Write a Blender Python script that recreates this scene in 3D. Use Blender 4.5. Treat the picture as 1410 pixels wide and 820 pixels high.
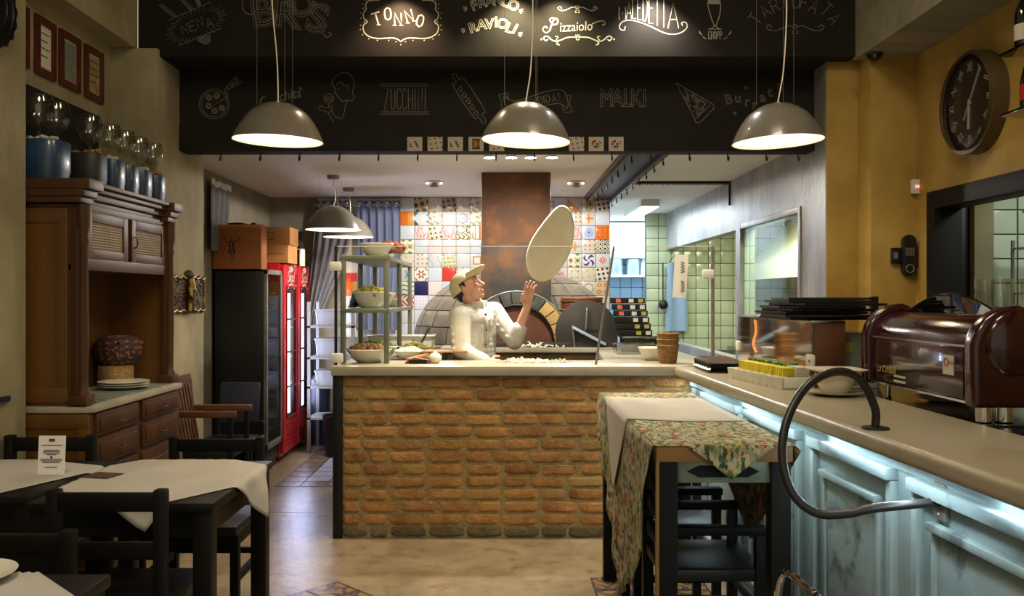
import bpy, bmesh, math, random
from mathutils import Vector, Matrix, Euler
random.seed(7)
for o in list(bpy.data.objects): bpy.data.objects.remove(o)
SC = bpy.context.scene
COL = SC.collection
PI = math.pi
# ---------------------------------------------------------------- camera
F, VX, VY, EYE = 1200.0, 690.0, 408.0, 1.5
cam = bpy.data.cameras.new('camera'); camo = bpy.data.objects.new('camera', cam); COL.objects.link(camo)
cam.sensor_width = 36.0; cam.lens = 36.0*F/1410.0
cam.shift_x = (705.0-VX)/1410.0; cam.shift_y = (VY-410.0)/1410.0
cam.clip_start = 0.05; cam.clip_end = 60
camo.location = (0, 0, EYE); camo.rotation_euler = (PI/2, 0, 0)
SC.camera = camo
def P(x, y, Y):
    return Vector(((x-VX)*Y/F, Y, EYE-(y-VY)*Y/F))
def PZ(x, y, Z):
    Y = (EYE-Z)*F/(y-VY); return Vector(((x-VX)*Y/F, Y, Z))
# ---------------------------------------------------------------- world, exposure
w = bpy.data.worlds.new('world'); SC.world = w; w.use_nodes = True
bg = w.node_tree.nodes['Background']; bg.inputs[0].default_value = (1.0, 0.92, 0.73, 1); bg.inputs[1].default_value = 0.55
vs = SC.view_settings
vs.view_transform = 'Standard'; vs.look = 'None'; vs.exposure = 0.0; vs.gamma = 1.0; vs.use_curve_mapping = False
def light(name, kind, loc, energy, color=(1,1,1), size=.1, rot=None, target=None, spot=60, blend=.5, parent=None, size_y=None):
    l = bpy.data.lights.new(name, kind); l.energy = energy; l.color = color
    if kind == 'AREA':
        l.size = size
        if size_y: l.shape = 'RECTANGLE'; l.size_y = size_y
    else: l.shadow_soft_size = size
    if kind == 'SPOT': l.spot_size = math.radians(spot); l.spot_blend = blend
    o = bpy.data.objects.new(name, l); COL.objects.link(o); o.location = loc
    if target is not None:
        o.rotation_euler = (Vector(target)-Vector(loc)).to_track_quat('-Z', 'Y').to_euler()
    elif rot: o.rotation_euler = rot
    if parent: o.parent = parent
    return o
WARM = (1.0, .78, .50); NEUT = (1.0, .94, .86); COOL = (.72, .86, 1.0)
# unseen fill lights added over the dining room, then spots grazing the beam
light('dining_fill_light', 'AREA', (-.6, 1.2, 4.1), 60, (1, .88, .66), .8)
light('dining_fill_light', 'AREA', (.9, 3.0, 4.1), 40, (1, .88, .66), .8)
for x, col, e in ((-.63, (1, .70, .46), 115), (.08, (1, .88, .56), 130), (.36, (1, .88, .56), 95), (.95, (1, .90, .80), 135)):
    light('beam_spot', 'SPOT', (x, 5.32, 3.46), e, col, .015, target=(x, 5.36, 2.5), spot=105, blend=1.0)
# ---------------------------------------------------------------- tags and tree helpers
def tag(o, label=None, cat=None, group=None, kind=None):
    if label: o['label'] = label
    if cat: o['category'] = cat
    if group: o['group'] = group
    if kind: o['kind'] = kind
    return o
def thing(name, label, cat, loc=(0,0,0), rz=0, group=None):
    o = bpy.data.objects.new(name, None); COL.objects.link(o); o.empty_display_size = .05
    o.location = loc; o.rotation_euler = (0, 0, rz)
    return tag(o, label, cat, group)
KIDS = {}
def setp(o, parent):
    if parent is not None:
        o.parent = parent; KIDS.setdefault(parent.name, []).append(o)
def copy_tree(o, parent=None, loc=None, rz=None, label=None, group=None):
    c = o.copy(); COL.objects.link(c)
    if parent is not None: setp(c, parent)
    for k in list(KIDS.get(o.name, [])): copy_tree(k, c)
    if loc is not None: c.location = loc
    if rz is not None: c.rotation_euler = (0, 0, rz)
    if label: c['label'] = label
    if group: c['group'] = group
    return c
def cat_rom(pts, n=8, closed=False):
    pts = [Vector(p) for p in pts]; out = []; N = len(pts)
    rng = range(N) if closed else range(N-1)
    for i in rng:
        p0 = pts[(i-1) % N] if (closed or i > 0) else pts[0]*2-pts[1]
        p1 = pts[i]; p2 = pts[(i+1) % N]
        p3 = pts[(i+2) % N] if (closed or i+2 < N) else pts[-1]*2-pts[-2]
        for k in range(n):
            t = k/n
            out.append(.5*((2*p1)+(p2-p0)*t+(2*p0-5*p1+4*p2-p3)*t*t+(3*p1-p0-3*p2+p3)*t**3))
    if not closed: out.append(pts[-1].copy())
    return out
class MB:
    def __init__(s): s.v = []; s.f = []
    def add(s, vs_, fs):
        b = len(s.v); s.v += [tuple(p) for p in vs_]; s.f += [tuple(b+i for i in q) for q in fs]; return s
    def box(s, x0, x1, y0, y1, z0, z1):
        if x0 > x1: x0, x1 = x1, x0
        if y0 > y1: y0, y1 = y1, y0
        if z0 > z1: z0, z1 = z1, z0
        return s.add([(x0,y0,z0),(x1,y0,z0),(x1,y1,z0),(x0,y1,z0),(x0,y0,z1),(x1,y0,z1),(x1,y1,z1),(x0,y1,z1)],
                     [(0,3,2,1),(4,5,6,7),(0,1,5,4),(1,2,6,5),(2,3,7,6),(3,0,4,7)])
    def obox(s, c, size, rot=(0,0,0)):
        m = Matrix.Translation(Vector(c)) @ Euler(rot).to_matrix().to_4x4()
        t = MB().box(-size[0]/2, size[0]/2, -size[1]/2, size[1]/2, -size[2]/2, size[2]/2)
        return s.add([m @ Vector(p) for p in t.v], t.f)
    def bar(s, p0, p1, w_, h):
        p0 = Vector(p0); p1 = Vector(p1); d = (p1-p0)
        q = d.to_track_quat('Y', 'Z'); m = Matrix.Translation((p0+p1)/2) @ q.to_matrix().to_4x4()
        t = MB().box(-w_/2, w_/2, -d.length/2, d.length/2, -h/2, h/2)
        return s.add([m @ Vector(p) for p in t.v], t.f)
    def tube(s, pts, r, n=10, closed=False):
        pts = [Vector(p) for p in pts]; N = len(pts); rs = r if isinstance(r, (list, tuple)) else [r]*N
        vs_ = []; fs = []; up = None
        for i, p in enumerate(pts):
            a = pts[(i-1) % N] if (closed or i > 0) else pts[0]
            b = pts[(i+1) % N] if (closed or i < N-1) else pts[-1]
            d = (b-a).normalized()
            if up is None:
                up = Vector((0,0,1)) if abs(d.z) < .9 else Vector((1,0,0))
            x = d.cross(up).normalized(); up = x.cross(d).normalized()
            for k in range(n):
                an = 2*PI*k/n; vs_.append(p+x*math.cos(an)*rs[i]+up*math.sin(an)*rs[i])
        for i in range(N if closed else N-1):
            j = (i+1) % N
            for k in range(n):
                fs.append((i*n+k, i*n+(k+1) % n, j*n+(k+1) % n, j*n+k))
        if not closed:
            fs.append(tuple(range(n-1, -1, -1))); fs.append(tuple((N-1)*n+k for k in range(n)))
        return s.add(vs_, fs)
    def cyl(s, p0, p1, r0, r1=None, n=16): return s.tube([p0, p1], [r0, r0 if r1 is None else r1], n)
    def lathe(s, prof, c=(0,0,0), n=32, sq=0, cap=True):
        vs_ = []; fs = []; N = len(prof)
        for r, z in prof:
            for k in range(n):
                a = 2*PI*k/n; rr = r
                if sq: rr = r/max(abs(math.cos(a))**sq+abs(math.sin(a))**sq, 1e-6)**(1/sq)
                vs_.append((c[0]+rr*math.cos(a), c[1]+rr*math.sin(a), c[2]+z))
        for i in range(N-1):
            for k in range(n):
                fs.append((i*n+k, i*n+(k+1) % n, (i+1)*n+(k+1) % n, (i+1)*n+k))
        if cap and prof[0][0] > 1e-4: fs.append(tuple(range(n-1, -1, -1)))
        if cap and prof[-1][0] > 1e-4: fs.append(tuple((N-1)*n+k for k in range(n)))
        return s.add(vs_, fs)
    def prism(s, poly, axis, a, b):
        # poly: 2-D points in the two other axes (x: y,z / y: x,z / z: x,y)
        def mk(p, t): return {'x': (t, p[0], p[1]), 'y': (p[0], t, p[1]), 'z': (p[0], p[1], t)}[axis]
        n = len(poly)
        return s.add([mk(p, a) for p in poly]+[mk(p, b) for p in poly],
                     [tuple(range(n)), tuple(range(2*n-1, n-1, -1))]+[(i, n+i, n+(i+1) % n, (i+1) % n) for i in range(n)])
    def sphere(s, c, r, nu=16, nv=10, m=None):
        if not isinstance(r, (tuple, list)): r = (r, r, r)
        vs_ = [(0,0,-1)]; fs = []
        for j in range(1, nv):
            t = -PI/2+PI*j/nv
            for i in range(nu): vs_.append((math.cos(t)*math.cos(2*PI*i/nu), math.cos(t)*math.sin(2*PI*i/nu), math.sin(t)))
        vs_.append((0,0,1)); top = len(vs_)-1
        for i in range(nu):
            fs.append((0, 1+(i+1) % nu, 1+i)); b = 1+(nv-2)*nu
            fs.append((top, b+i, b+(i+1) % nu))
        for j in range(nv-2):
            for i in range(nu):
                fs.append((1+j*nu+i, 1+j*nu+(i+1) % nu, 1+(j+1)*nu+(i+1) % nu, 1+(j+1)*nu+i))
        pts = [Vector((p[0]*r[0], p[1]*r[1], p[2]*r[2])) for p in vs_]
        if m is not None: pts = [m @ p for p in pts]
        return s.add([Vector(c)+p for p in pts], fs)
    def caps(s, p0, p1, r0, r1, n=14):
        s.cyl(p0, p1, r0, r1, n); s.sphere(p0, r0, n, 8); return s.sphere(p1, r1, n, 8)
    def chain(s, pts, rs, n=14):
        for i in range(len(pts)-1): s.caps(pts[i], pts[i+1], rs[i], rs[i+1], n)
        return s
    def grid(s, fn, nu, nv, thick=0):
        vs_ = [fn(i/nu, j/nv) for j in range(nv+1) for i in range(nu+1)]
        fs = [(j*(nu+1)+i, j*(nu+1)+i+1, (j+1)*(nu+1)+i+1, (j+1)*(nu+1)+i) for j in range(nv) for i in range(nu)]
        return s.add(vs_, fs)
    def stroke(s, pts, w_, Y, closed=False):
        """flat chalk line on the plane y = Y; pts are photo pixels, w_ pixels"""
        q = [P(p[0], p[1], Y) for p in pts]; k = Y/F; n = len(q); vs_ = []; fs = []
        for i in range(n):
            a = q[(i-1) % n] if (closed or i) else q[0]; b = q[(i+1) % n] if (closed or i < n-1) else q[-1]
            d = (b-a); d = d.normalized() if d.length > 1e-9 else Vector((1,0,0)); nn = Vector((-d.z, 0, d.x))*w_*k/2
            vs_ += [q[i]+nn, q[i]-nn]
        for i in range(n if closed else n-1):
            j = (i+1) % n; fs.append((2*i, 2*j, 2*j+1, 2*i+1))
        return s.add(vs_, fs)
    def xf(s, m):
        s.v = [tuple(m @ Vector(p)) for p in s.v]; return s
    def mesh(s, name, m, bevel=0, smooth=True, seg=2, ang=35):
        me = bpy.data.meshes.new(name); me.from_pydata(s.v, [], s.f); me.update()
        bm = bmesh.new(); bm.from_mesh(me)
        bmesh.ops.recalc_face_normals(bm, faces=bm.faces)
        if bevel:
            es = [e for e in bm.edges if len(e.link_faces) == 2 and e.calc_face_angle(0) > .6]
            bmesh.ops.bevel(bm, geom=es, offset=bevel, segments=seg, profile=.6, affect='EDGES', clamp_overlap=True)
        bm.to_mesh(me); bm.free()
        if smooth:
            me.polygons.foreach_set('use_smooth', [True]*len(me.polygons)); me.set_sharp_from_angle(angle=math.radians(ang))
        me.materials.append(m if not isinstance(m, str) else M[m])
        return me
    def build(s, name, m, parent=None, bevel=0, smooth=True, loc=None, seg=2, ang=35):
        o = bpy.data.objects.new(name, s.mesh(name, m, bevel, smooth, seg, ang)); COL.objects.link(o)
        if loc is not None: o.location = loc
        setp(o, parent)
        return o
def inst(name, me, loc, parent=None, rot=(0,0,0), scale=None):
    o = bpy.data.objects.new(name, me); COL.objects.link(o); o.location = loc; o.rotation_euler = rot
    if scale: o.scale = scale
    setp(o, parent)
    return o
def struct(o): o['kind'] = 'structure'; return o
_TC = {}
def text_mb(body, size=1.0, outline=0, offset=0, shear=0, align='CENTER'):
    """letters as a mesh in the x,z plane (facing -y)"""
    key = (body, outline, offset, shear, align, size if outline else 0)
    cu = bpy.data.curves.new('t', 'FONT'); cu.body = body; cu.size = size; cu.shear = shear
    cu.align_x = align; cu.align_y = 'CENTER'; cu.resolution_u = 3
    if outline: cu.fill_mode = 'NONE'; cu.bevel_depth = outline; cu.bevel_resolution = 0; cu.offset = offset
    ob = bpy.data.objects.new('t', cu); me = bpy.data.meshes.new_from_object(ob)
    mb = MB(); mb.add([(v.co.x, -v.co.z*.3, v.co.y) for v in me.vertices], [tuple(p.vertices) for p in me.polygons])
    bpy.data.objects.remove(ob); bpy.data.curves.remove(cu); bpy.data.meshes.remove(me)
    return mb
# ---------------------------------------------------------------- materials
M = {}
def newmat(name):
    m = bpy.data.materials.new(name); m.use_nodes = True; nt = m.node_tree
    bs = nt.nodes['Principled BSDF']; M[name] = m
    return m, nt, bs
def c4(c): return (c[0], c[1], c[2], 1)
def hexc(h):
    h = h.lstrip('#'); v = [int(h[i:i+2], 16)/255 for i in (0, 2, 4)]
    return tuple(x/12.92 if x <= .04045 else ((x+.055)/1.055)**2.4 for x in v)
def mat(name, col, rough=.5, metal=0, col2=None, vs=6, bump=0, bs_=None, rnd=0, stretch=(1,1,1), lo=.35, hi=.65, spec=.5, coat=0, detail=6, sheen=0, col3=None, vs3=2, lo3=.55, hi3=.7):
    if isinstance(col, str): col = hexc(col)
    if isinstance(col2, str): col2 = hexc(col2)
    if isinstance(col3, str): col3 = hexc(col3)
    m, nt, b = newmat(name); N = nt.nodes; L = nt.links
    b.inputs['Base Color'].default_value = c4(col); b.inputs['Roughness'].default_value = rough; b.inputs['Metallic'].default_value = metal
    b.inputs['Specular IOR Level'].default_value = spec; b.inputs['Coat Weight'].default_value = coat
    b.inputs['Sheen Weight'].default_value = sheen
    if col2 is None and not bump and not rnd: return m
    tc = N.new('ShaderNodeTexCoord'); vec = tc.outputs['Object']
    oi = None
    if rnd:
        oi = N.new('ShaderNodeObjectInfo'); mu = N.new('ShaderNodeVectorMath'); mu.operation = 'ADD'
        sc = N.new('ShaderNodeMath'); sc.operation = 'MULTIPLY'; sc.inputs[1].default_value = 57.0
        L.new(oi.outputs['Random'], sc.inputs[0]); L.new(vec, mu.inputs[0]); L.new(sc.outputs[0], mu.inputs[1]); vec = mu.outputs[0]
    mp = N.new('ShaderNodeMapping'); mp.inputs['Scale'].default_value = stretch; L.new(vec, mp.inputs[0]); vec = mp.outputs[0]
    def noise(scale, det=detail):
        n = N.new('ShaderNodeTexNoise'); n.inputs['Scale'].default_value = scale; n.inputs['Detail'].default_value = det; n.inputs['Roughness'].default_value = .6
        L.new(vec, n.inputs['Vector']); return n.outputs['Fac']
    def mixc(fac, a, bcol, lo_, hi_):
        mr = N.new('ShaderNodeMapRange'); mr.inputs[1].default_value = lo_; mr.inputs[2].default_value = hi_; L.new(fac, mr.inputs[0])
        mx = N.new('ShaderNodeMix'); mx.data_type = 'RGBA'; L.new(mr.outputs[0], mx.inputs[0])
        if isinstance(a, tuple): mx.inputs[6].default_value = c4(a)
        else: L.new(a, mx.inputs[6])
        mx.inputs[7].default_value = c4(bcol); return mx.outputs[2]
    out = None
    if col2 is not None: out = mixc(noise(vs), col, col2, lo, hi)
    if col3 is not None: out = mixc(noise(vs3, 4), out if out is not None else col, col3, lo3, hi3)
    if rnd:
        hs = N.new('ShaderNodeHueSaturation'); mr = N.new('ShaderNodeMapRange'); mr.inputs[3].default_value = 1-rnd; mr.inputs[4].default_value = 1+rnd
        L.new(oi.outputs['Random'], mr.inputs[0]); L.new(mr.outputs[0], hs.inputs['Value'])
        if out is not None: L.new(out, hs.inputs['Color'])
        else: hs.inputs['Color'].default_value = c4(col)
        out = hs.outputs[0]
    if out is not None: L.new(out, b.inputs['Base Color'])
    if bump:
        bp = N.new('ShaderNodeBump'); bp.inputs['Strength'].default_value = bump; bp.inputs['Distance'].default_value = .02
        L.new(noise(bs_ or vs*3), bp.inputs['Height']); L.new(bp.outputs[0], b.inputs['Normal'])
    return m
def emis(name, col, strength):
    m, nt, b = newmat(name); b.inputs['Base Color'].default_value = c4(col)
    b.inputs['Emission Color'].default_value = c4(col); b.inputs['Emission Strength'].default_value = strength
    return m
def glass(name, tint=(1,1,1), refl=.08, rough=0.0, fres=1.35):
    m = bpy.data.materials.new(name); m.use_nodes = True; nt = m.node_tree; N = nt.nodes; L = nt.links; N.clear(); M[name] = m
    o = N.new('ShaderNodeOutputMaterial'); t = N.new('ShaderNodeBsdfTransparent'); g = N.new('ShaderNodeBsdfGlossy')
    t.inputs[0].default_value = c4(tint); g.inputs['Roughness'].default_value = rough; g.inputs[0].default_value = (1,1,1,1)
    lw = N.new('ShaderNodeLayerWeight'); lw.inputs[0].default_value = .5
    pw = N.new('ShaderNodeMath'); pw.operation = 'POWER'; pw.inputs[1].default_value = 5.0; L.new(lw.outputs['Facing'], pw.inputs[0])
    fr = N.new('ShaderNodeMath'); fr.operation = 'MULTIPLY'; fr.inputs[1].default_value = min(.7, (fres-1)*2); L.new(pw.outputs[0], fr.inputs[0])
    ad = N.new('ShaderNodeMath'); ad.operation = 'ADD'; ad.inputs[1].default_value = refl; ad.use_clamp = True; L.new(fr.outputs[0], ad.inputs[0])
    mx = N.new('ShaderNodeMixShader'); L.new(ad.outputs[0], mx.inputs[0]); L.new(t.outputs[0], mx.inputs[1]); L.new(g.outputs[0], mx.inputs[2]); L.new(mx.outputs[0], o.inputs[0])
    return m
# room surfaces
mat('plaster', '#9d9271', .85, col2='#877c5d', vs=3.0, bump=.3, bs_=9, col3='#aca17f', vs3=1.3, stretch=(1,1,.6))
mat('plaster_dark', '#857a5c', .85, col2='#736a50', vs=2.6, bump=.25, bs_=9)
mat('plaster_blue', '#8d8a85', .38, col2='#6d6b6a', vs=4.5, bump=.2, bs_=16, stretch=(1,1,.4), col3='#a19e99', vs3=2.5)
mat('plaster_kitchen', '#857c69', .8, col2='#756c5b', vs=2.5, bump=.15)
mat('yellow_wall', '#b39348', .75, col2='#98772f', vs=2.4, bump=.15, bs_=12, col3='#7a4a24', vs3=3.1, lo3=.62, hi3=.74)
mat('ceiling_white', '#e0dace', .8, col2='#d6d0c4', vs=1.5)
mat('soffit_grey', '#8d8672', .85, col2='#777058', vs=5, bump=.2, stretch=(.4,1,1))
mat('blackboard', '#24211d', .7, col2='#2b2722', vs=3, bump=.04, detail=8, spec=.12)
mat('chalk', '#bfb9a6', .95, col2='#837d6c', vs=160, detail=2, lo=.3, hi=.7)
mat('chalk_dim', '#837d6d', .95, col2='#5c574b', vs=160, detail=2, lo=.3, hi=.7)
mat('cement_floor', '#93826a', .28, col2='#75664e', vs=2.6, bump=.14, bs_=16, detail=10, col3='#62553f', vs3=9, lo3=.50, hi3=.75, stretch=(1,1,1), spec=.5)
mat('joint', '#6d5e48', .5)
mat('mortar', '#a18d5e', .95, col2='#877550', vs=30, bump=.6, bs_=60)
mat('brick', '#aa7842', .92, col2='#ba8c52', vs=9, bump=1.0, bs_=30, rnd=.18, col3='#86582e', vs3=5, lo3=.5, hi3=.7)
mat('brick_pale', '#a68a50', .9, col2='#a97a44', vs=9, bump=.7, bs_=45, rnd=.18)
mat('brick_grey', '#7a6a48', .95, col2='#5e4f32', vs=12, bump=.9, bs_=40, rnd=.15, col3='#867a5e', vs3=6)
mat('marble', '#aaa18d', .32, col2='#9b917c', vs=3, col3='#877d66', vs3=1.4)
mat('bar_stone', '#a0957f', .28, col2='#8f846d', vs=1.8, col3='#7f745c', vs3=4, lo3=.55, hi3=.8)
mat('green_marble', '#6b7468', .25, col2='#8a8f80', vs=6, bump=0)
mat('blue_paint', '#8d9fa0', .6, col2='#7a8d90', vs=3, bump=.12, bs_=25, col3='#4f5c60', vs3=4.5, lo3=.60, hi3=.70)
mat('black_steel', '#161513', .45, .3)
mat('black_iron', '#1c1916', .5, .5)
mat('frame_black', '#151310', .55, spec=.15)
mat('rust_steel', '#5e3f29', .65, .0, spec=.2, col2='#4a3426', vs=2.6, col3='#84502a', vs3=3.5, lo3=.52, hi3=.74, bump=.1, bs_=40)
mat('soot_rust', '#3e3b37', .65, .0, spec=.2, col2='#6a4830', vs=2.4, lo=.45, hi=.62, bump=.1, bs_=40)
mat('soot_steel', '#3a3733', .45, .5, col2='#4a4239', vs=4)
mat('dome_stone', '#716859', .9, col2='#5d5345', vs=7, bump=.35, bs_=30, rnd=.10)
mat('dome_joint', '#564d41', .95)
mat('arch_buff', '#b99a5c', .85, col2='#a6854a', vs=14, bump=.4, bs_=50, rnd=.1)
mat('arch_slate', '#4d4a45', .8, col2='#3c3a36', vs=14, bump=.4, bs_=50, rnd=.15)
mat('rust_door', '#5f3219', .6, .1, col2='#482412', vs=6, bump=.2)
# things
mat('wood_sideboard', '#4f3113', .45, col2='#3b230c', vs=5, stretch=(1,1,.12), spec=.35)
mat('wood_honey', '#6b4616', .42, col2='#54340c', vs=5, stretch=(1,1,.12), coat=.2)
mat('wood_dark', '#12100d', .45, col2='#0c0b09', vs=8, stretch=(1,1,.3), spec=.25)
mat('wood_green', '#141512', .55, col2='#0e0f0d', vs=8, spec=.15)
mat('leather', '#100f0c', .42, col2='#161510', vs=20, bump=.1, bs_=90)
mat('wood_brown', '#5f3b22', .45, col2='#47290f', vs=5, stretch=(1,.2,1))
mat('wood_box', '#a2602c', .6, col2='#8a4d1f', vs=3, stretch=(.25,1,2))
mat('wood_box_pale', '#b57c40', .6, col2='#a06a32', vs=3, stretch=(.25,1,2))
mat('burnt', '#4a220d', .7)
mat('wood_top', '#8a6433', .5, col2='#6f4d22', vs=5, stretch=(.2,1,1))
mat('wood_peel', '#b07c48', .6, col2='#94602f', vs=6)
mat('cane', '#8a7a66', .7)
mat('cane_back', '#38241a', .8)
mat('grey_cloth', '#6e6a68', .9, col2='#5d5a5a', vs=4, stretch=(8,8,.4), sheen=.2)
mat('blue_cloth', '#68718a', .9, col2='#575f76', vs=4, stretch=(8,8,.3), sheen=.2)
mat('table_cloth', '#b5aea6', .9, col2='#aba49b', vs=3, bump=.06, bs_=30)
mat('chef_white', '#c8c4ba', .85, col2='#b6b1a6', vs=6, bump=.22, bs_=14)
mat('cap_beige', '#cbbf9c', .85, col2='#bdb08c', vs=12, bump=.1, bs_=80)
mat('skin', '#cf9f88', .5, col2='#c28d75', vs=9)
mat('hair', '#221913', .6)
mat('eye_dark', '#120d0a', .25); mat('eye_white', '#d8d2c8', .35); mat('lip', '#9c5a4a', .5)
mat('trousers', '#22252b', .85)
mat('dough', '#efe6cc', .8, col2='#e6dab8', vs=5, bump=.03)
mat('shade_grey', '#6f685c', .25, coat=.4)
mat('shade_inner', '#e9dfc6', .6)
mat('metal_grey', '#8b8880', .4, .4, col2='#77746c', vs=10)
mat('steel', '#b4b2ac', .22, 1.0, col2='#a4a29c', vs=8)
mat('rack_green', '#7b7d6c', .4, .5)
mat('chrome', '#d0d0d0', .08, 1.0)
mat('porcelain', '#d6d2c4', .22, coat=.4)
mat('porcelain_warm', '#cfc5ae', .25, coat=.3)
mat('black_plastic', '#131313', .35)
mat('black_gloss', '#0c0c0d', .08, coat=.5)
mat('white_plastic', '#d5d2c8', .4)
mat('red_gloss', '#b3151a', .25, coat=.5)
mat('red_dark', '#7c0f12', .35)
mat('red_machine', '#2a0407', .2, coat=.3)
mat('machine_panel', '#1d060c', .14, coat=.6)
mat('navy', '#1d2234', .6)
mat('can_blue', '#27415e', .35, col2='#20364f', vs=5, coat=.3)
mat('can_shaded', '#22261f', .5)  # one of the blue canisters, its shadow put into the colour
mat('cork', '#a58458', .9, col2='#7d5f38', vs=60, bump=.5, bs_=120)
mat('paper', '#d3cbb8', .8)
mat('paper_white', '#f0ede6', .8)
mat('paper_dark', '#3a2c20', .6, col2='#5d4630', vs=30)
mat('ink', '#3a332c', .9); mat('ink_red', '#8c2b22', .8); mat('ink_green', '#4b6b3a', .8); mat('ink_blue', '#3c4f86', .8)
mat('frame_red', '#5b2314', .4, col2='#471a0e', vs=9)
mat('print_green', '#7d8570', .7, col2='#66705c', vs=40); mat('print_warm', '#a8956c', .7, col2='#7b6a48', vs=30)
mat('brass', '#8a7038', .38, .9, col2='#5e4a22', vs=18, bump=.3, bs_=50)
mat('bronze_dark', '#3f3226', .5, .5, col2='#5a4a34', vs=22, bump=.7, bs_=70)
mat('wicker', '#a87c46', .8, col2='#7a5428', vs=45, bump=1.0, bs_=70, stretch=(1,1,2))
mat('food_yellow', '#b09a3e', .8, col2='#8a8a34', vs=25, bump=.8, bs_=60)
mat('food_green', '#5e7a2c', .8, col2='#3f5a1e', vs=40, bump=.8, bs_=60)
mat('food_red', '#c0492c', .7, col2='#a4632c', vs=25, bump=.6, bs_=60)
mat('food_brown', '#8a5c3a', .8, col2='#a98254', vs=30, bump=.8, bs_=60)
mat('flour', '#e4ddcb', .95)
mat('sachet_yellow', '#c8b52c', .6, rnd=.12); mat('sachet_green', '#3f7a2c', .6, rnd=.2); mat('sachet_brown', '#8c7a58', .6, rnd=.15); mat('sachet_white', '#c7c2ae', .7, rnd=.08)
mat('olive_oil', '#a8a01e', .15, coat=.5)
mat('terracotta', '#8a4a28', .7, col2='#6d3719', vs=8)
mat('clock_face', '#231b15', .30, col2='#31261c', vs=5, coat=.3)
mat('clock_rim', '#5c4c32', .4, .3)
mat('clock_mark', '#9a9184', .6)
mat('bottle_glass', '#0e120c', .06, coat=1.0)
mat('label_cream', '#b3ab98', .7); mat('label_red', '#9c1d18', .6)
mat('yellow_print', '#a8962c', .5)
mat('flower_red', '#5e2020', .8, col2='#7a4a34', vs=30)
mat('tub_grey', '#7d7a72', .5)
mat('led_red', '#ff3020', .4)
mat('trunk_grey', '#767168', .5, .3)
mat('beam_grey', '#45413b', .5, .2)
mat('hood_pale', '#c6ccba', .5, .2)
mat('apron_blue', '#74899c', .9)
mat('blue_steel', '#a9bccb', .35, .4)
mat('white_cabinet', '#dfe6ea', .4)
mat('bluetile', '#9fc0d8', .2, rnd=.05); mat('greentile', '#a4ab88', .2, rnd=.06); mat('tile_joint', '#4f5648', .9)
mat('whitetile', '#c3ccb8', .2, rnd=.05)
mat('stone_dark', '#6d6253', .9, col2='#8a6f50', vs=6, bump=.6, bs_=30, col3='#55503f', vs3=3)
mat('fridge_in', '#20222a', .3)
mat('shelf_wire', '#9a7a58', .4, .6)
mat('wall_red_print', '#b03a30', .6)
mat('apron_green', '#7b8570', .45, .3, col2='#5f6a58', vs=6)
mat('hose_black', '#1b1a19', .38)
mat('grater', '#7a3a34', .6)
emis('bulb_warm', (1, .90, .70), 14); emis('bulb_white', (1, .95, .86), 30); emis('tube_cool', (.80, .92, 1), 9); emis('fridge_led', (.66, .74, 1), 4.5)
emis('led_strip', (.75, .92, 1), 4); emis('glow_orange', (1, .35, .06), 3); emis('status_red', (1, .15, .08), 4)
glass('pane', (.985, .995, .99), .0, 0, 1.12); glass('pane_side', (.93, .98, .95), .03, 0, 1.15); glass('acrylic', (.9, .9, .88), .30, .06); glass('glassware', (.90, .91, .88), .05, .02, 1.5)
glass('smoked', (.10, .11, .13), .10); glass('fridge_glass', (.55, .58, .66), .01, 0, 1.15); glass('mirror_tray', (.35, .33, .30), .25, .05)
# ------- floral table cloth
def floral(name):
    m, nt, b = newmat(name); N = nt.nodes; L = nt.links; b.inputs['Roughness'].default_value = .85
    tc = N.new('ShaderNodeTexCoord'); col = None
    mp = N.new('ShaderNodeMapping'); mp.inputs['Scale'].default_value = (1, .55, .55); L.new(tc.outputs['Object'], mp.inputs[0])
    def layer(base, scale, thr, c, seed):
        ad = N.new('ShaderNodeVectorMath'); ad.operation = 'ADD'; ad.inputs[1].default_value = (seed, seed*1.7, seed*.3); L.new(mp.outputs[0], ad.inputs[0])
        nz = N.new('ShaderNodeTexNoise'); nz.inputs['Scale'].default_value = scale; nz.inputs['Detail'].default_value = 3; L.new(ad.outputs[0], nz.inputs[0])
        mr = N.new('ShaderNodeMapRange'); mr.inputs[1].default_value = thr; mr.inputs[2].default_value = thr+.02; L.new(nz.outputs['Fac'], mr.inputs[0])
        mx = N.new('ShaderNodeMix'); mx.data_type = 'RGBA'; L.new(mr.outputs[0], mx.inputs[0])
        if isinstance(base, tuple): mx.inputs[6].default_value = c4(base)
        else: L.new(base, mx.inputs[6])
        mx.inputs[7].default_value = c4(c); return mx.outputs[2]
    col = layer(hexc('#86805f'), 40, .50, hexc('#a69a78'), 0)
    col = layer(col, 44, .55, hexc('#4c5a34'), 3)
    col = layer(col, 50, .58, hexc('#2c3826'), 7)
    col = layer(col, 34, .63, hexc('#a08a34'), 11)
    col = layer(col, 26, .63, hexc('#96281e'), 17)
    col = layer(col, 40, .64, hexc('#6f7a3c'), 23)
    L.new(col, b.inputs['Base Color']); return m
floral('floral')
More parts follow.
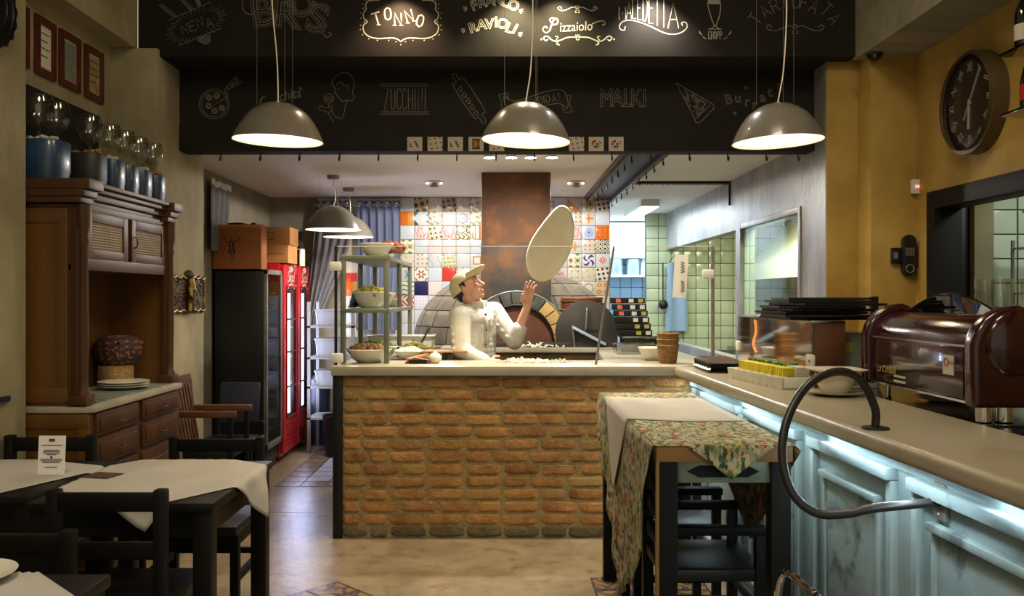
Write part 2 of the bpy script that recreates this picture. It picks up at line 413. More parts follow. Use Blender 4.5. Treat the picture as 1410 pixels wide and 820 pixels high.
# ------- expression nodes for patterned tiles
class S:
    def __init__(s, nt, sock): s.nt = nt; s.k = sock
    def _op(s, op, *a):
        n = s.nt.nodes.new('ShaderNodeMath'); n.operation = op
        for i, q in enumerate((s,)+a):
            if isinstance(q, S): s.nt.links.new(q.k, n.inputs[i])
            else: n.inputs[i].default_value = q
        return S(s.nt, n.outputs[0])
    def __add__(s, o): return s._op('ADD', o)
    def __sub__(s, o): return s._op('SUBTRACT', o)
    def __mul__(s, o): return s._op('MULTIPLY', o)
    def __truediv__(s, o): return s._op('DIVIDE', o)
    def abs(s): return s._op('ABSOLUTE')
    def sin(s): return s._op('SINE')
    def cos(s): return s._op('COSINE')
    def frac(s): return s._op('FRACT')
    def sqrt(s): return s._op('SQRT')
    def lt(s, o): return s._op('LESS_THAN', o)
    def gt(s, o): return s._op('GREATER_THAN', o)
    def mx(s, o): return s._op('MAXIMUM', o)
    def mn(s, o): return s._op('MINIMUM', o)
    def atan2(s, o): return s._op('ARCTAN2', o)
def tile_mat(name, base, layers, rough=.18):
    """layers: list of (fn(x,y,r,a) -> mask, colour); x,y in -1..1 across the tile face (local x,z)"""
    m, nt, b = newmat(name); b.inputs['Roughness'].default_value = rough
    tc = nt.nodes.new('ShaderNodeTexCoord'); sp = nt.nodes.new('ShaderNodeSeparateXYZ'); nt.links.new(tc.outputs['Generated'], sp.inputs[0])
    x = S(nt, sp.outputs[0])*2-1; y = S(nt, sp.outputs[2])*2-1
    r = (x*x+y*y).sqrt(); a = y.atan2(x)
    cur = hexc(base)
    for fn, c in layers:
        mk = fn(x, y, r, a)
        mxn = nt.nodes.new('ShaderNodeMix'); mxn.data_type = 'RGBA'; nt.links.new(mk.k, mxn.inputs[0])
        if isinstance(cur, tuple): mxn.inputs[6].default_value = c4(cur)
        else: nt.links.new(cur, mxn.inputs[6])
        mxn.inputs[7].default_value = c4(hexc(c)); cur = mxn.outputs[2]
    if isinstance(cur, tuple): b.inputs['Base Color'].default_value = c4(cur)
    else: nt.links.new(cur, b.inputs['Base Color'])
    return m
def ring(r0, r1): return lambda x, y, r, a: r.gt(r0)*r.lt(r1)
def dots(n, rad, cx=0, cy=0):
    def f(x, y, r, a):
        u = (x*(n/2)+cx+10).frac()-.5; v = (y*(n/2)+cy+10).frac()-.5
        return (u*u+v*v).lt(rad*rad)
    return f
def star(n, r0, amp, w=None):
    def f(x, y, r, a):
        e = r-((a*n).cos()*amp+r0)
        return e.abs().lt(w) if w else e.lt(0)
    return f
def waves(k, w, amp=.25, ph=0, ax=0):
    def f(x, y, r, a):
        u, v = (x, y) if ax == 0 else (y, x)
        e = ((u+(v*3.2+ph).sin()*amp)*k/2+10).frac()-.5
        return e.abs().lt(w)
    return f
def half(lo, hi, ax=0): return lambda x, y, r, a: (x if ax == 0 else y).gt(lo)*(x if ax == 0 else y).lt(hi)
def frame(w0, w1): return lambda x, y, r, a: (x.abs().mx(y.abs())).gt(w0)*(x.abs().mx(y.abs())).lt(w1)
def diam(w0, w1): return lambda x, y, r, a: (x.abs()+y.abs()).gt(w0)*(x.abs()+y.abs()).lt(w1)
def leafy(k, ph, w):
    def f(x, y, r, a): return (((x*k+y*2+ph).sin()+(y*k-x*1.5+ph*2).sin())).gt(w)
    return f
def corners(rad):
    def f(x, y, r, a):
        u = x.abs()-1; v = y.abs()-1; return (u*u+v*v).lt(rad*rad)
    return f
TW = '#c6c4c0'
TILES = dict(
 t_plain=tile_mat('t_plain', '#c5c4c2', []), t_pale=tile_mat('t_pale', '#bfc4ca', [(leafy(9, 1, 1.2), '#bfc6d0')]),
 t_beige=tile_mat('t_beige', '#c9c0ad', [(leafy(7, 2, 1.1), '#bdb198')]), t_pink=tile_mat('t_pink', '#d6c3bd', []),
 t_orange=tile_mat('t_orange', '#c8641f', [(half(.1, 1.1), '#bd8a3c')]), t_red=tile_mat('t_red', '#c83a34', []),
 t_navy=tile_mat('t_navy', '#231f4c', []),
 t_brown=tile_mat('t_brown', '#b59a72', [(leafy(6, .5, .35), '#43352a')]), t_brown2=tile_mat('t_brown2', '#a5927c', [(leafy(8, 1.7, .5), '#5d4b3e')]),
 t_s=tile_mat('t_s', TW, [(waves(.9, .17, .35, 1.5), '#2a7f9c'), (waves(.9, .05, .35, 1.2), '#1f4a38')]),
 t_leaf=tile_mat('t_leaf', '#cfcab8', [(leafy(7, .3, .9), '#9a9a78'), (leafy(8, 2.6, 1.2), '#a8a07a')]),
 t_star=tile_mat('t_star', TW, [(star(8, .66, .1, .05), '#5b5f86'), (star(8, .3, .1, .06), '#8a8fa8'), (ring(.0, .12), '#6d7294')]),
 t_spot=tile_mat('t_spot', '#cfcab8', [(dots(5, .22), '#c3a63e'), (leafy(9, 1.1, 1.1), '#5a4720')]),
 t_pinkfl=tile_mat('t_pinkfl', TW, [(waves(4, .14, .2), '#cf8a88'), (ring(.55, .68), '#cf8a88')]),
 t_lines=tile_mat('t_lines', '#d5d0bd', [(waves(3, .12, .5, .7), '#3c3a2c'), (waves(2.4, .10, .5, 2, 1), '#7a7440')]),
 t_vase=tile_mat('t_vase', TW, [(half(-.75, -.55), '#b59a5c'), (half(-.35, -.2), '#a8906a'), (half(.3, .55), '#b5762f')]),
 t_green3=tile_mat('t_green3', '#d6d2bf', [(dots(2, .30, .1, .5), '#7a8a54'), (dots(2, .14, .1, .5), '#5c6b3e'), (dots(3, .16, .4), '#c8885c')]),
 t_fish=tile_mat('t_fish', TW, [(dots(3, .26, .25, .2), '#cc9a5a'), (dots(3, .13, .25, .2), '#b0763c')]),
 t_bottle=tile_mat('t_bottle', TW, [(waves(1.6, .10, .25, .4), '#a8b0bf'), (dots(4, .12), '#b9c0cc')]),
 t_grid=tile_mat('t_grid', '#d2c9ae', [(dots(4, .3), '#b9a878'), (leafy(10, 2, .9), '#9aa074')]),
 t_frame=tile_mat('t_frame', TW, [(frame(.45, .62), '#b5742f'), (frame(.0, .35), '#c9cfc0')]),
 t_flower=tile_mat('t_flower', '#d6d0c2', [(star(6, .5, .22), '#8f5a48'), (ring(0, .2), '#d6d0c2'), (corners(.5), '#8f6a52'), (corners(.3), '#d0c6b4')]),
 t_bird=tile_mat('t_bird', TW, [(star(3, .42, .3), '#7fa8bf'), (ring(.0, .15), '#4a7a9c')]),
 t_greenbar=tile_mat('t_greenbar', '#c8cfc2', [(frame(0, 1.0), '#c8cfc2'), (waves(3, .14, .15, 0, 1), '#5c7a4a')]),
 t_redstripe=tile_mat('t_redstripe', TW, [(waves(3, .24, .4, .5), '#b52a2c')]),
 t_lilac=tile_mat('t_lilac', '#cfc9d6', [(dots(4, .2), '#b9b0c6')]),
 t_tri=tile_mat('t_tri', TW, [(lambda x, y, r, a: (x+y).lt(-.1), '#d0874a')]),
 t_orangefl=tile_mat('t_orangefl', TW, [(star(4, .5, .25), '#d09048'), (ring(0, .16), '#c05a28')]),
 t_owl=tile_mat('t_owl', '#cdb98c', [(corners(.6), '#d9d4c4'), (star(3, .45, .2), '#b39a5c'), (dots(3, .14, 0, .5), '#4a3a24')]),
 t_bluemed=tile_mat('t_bluemed', TW, [(star(12, .62, .12), '#7f97c6'), (star(12, .42, .1), '#aebfdc'), (ring(0, .2), '#4f6cae'), (frame(.9, 1.1), '#9aacd0')]),
 t_orangedot=tile_mat('t_orangedot', '#c9601c', [(dots(3, .34), '#d9883a'), (dots(3, .16), '#a8400f')]),
 t_bwdot=tile_mat('t_bwdot', '#1f1c1a', [(dots(3, .46), '#d4cdbb'), (dots(3, .24), '#1f1c1a'), (dots(3, .16, .5, .5), '#d4cdbb')]),
 t_swirl=tile_mat('t_swirl', '#d6d2c6', [(lambda x, y, r, a: ((a*4+r*5).sin()).gt(.25)*r.lt(.95)*r.gt(.15), '#453f8c'), (frame(.93, 1.1), '#6d68a0')]),
 t_redflower=tile_mat('t_redflower', TW, [(star(8, .38, .2), '#c0566a'), (ring(0, .12), '#d9d6d0')]),
 t_blackleaf=tile_mat('t_blackleaf', '#cfc8b6', [(leafy(9, .4, .55), '#4a463f')]),
 t_brownfl=tile_mat('t_brownfl', '#c9ab84', [(dots(2, .3), '#a06a42'), (dots(2, .15), '#cdb491')]),
 t_gear=tile_mat('t_gear', '#cdc6b2', [(star(16, .72, .08), '#6f6856'), (ring(0, .6), '#d0cab8')]),
 t_diamond=tile_mat('t_diamond', '#d2cab6', [(diam(.6, .75), '#b9ad8c'), (dots(2, .12), '#8a8468')]),
 t_hyd_border=tile_mat('t_hyd_border', '#7a6432', [(waves(1.4, .13, .5, .6), '#4a3640'), (waves(1.4, .12, .5, 2.4, 1), '#4a3640'), (ring(.1, .25), '#5a3f34'), (frame(.86, .97), '#2c2428')], .35),
 t_hyd_in=tile_mat('t_hyd_in', '#8c8c98', [(dots(5, .3), '#77788a'), (frame(.93, 1.1), '#5c5c68')], .35),
 t_hyd_center=tile_mat('t_hyd_center', '#7a6432', [(waves(1.6, .16, .5, .6), '#453038'), (waves(1.6, .14, .5, 2.2, 1), '#453038'), (ring(.0, .2), '#5a4030')], .35),
 t_print_a=tile_mat('t_print_a', '#b8ad98', [(leafy(9, .4, 1.35), '#6d4a3c')], .7),
 t_print_b=tile_mat('t_print_b', '#b8ad98', [(half(-.5, .1, 1), '#b8ad98'), (lambda x, y, r, a: ((x*7+y*3).sin()).gt(.5)*(y.abs()).lt(.45)*x.abs().lt(.7), '#5b5348')], .7),
 t_print_c=tile_mat('t_print_c', '#b8ad98', [(lambda x, y, r, a: ((x*9).sin()*(y*8).cos()).gt(.2)*r.lt(.6), '#3c3226'), (lambda x, y, r, a: ((x*6+1).sin()*(y*5+2).cos()).gt(.45)*r.lt(.65), '#9c3a30')], .7),
 t_print_d=tile_mat('t_print_d', '#b8ad98', [(lambda x, y, r, a: x.abs().lt(.5)*y.abs().lt(.75), '#3a2d1c'), (star(3, .35, .2), '#b0862f'), (lambda x, y, r, a: x.gt(.1)*x.lt(.35)*y.abs().lt(.5), '#963a28')], .7),
)
# ---------------------------------------------------------------- the room
XL, XLN, XPL = -2.28, -2.434, -2.141      # near left wall, niche wall, left pillar face
XR, XKR = 2.574, 2.085                    # right dining wall, right kitchen wall
XKL, YB, CZ = -2.44, 9.2, 2.547           # kitchen left wall, tiled back wall, kitchen ceiling
YU, YLB = 5.466, 5.80                     # upper and lower band of the blackboard beam
struct(MB().box(-3.2, 5, -1.5, 13, -.1, 0).build('floor', 'cement_floor', smooth=False))
struct(MB().box(-2.7, 2.8, -1.5, 5.5, 4.2, 4.3).build('ceiling', 'ceiling_white', smooth=False))
struct(MB().box(-2.6, XL, -1.5, 4.18, 0, 4.2).box(-2.6, XLN, 4.18, 5.43, 0, 3.05).box(-2.6, XL, 4.18, 5.466, 3.05, 4.2).build('wall_left', 'plaster', smooth=False))
struct(MB().box(-2.6, XPL, 5.43, 6.28, 0, 3.05).build('wall_left_pillar', 'plaster', bevel=.012))
struct(MB().box(-2.6, XKL, 6.28, YB+.15, 0, CZ).build('wall_kitchen_left', 'plaster_kitchen', smooth=False))
wb = struct(MB().box(-2.6, 1.15, YB, YB+.15, 0, CZ).build('wall_back', 'plaster_kitchen', smooth=False))
rk = MB()
rk.box(XKR, 2.2, 5.6, 6.09, 0, 3.2).box(XKR, 2.2, 6.09, 7.56, 2.09, CZ).box(XKR, 2.2, 6.09, 7.56, 0, 1.2).box(XKR, 2.2, 7.56, 7.746, 0, CZ)
rk.box(XKR, 2.2, 7.746, 10.97, 2.09, CZ).box(XKR, 2.2, 7.746, 10.97, 0, .95)
struct(rk.build('wall_kitchen_right', 'plaster_blue', smooth=False))
struct(MB().box(XKR+.002, 2.29, 5.585, 5.6, 0, 3.2).box(2.29, 2.7, 5.40, 5.8, 0, 3.2).build('wall_right_pillar', 'yellow_wall', bevel=.004))
struct(MB().box(XR, 2.7, -1.5, 3.55, 0, 3.0).box(XR, 2.7, 3.55, 5.235, 2.124, 3.0).box(XR, 2.7, 5.235, 5.40, 0, 3.0).build('wall_right', 'yellow_wall', smooth=False))
struct(MB().box(2.223, 2.7, -1.5, 5.5, 2.99, 4.2).build('wall_right_upper', 'soffit_grey', smooth=False))
beam = struct(MB().box(-2.278, 2.223, YU, 5.95, 3.003, 4.2).build('wall_beam_upper', 'blackboard', bevel=.006))
beam2 = struct(MB().box(XPL, XKR, YLB, 5.95, 2.50, 3.003).box(XPL, XKR, YLB-.01, 5.95, 2.467, 2.64).build('wall_beam_lower', 'blackboard', bevel=.004))
struct(MB().box(-2.6, 4.5, 5.95, 11.2, CZ, CZ+.08).box(1.0, 2.6, 11.2, 12.6, CZ, CZ+.08).build('ceiling_kitchen', 'ceiling_white', smooth=False))
# rooms behind: corridor with the bright scullery, hot kitchen behind the window, room behind the doorway
wf = struct(MB().box(1.83, 4.5, 11.0, 11.12, 0, CZ).build('wall_far_kitchen', 'tile_joint', smooth=False))
struct(MB().box(1.0, 1.15, YB+.15, 12.4, 0, CZ).box(2.2, 2.3, 11.12, 12.4, 0, CZ).build('wall_corridor', 'white_cabinet', smooth=False))
wf2 = struct(MB().box(1.0, 2.4, 12.4, 12.5, 0, CZ).build('wall_far', 'tile_joint', smooth=False))
struct(MB().box(4.4, 4.5, 2.9, 11.0, 0, CZ+.05).box(2.2, 4.4, 5.68, 5.8, 0, CZ).box(2.7, 4.4, 2.9, 3.0, 0, CZ).build('wall_far_right', 'plaster_kitchen', smooth=False))
struct(MB().box(2.7, 4.5, 2.9, 5.95, CZ, CZ+.05).build('ceiling_side_room', 'ceiling_white', smooth=False))
wsr = struct(MB().box(3.0, 4.4, 5.62, 5.68, 0, CZ).build('wall_side_room', 'tile_joint', smooth=False))
# hot-kitchen tiles
tm = MB().box(-.0745, .0745, 0, .012, -.0745, .0745)
tg = tm.mesh('tile', M['greentile'], bevel=.003); tb = tm.mesh('tile', M['bluetile'], bevel=.003); twt = tm.mesh('tile', M['whitetile'], bevel=.003)
for i in range(13):
    for j in range(11):
        inst('tile', tg, (1.83+.078+.157*i, 10.99, CZ-.08-.157*j), wf)
for i in range(6):
    for j in range(9):
        inst('tile', tb, (1.30+.157*i, 12.39, 2.02-.157*j), wf2)
for i in range(6):
    for j in range(10):
        inst('tile', twt, (3.085+.16*i, 5.61, 2.45-.157*j), wsr)
# patterned tiles on the back wall
T0, TS = -1.652, .1472
base = MB().box(-.0715, .0715, 0, .010, -.0715, .0715)
TM = {k: base.mesh('tile', m, bevel=.002) for k, m in TILES.items()}
rows = [
 ['t_pale','t_brown','t_beige','t_brown2','t_beige','t_leaf'],
 ['t_orange','t_s','t_leaf','t_plain','t_star','t_leaf'],
 ['t_pale','t_pinkfl','t_spot','t_pinkfl','t_lines','t_vase'],
 ['t_green3','t_pale','t_pink','t_plain','t_plain','t_pale'],
 ['t_beige','t_fish','t_bottle','t_grid','t_plain','t_frame'],
 ['t_bird','t_flower','t_pale','t_red','t_leaf','t_beige'],
 ['t_greenbar','t_navy','t_pink','t_pale','t_beige','t_star'],
 ['t_redstripe','t_lilac','t_pale','t_plain','t_leaf','t_plain'],
 ['t_plain','t_pale','t_beige','t_plain','t_pink','t_pale'],
 ['t_pale','t_plain','t_plain','t_beige','t_pale','t_plain']]
right = [
 ['t_leaf','t_lilac','t_tri','t_owl','t_blackleaf'],
 ['t_plain','t_lilac','t_fish','t_orangefl','t_pale'],
 ['t_plain','t_pale','t_pinkfl','t_bluemed','t_orangedot'],
 ['t_pale','t_plain','t_orangefl','t_fish','t_bwdot'],
 ['t_pale','t_lilac','t_green3','t_swirl','t_redflower'],
 ['t_orangefl','t_redflower','t_diamond','t_beige','t_blackleaf'],
 ['t_beige','t_plain','t_leaf','t_gear','t_brownfl'],
 ['t_leaf','t_beige','t_diamond','t_grid','t_beige']]
keys = list(TM)[:30]
for j in range(10):
    for c in range(19):
        z = CZ-.004-TS*(j+.5); x = T0+TS*(c+.5)
        if c < 4:
            if j < 5: continue
            k = ['t_red','t_pale','t_diamond','t_plain'][c] if j == 5 else (['t_orange','t_brownfl','t_pale','t_beige'][c] if j == 6 else random.choice(['t_plain','t_pale','t_lilac','t_beige']))
        elif c < 10: k = rows[j][c-4]
        elif c < 14: k = random.choice(['t_plain','t_pale','t_beige','t_leaf','t_fish'])
        else: k = right[j][c-14] if j < 8 else random.choice(['t_plain','t_beige'])
        inst('tile', TM[k], (x, YB-.010, z), wb)
# hydraulic tile inlays in the floor
fl = bpy.data.objects['floor']
def rug(cx, cy, nx, ny, s, rz, border=1, edge='#'):
    m = Matrix.Translation((cx, cy, 0)) @ Matrix.Rotation(rz, 4, 'Z')
    for i in range(nx):
        for j in range(ny):
            b_ = min(i, j, nx-1-i, ny-1-j) < border
            p = m @ Vector(((i-(nx-1)/2)*s, (j-(ny-1)/2)*s, .0035))
            o = inst('floor_tile', TM['t_hyd_border' if b_ else ('t_hyd_in' if nx > 3 and edge == 'in' else 't_hyd_center')], p, fl, (-PI/2, 0, 0))
            o.rotation_mode = 'XYZ'; o.rotation_euler = (Matrix.Rotation(rz, 3, 'Z') @ Matrix.Rotation(-PI/2, 3, 'X')).to_euler()
            o.scale = (s/.1472, .35, s/.1472)
rug(-1.79+.8, 6.87+1.0, 8, 10, .2, 0, 1, 'in')
rug(-.86, 4.59-.566, 4, 4, .2, PI/4)
rug(.47+.3, 4.65-.8, 3, 8, .2, 0)
struct(MB().box(-2.1, -.98, 6.05, 6.054, .0002, .0008).build('trim_1', 'joint', smooth=False))
# window in the right kitchen wall
wn = struct(MB().box(XKR-.012, 2.198, 6.05, 6.095, 1.16, 2.13).box(XKR-.012, 2.198, 7.555, 7.60, 1.16, 2.13).box(XKR-.011, 2.198, 6.095, 7.555, 2.085, 2.13).box(XKR-.011, 2.198, 6.095, 7.555, 1.16, 1.205).build('window_1', 'plaster_blue', bevel=.004))
MB().box(2.096, 2.102, 6.095, 7.555, 1.205, 2.085).build('pane', 'pane_side', wn)
for i in range(2):
    for j in range(6): inst('tile', tg, (2.127+.05*i, 7.548, 2.01-.15*j), wn, scale=(.3, .5, .96))
# doorway frame on the right wall
dr = MB().box(XR-.02, 2.72, 5.14, 5.235, 0, 2.124).box(XR-.02, 2.72, 3.55, 3.65, 0, 2.124).box(XR-.019, 2.72, 3.65, 5.14, 2.02, 2.124)
struct(dr.build('door_1', 'frame_black', bevel=.004))
struct(MB().box(2.74, 2.96, 5.5, 5.6, 0, 2.1).build('door_2', 'black_steel', bevel=.004))
struct(MB().box(2.96, 3.08, 5.45, 5.66, 0, CZ).build('trim_2', 'plaster_dark', bevel=.004))
# ---------------------------------------------------------------- light fittings
def downlight(x, y, Z=CZ, e=30, col=NEUT, label=None, spot=120):
    t = thing('ceiling_downlight', label, 'ceiling light', (x, y, Z), 0, 'kitchen downlights')
    MB().lathe([(.075, 0), (.085, -.006), (.08, -.012), (.055, -.014), (.05, -.006)], n=28).build('trim_ring', 'white_plastic', t)
    MB().lathe([(.03, -.012), (.045, -.03), (.035, -.05), (0, -.055)], n=20).build('lamp_body', 'metal_grey', t)
    for s in (-.062, .062): MB().sphere((s, -.01, -.016), (.012, .012, .008), 12, 6).build('bulb', 'bulb_white', t)
    light('downlight_lamp', 'SPOT', (x, y, Z-.09), e, col, .05, target=(x, y, 0), spot=178, blend=.05)
downlight(P(598, 250, 1).x*7.95, 7.95, e=85, label='round white downlight in the kitchen ceiling between the curtain and the oven flue')
downlight(P(793, 250, 1).x*7.95, 7.95, e=76, label='round white downlight in the kitchen ceiling between the oven flue and the steel beam')
t = thing('track_light', 'short ceiling track of four lit spots behind the blackboard beam', 'ceiling light', (0, 6.3, CZ))
MB().box(-.16, .46, -.02, .02, -.02, 0).build('track', 'white_plastic', t)
for i, px in enumerate((674, 704, 731, 760)):
    x = (px-VX)*6.3/F
    h = MB().lathe([(.0, -.02), (.03, -.02), (.045, -.045)], (x, 0, 0), 20).build('spot_head', 'white_plastic', t)
    MB().lathe([(.0, -.043), (.040, -.046)], (x, 0, 0), 20).build('bulb', 'bulb_white', h)
    light('track_lamp', 'SPOT', (x, 6.3, CZ-.06), 56, NEUT, .04, target=(x, 6.7, 1), spot=150, blend=.6)
t = thing('fluorescent_light', 'boxy white fluorescent fitting on the ceiling of the corridor', 'ceiling light', (1.61, 10.05, CZ))
MB().box(-.10, .10, -.65, .65, -.075, 0).build('housing', 'white_plastic', t, bevel=.005)
MB().box(-.09, .09, -.64, .64, -.082, -.076).build('diffuser', 'tube_cool', t)
light('fluorescent_lamp', 'AREA', (1.61, 10.05, CZ-.09), 26, COOL, .18, rot=(0,0,0), size_y=1.25)
light('scullery_lamp', 'AREA', (1.7, 11.75, CZ-.03), 30, (.78, .90, 1), .5)
light('hot_kitchen_lamp', 'AREA', (2.5, 9.0, CZ-.03), 55, (1.0, .98, .72), .6)
light('hot_kitchen_lamp', 'AREA', (2.5, 6.9, CZ-.03), 36, (.95, 1.0, .82), .5)
light('side_room_lamp', 'AREA', (3.4, 4.6, CZ-.03), 16, (.9, 1, .88), .4)
# pendants
def pendant(x, y, zr, ztop, label, group, tilt=(0,0), e=12, cordoff=.04, col=(1, .86, .60), wires=True):
    t = thing('pendant_lamp', label, 'pendant lamp', (x, y, zr), 0, group)
    R, H = .243, .208
    prof = [(q.x, q.y) for q in cat_rom([Vector(v) for v in ((.243, 0, 0), (.215, .060, 0), (.178, .118, 0), (.142, .157, 0), (.080, .194, 0), (.030, .206, 0))], 4)]
    sh = MB().lathe([(R-.004, -.001), (R+.001, -.003)]+prof+[(0, H)], n=48, cap=False)
    inner = MB().lathe([(R-.004, -.001)]+[(max(r-.007, .001), z-.004) for r, z in prof[1:]]+[(0, H-.006)], n=48, cap=False)
    rot = Euler((tilt[0], tilt[1], 0)).to_matrix().to_4x4()
    sh.xf(rot); inner.xf(rot)
    s_ = sh.build('lamp_shade', 'shade_grey', t, ang=60)
    inner.build('shade_lining', 'shade_inner', s_, ang=60)
    b = MB().sphere((0, 0, .15), .035, 18, 12).build('bulb', 'bulb_warm', t)
    MB().cyl((0,0,.175), (0,0,.21), .02).build('socket', 'white_plastic', t)
    L_ = ztop-zr
    pts = cat_rom([(0,0,H), (.012+cordoff*.5,0,H+.12*L_), (cordoff,0,H+.35*L_), (-.3*cordoff,0,H+.7*(L_-H)), (.02,0,L_)], 8)
    MB().tube(pts, .0035, 8).build('cord', 'shade_inner', t)
    if wires:
        for k in (0, 1, 2):
            a = 2*PI*k/3+PI; MB().cyl((.115*math.cos(a), .1*math.sin(a), H*.93), (.115*math.cos(a), .1*math.sin(a), L_), .0009, n=5).build('suspension_wire', 'metal_grey', t)
    MB().lathe([(.05, L_-.03), (.055, L_-.02), (.055, L_), (0, L_)], n=24).build('ceiling_rose', 'metal_grey', t)
    light('pendant_bulb', 'POINT', (x, y, zr+.10), e, col, .036)
    return t
ZP = 1.5+213*4.72/F
pendant((383-VX)*4.72/F, 4.72, ZP+.005, 4.2, 'large grey dome pendant lamp hanging before the cursive lettering, by the plaster pillar', 'pendant lamps in front of the blackboard beam', (.02, .03), 9, -.035)
pendant((724-VX)*4.72/F, 4.72, ZP+.005, 4.2, 'large grey dome pendant lamp hanging before the chalked ribbon banner', 'pendant lamps in front of the blackboard beam', (0, .045), 9, .035)
pendant((1071-VX)*4.72/F, 4.72, ZP, 4.2, 'large grey dome pendant lamp hanging above the bar counter', 'pendant lamps in front of the blackboard beam', (0, -.04), 9, .045)
pendant((459-VX)*7.55/F, 7.55, 1.5+92*7.55/F, CZ, 'grey dome pendant lamp on the kitchen ceiling, in front of another', 'pendant lamps inside the kitchen', (0,0), 16, .01, NEUT)
pendant((480-VX)*8.42/F, 8.42, 1.5+82*8.42/F, CZ, 'grey dome pendant lamp in the kitchen beside the blue curtain', 'pendant lamps inside the kitchen', (0,0), 16, .01, NEUT)
# hooks under the beam
hookpts = [(0, 0, 0), (0, 0, -.035), (0, -.006, -.048), (0, -.018, -.055), (0, -.030, -.048), (0, -.035, -.030)]
hk = MB().tube(cat_rom(hookpts, 4), .0045, 8).mesh('hook', M['black_iron'])
for px in (303, 358, 412, 467, 521, 575, 629, 683, 736, 790, 843, 897, 950, 1003, 1056, 1100):
    o = inst('hook', hk, ((px-VX)*5.85/F, 5.87, 2.467), beam2)
# steel beam along the kitchen ceiling
ib = MB().box(.87, 1.21, 5.95, 9.19, CZ-.02, CZ).box(.90, .94, 5.95, 9.19, CZ-.055, CZ-.02).box(1.14, 1.18, 5.95, 9.19, CZ-.055, CZ-.02)
ib = struct(ib.build('trim_3', 'beam_grey', bevel=.003))
for k in range(9):
    y = 6.15+.36*k
    inst('hook', hk, (.92, y, CZ-.055), ib); inst('hook', hk, (1.16, y+.1, CZ-.055), ib)
# strip-curtain rail
t = thing('strip_rail', 'black toothed metal rail fixed across the kitchen ceiling', 'rail', (1.22, 7.92, CZ))
r_ = MB().box(0, .862, -.012, .012, -.022, 0)
for k in range(42): r_.box(.004+k*.0205, .014+k*.0205, -.008, .008, -.034, -.02)
r_.build('rail_body', 'black_iron', t)
MB().box(.846, .862, -.01, .01, -.22, -.02).build('end_rod', 'black_iron', t)
# CCTV dome
t = thing('dome_camera', 'small black dome security camera where the plaster soffit meets the yellow pillar', 'camera', P(1204, 70, 5.35))
MB().lathe([(.055, .0), (.055, -.02), (.045, -.028)], n=24).build('base', 'black_plastic', t)
MB().lathe([(.042, -.026), (.038, -.048), (.022, -.062), (0, -.066)], n=24).build('dome', 'black_gloss', t)
# ---------------------------------------------------------------- brick counter and worktops
YC, ZC = 5.42, 1.07
ctr = thing('brick_counter', 'kitchen counter faced with rough orange bricks', 'counter', (0, YC, 0))
MB().box(-.985, 1.235, .0075, .14, 0, 1.005).build('mortar', 'mortar', ctr, smooth=False)
def brick_mesh(L_, m, seed):
    rnd = random.Random(seed); nx = 6; v = MB(); h = .0290; d = .054
    def jit(a): return rnd.uniform(-a, a)
    vs_ = []; fs = []
    pr = [(0, -h), (.70, -h*1.0), (.92, -h*.85), (1, -h*.5), (1, h*.5), (.92, h*.85), (.70, h), (0, h)]
    for i in range(nx+1):
        x = -L_/2+L_*i/nx; e = .012 if i in (0, nx) else 0
        for q, (dd, z) in enumerate(pr):
            vs_.append((x+jit(.003), -d*dd*.5-(jit(.0018) if dd > .5 else 0)+e*(dd > .5), z+jit(.0025)))
    n = len(pr)
    for i in range(nx):
        for q in range(n-1): fs.append((i*n+q, i*n+q+1, (i+1)*n+q+1, (i+1)*n+q))
    fs += [tuple(range(n)), tuple(nx*n+q for q in range(n-1, -1, -1))]
    return v.add(vs_, fs).mesh('brick', M[m], ang=50)
BR = {}
for mname in ('brick', 'brick_pale', 'brick_grey'):
    for L_ in (.217, .15, .105):
        BR[mname, L_] = [brick_mesh(L_, mname, i*7+len(mname)) for i in range(4)]
CH = 1.005/13
for j in range(13):
    z = CH*(j+.5); x = -.985; off = 0
    seq = [.105, .15] if j % 2 else [.15, .105]
    if j % 3 == 2: seq = [.105]
    first = True
    while x < 1.22:
        L_ = seq.pop(0) if seq else .217
        if random.random() < .05 and not seq: L_ = .15
        if x+L_ > 1.235: L_ = .105 if 1.235-x > .105 else 0
        if not L_: break
        mname = 'brick_grey' if j == 0 else ('brick_pale' if random.random() < .18 else 'brick')
        if j == 1 and random.random() < .1: mname = 'brick_grey'
        inst('brick', random.choice(BR[mname, L_]), (x+L_/2, .022, z+random.uniform(-.003, .003)), ctr, (0, random.uniform(-.012, .012), 0))
        x += L_+random.uniform(.014, .022)
MB().box(-1.045, -.985, -.012, .14, 0, 1.01).build('corner_post', 'black_steel', ctr, bevel=.002)
MB().box(-1.045, -.985, .14, 1.75, 0, 1.01).build('side_panel', 'black_steel', ctr, bevel=.002)
wt = thing('worktop', 'pale stone worktop wrapping around the pizza station above the bricks', 'worktop', (0, 0, 0))
poly = [(-1.05, 5.37), (1.10, 5.37), (1.40, 5.60), (1.40, 7.05), (.78, 7.05), (.70, 5.95), (.60, 5.90), (-.42, 5.90), (-.48, 5.95), (-.48, 7.15), (-1.05, 7.15)]
MB().prism(poly, 'z', 1.012, ZC).build('slab', 'marble', wt, bevel=.008)
MB().prism([(.82, 6.2), (1.40, 6.2), (1.40, 7.05), (.82, 7.05)], 'z', 0, 1.0).prism([(-1.04, 6.2), (-.5, 6.2), (-.5, 7.15), (-1.04, 7.15)], 'z', 0, 1.0).build('base', 'stone_dark', wt)
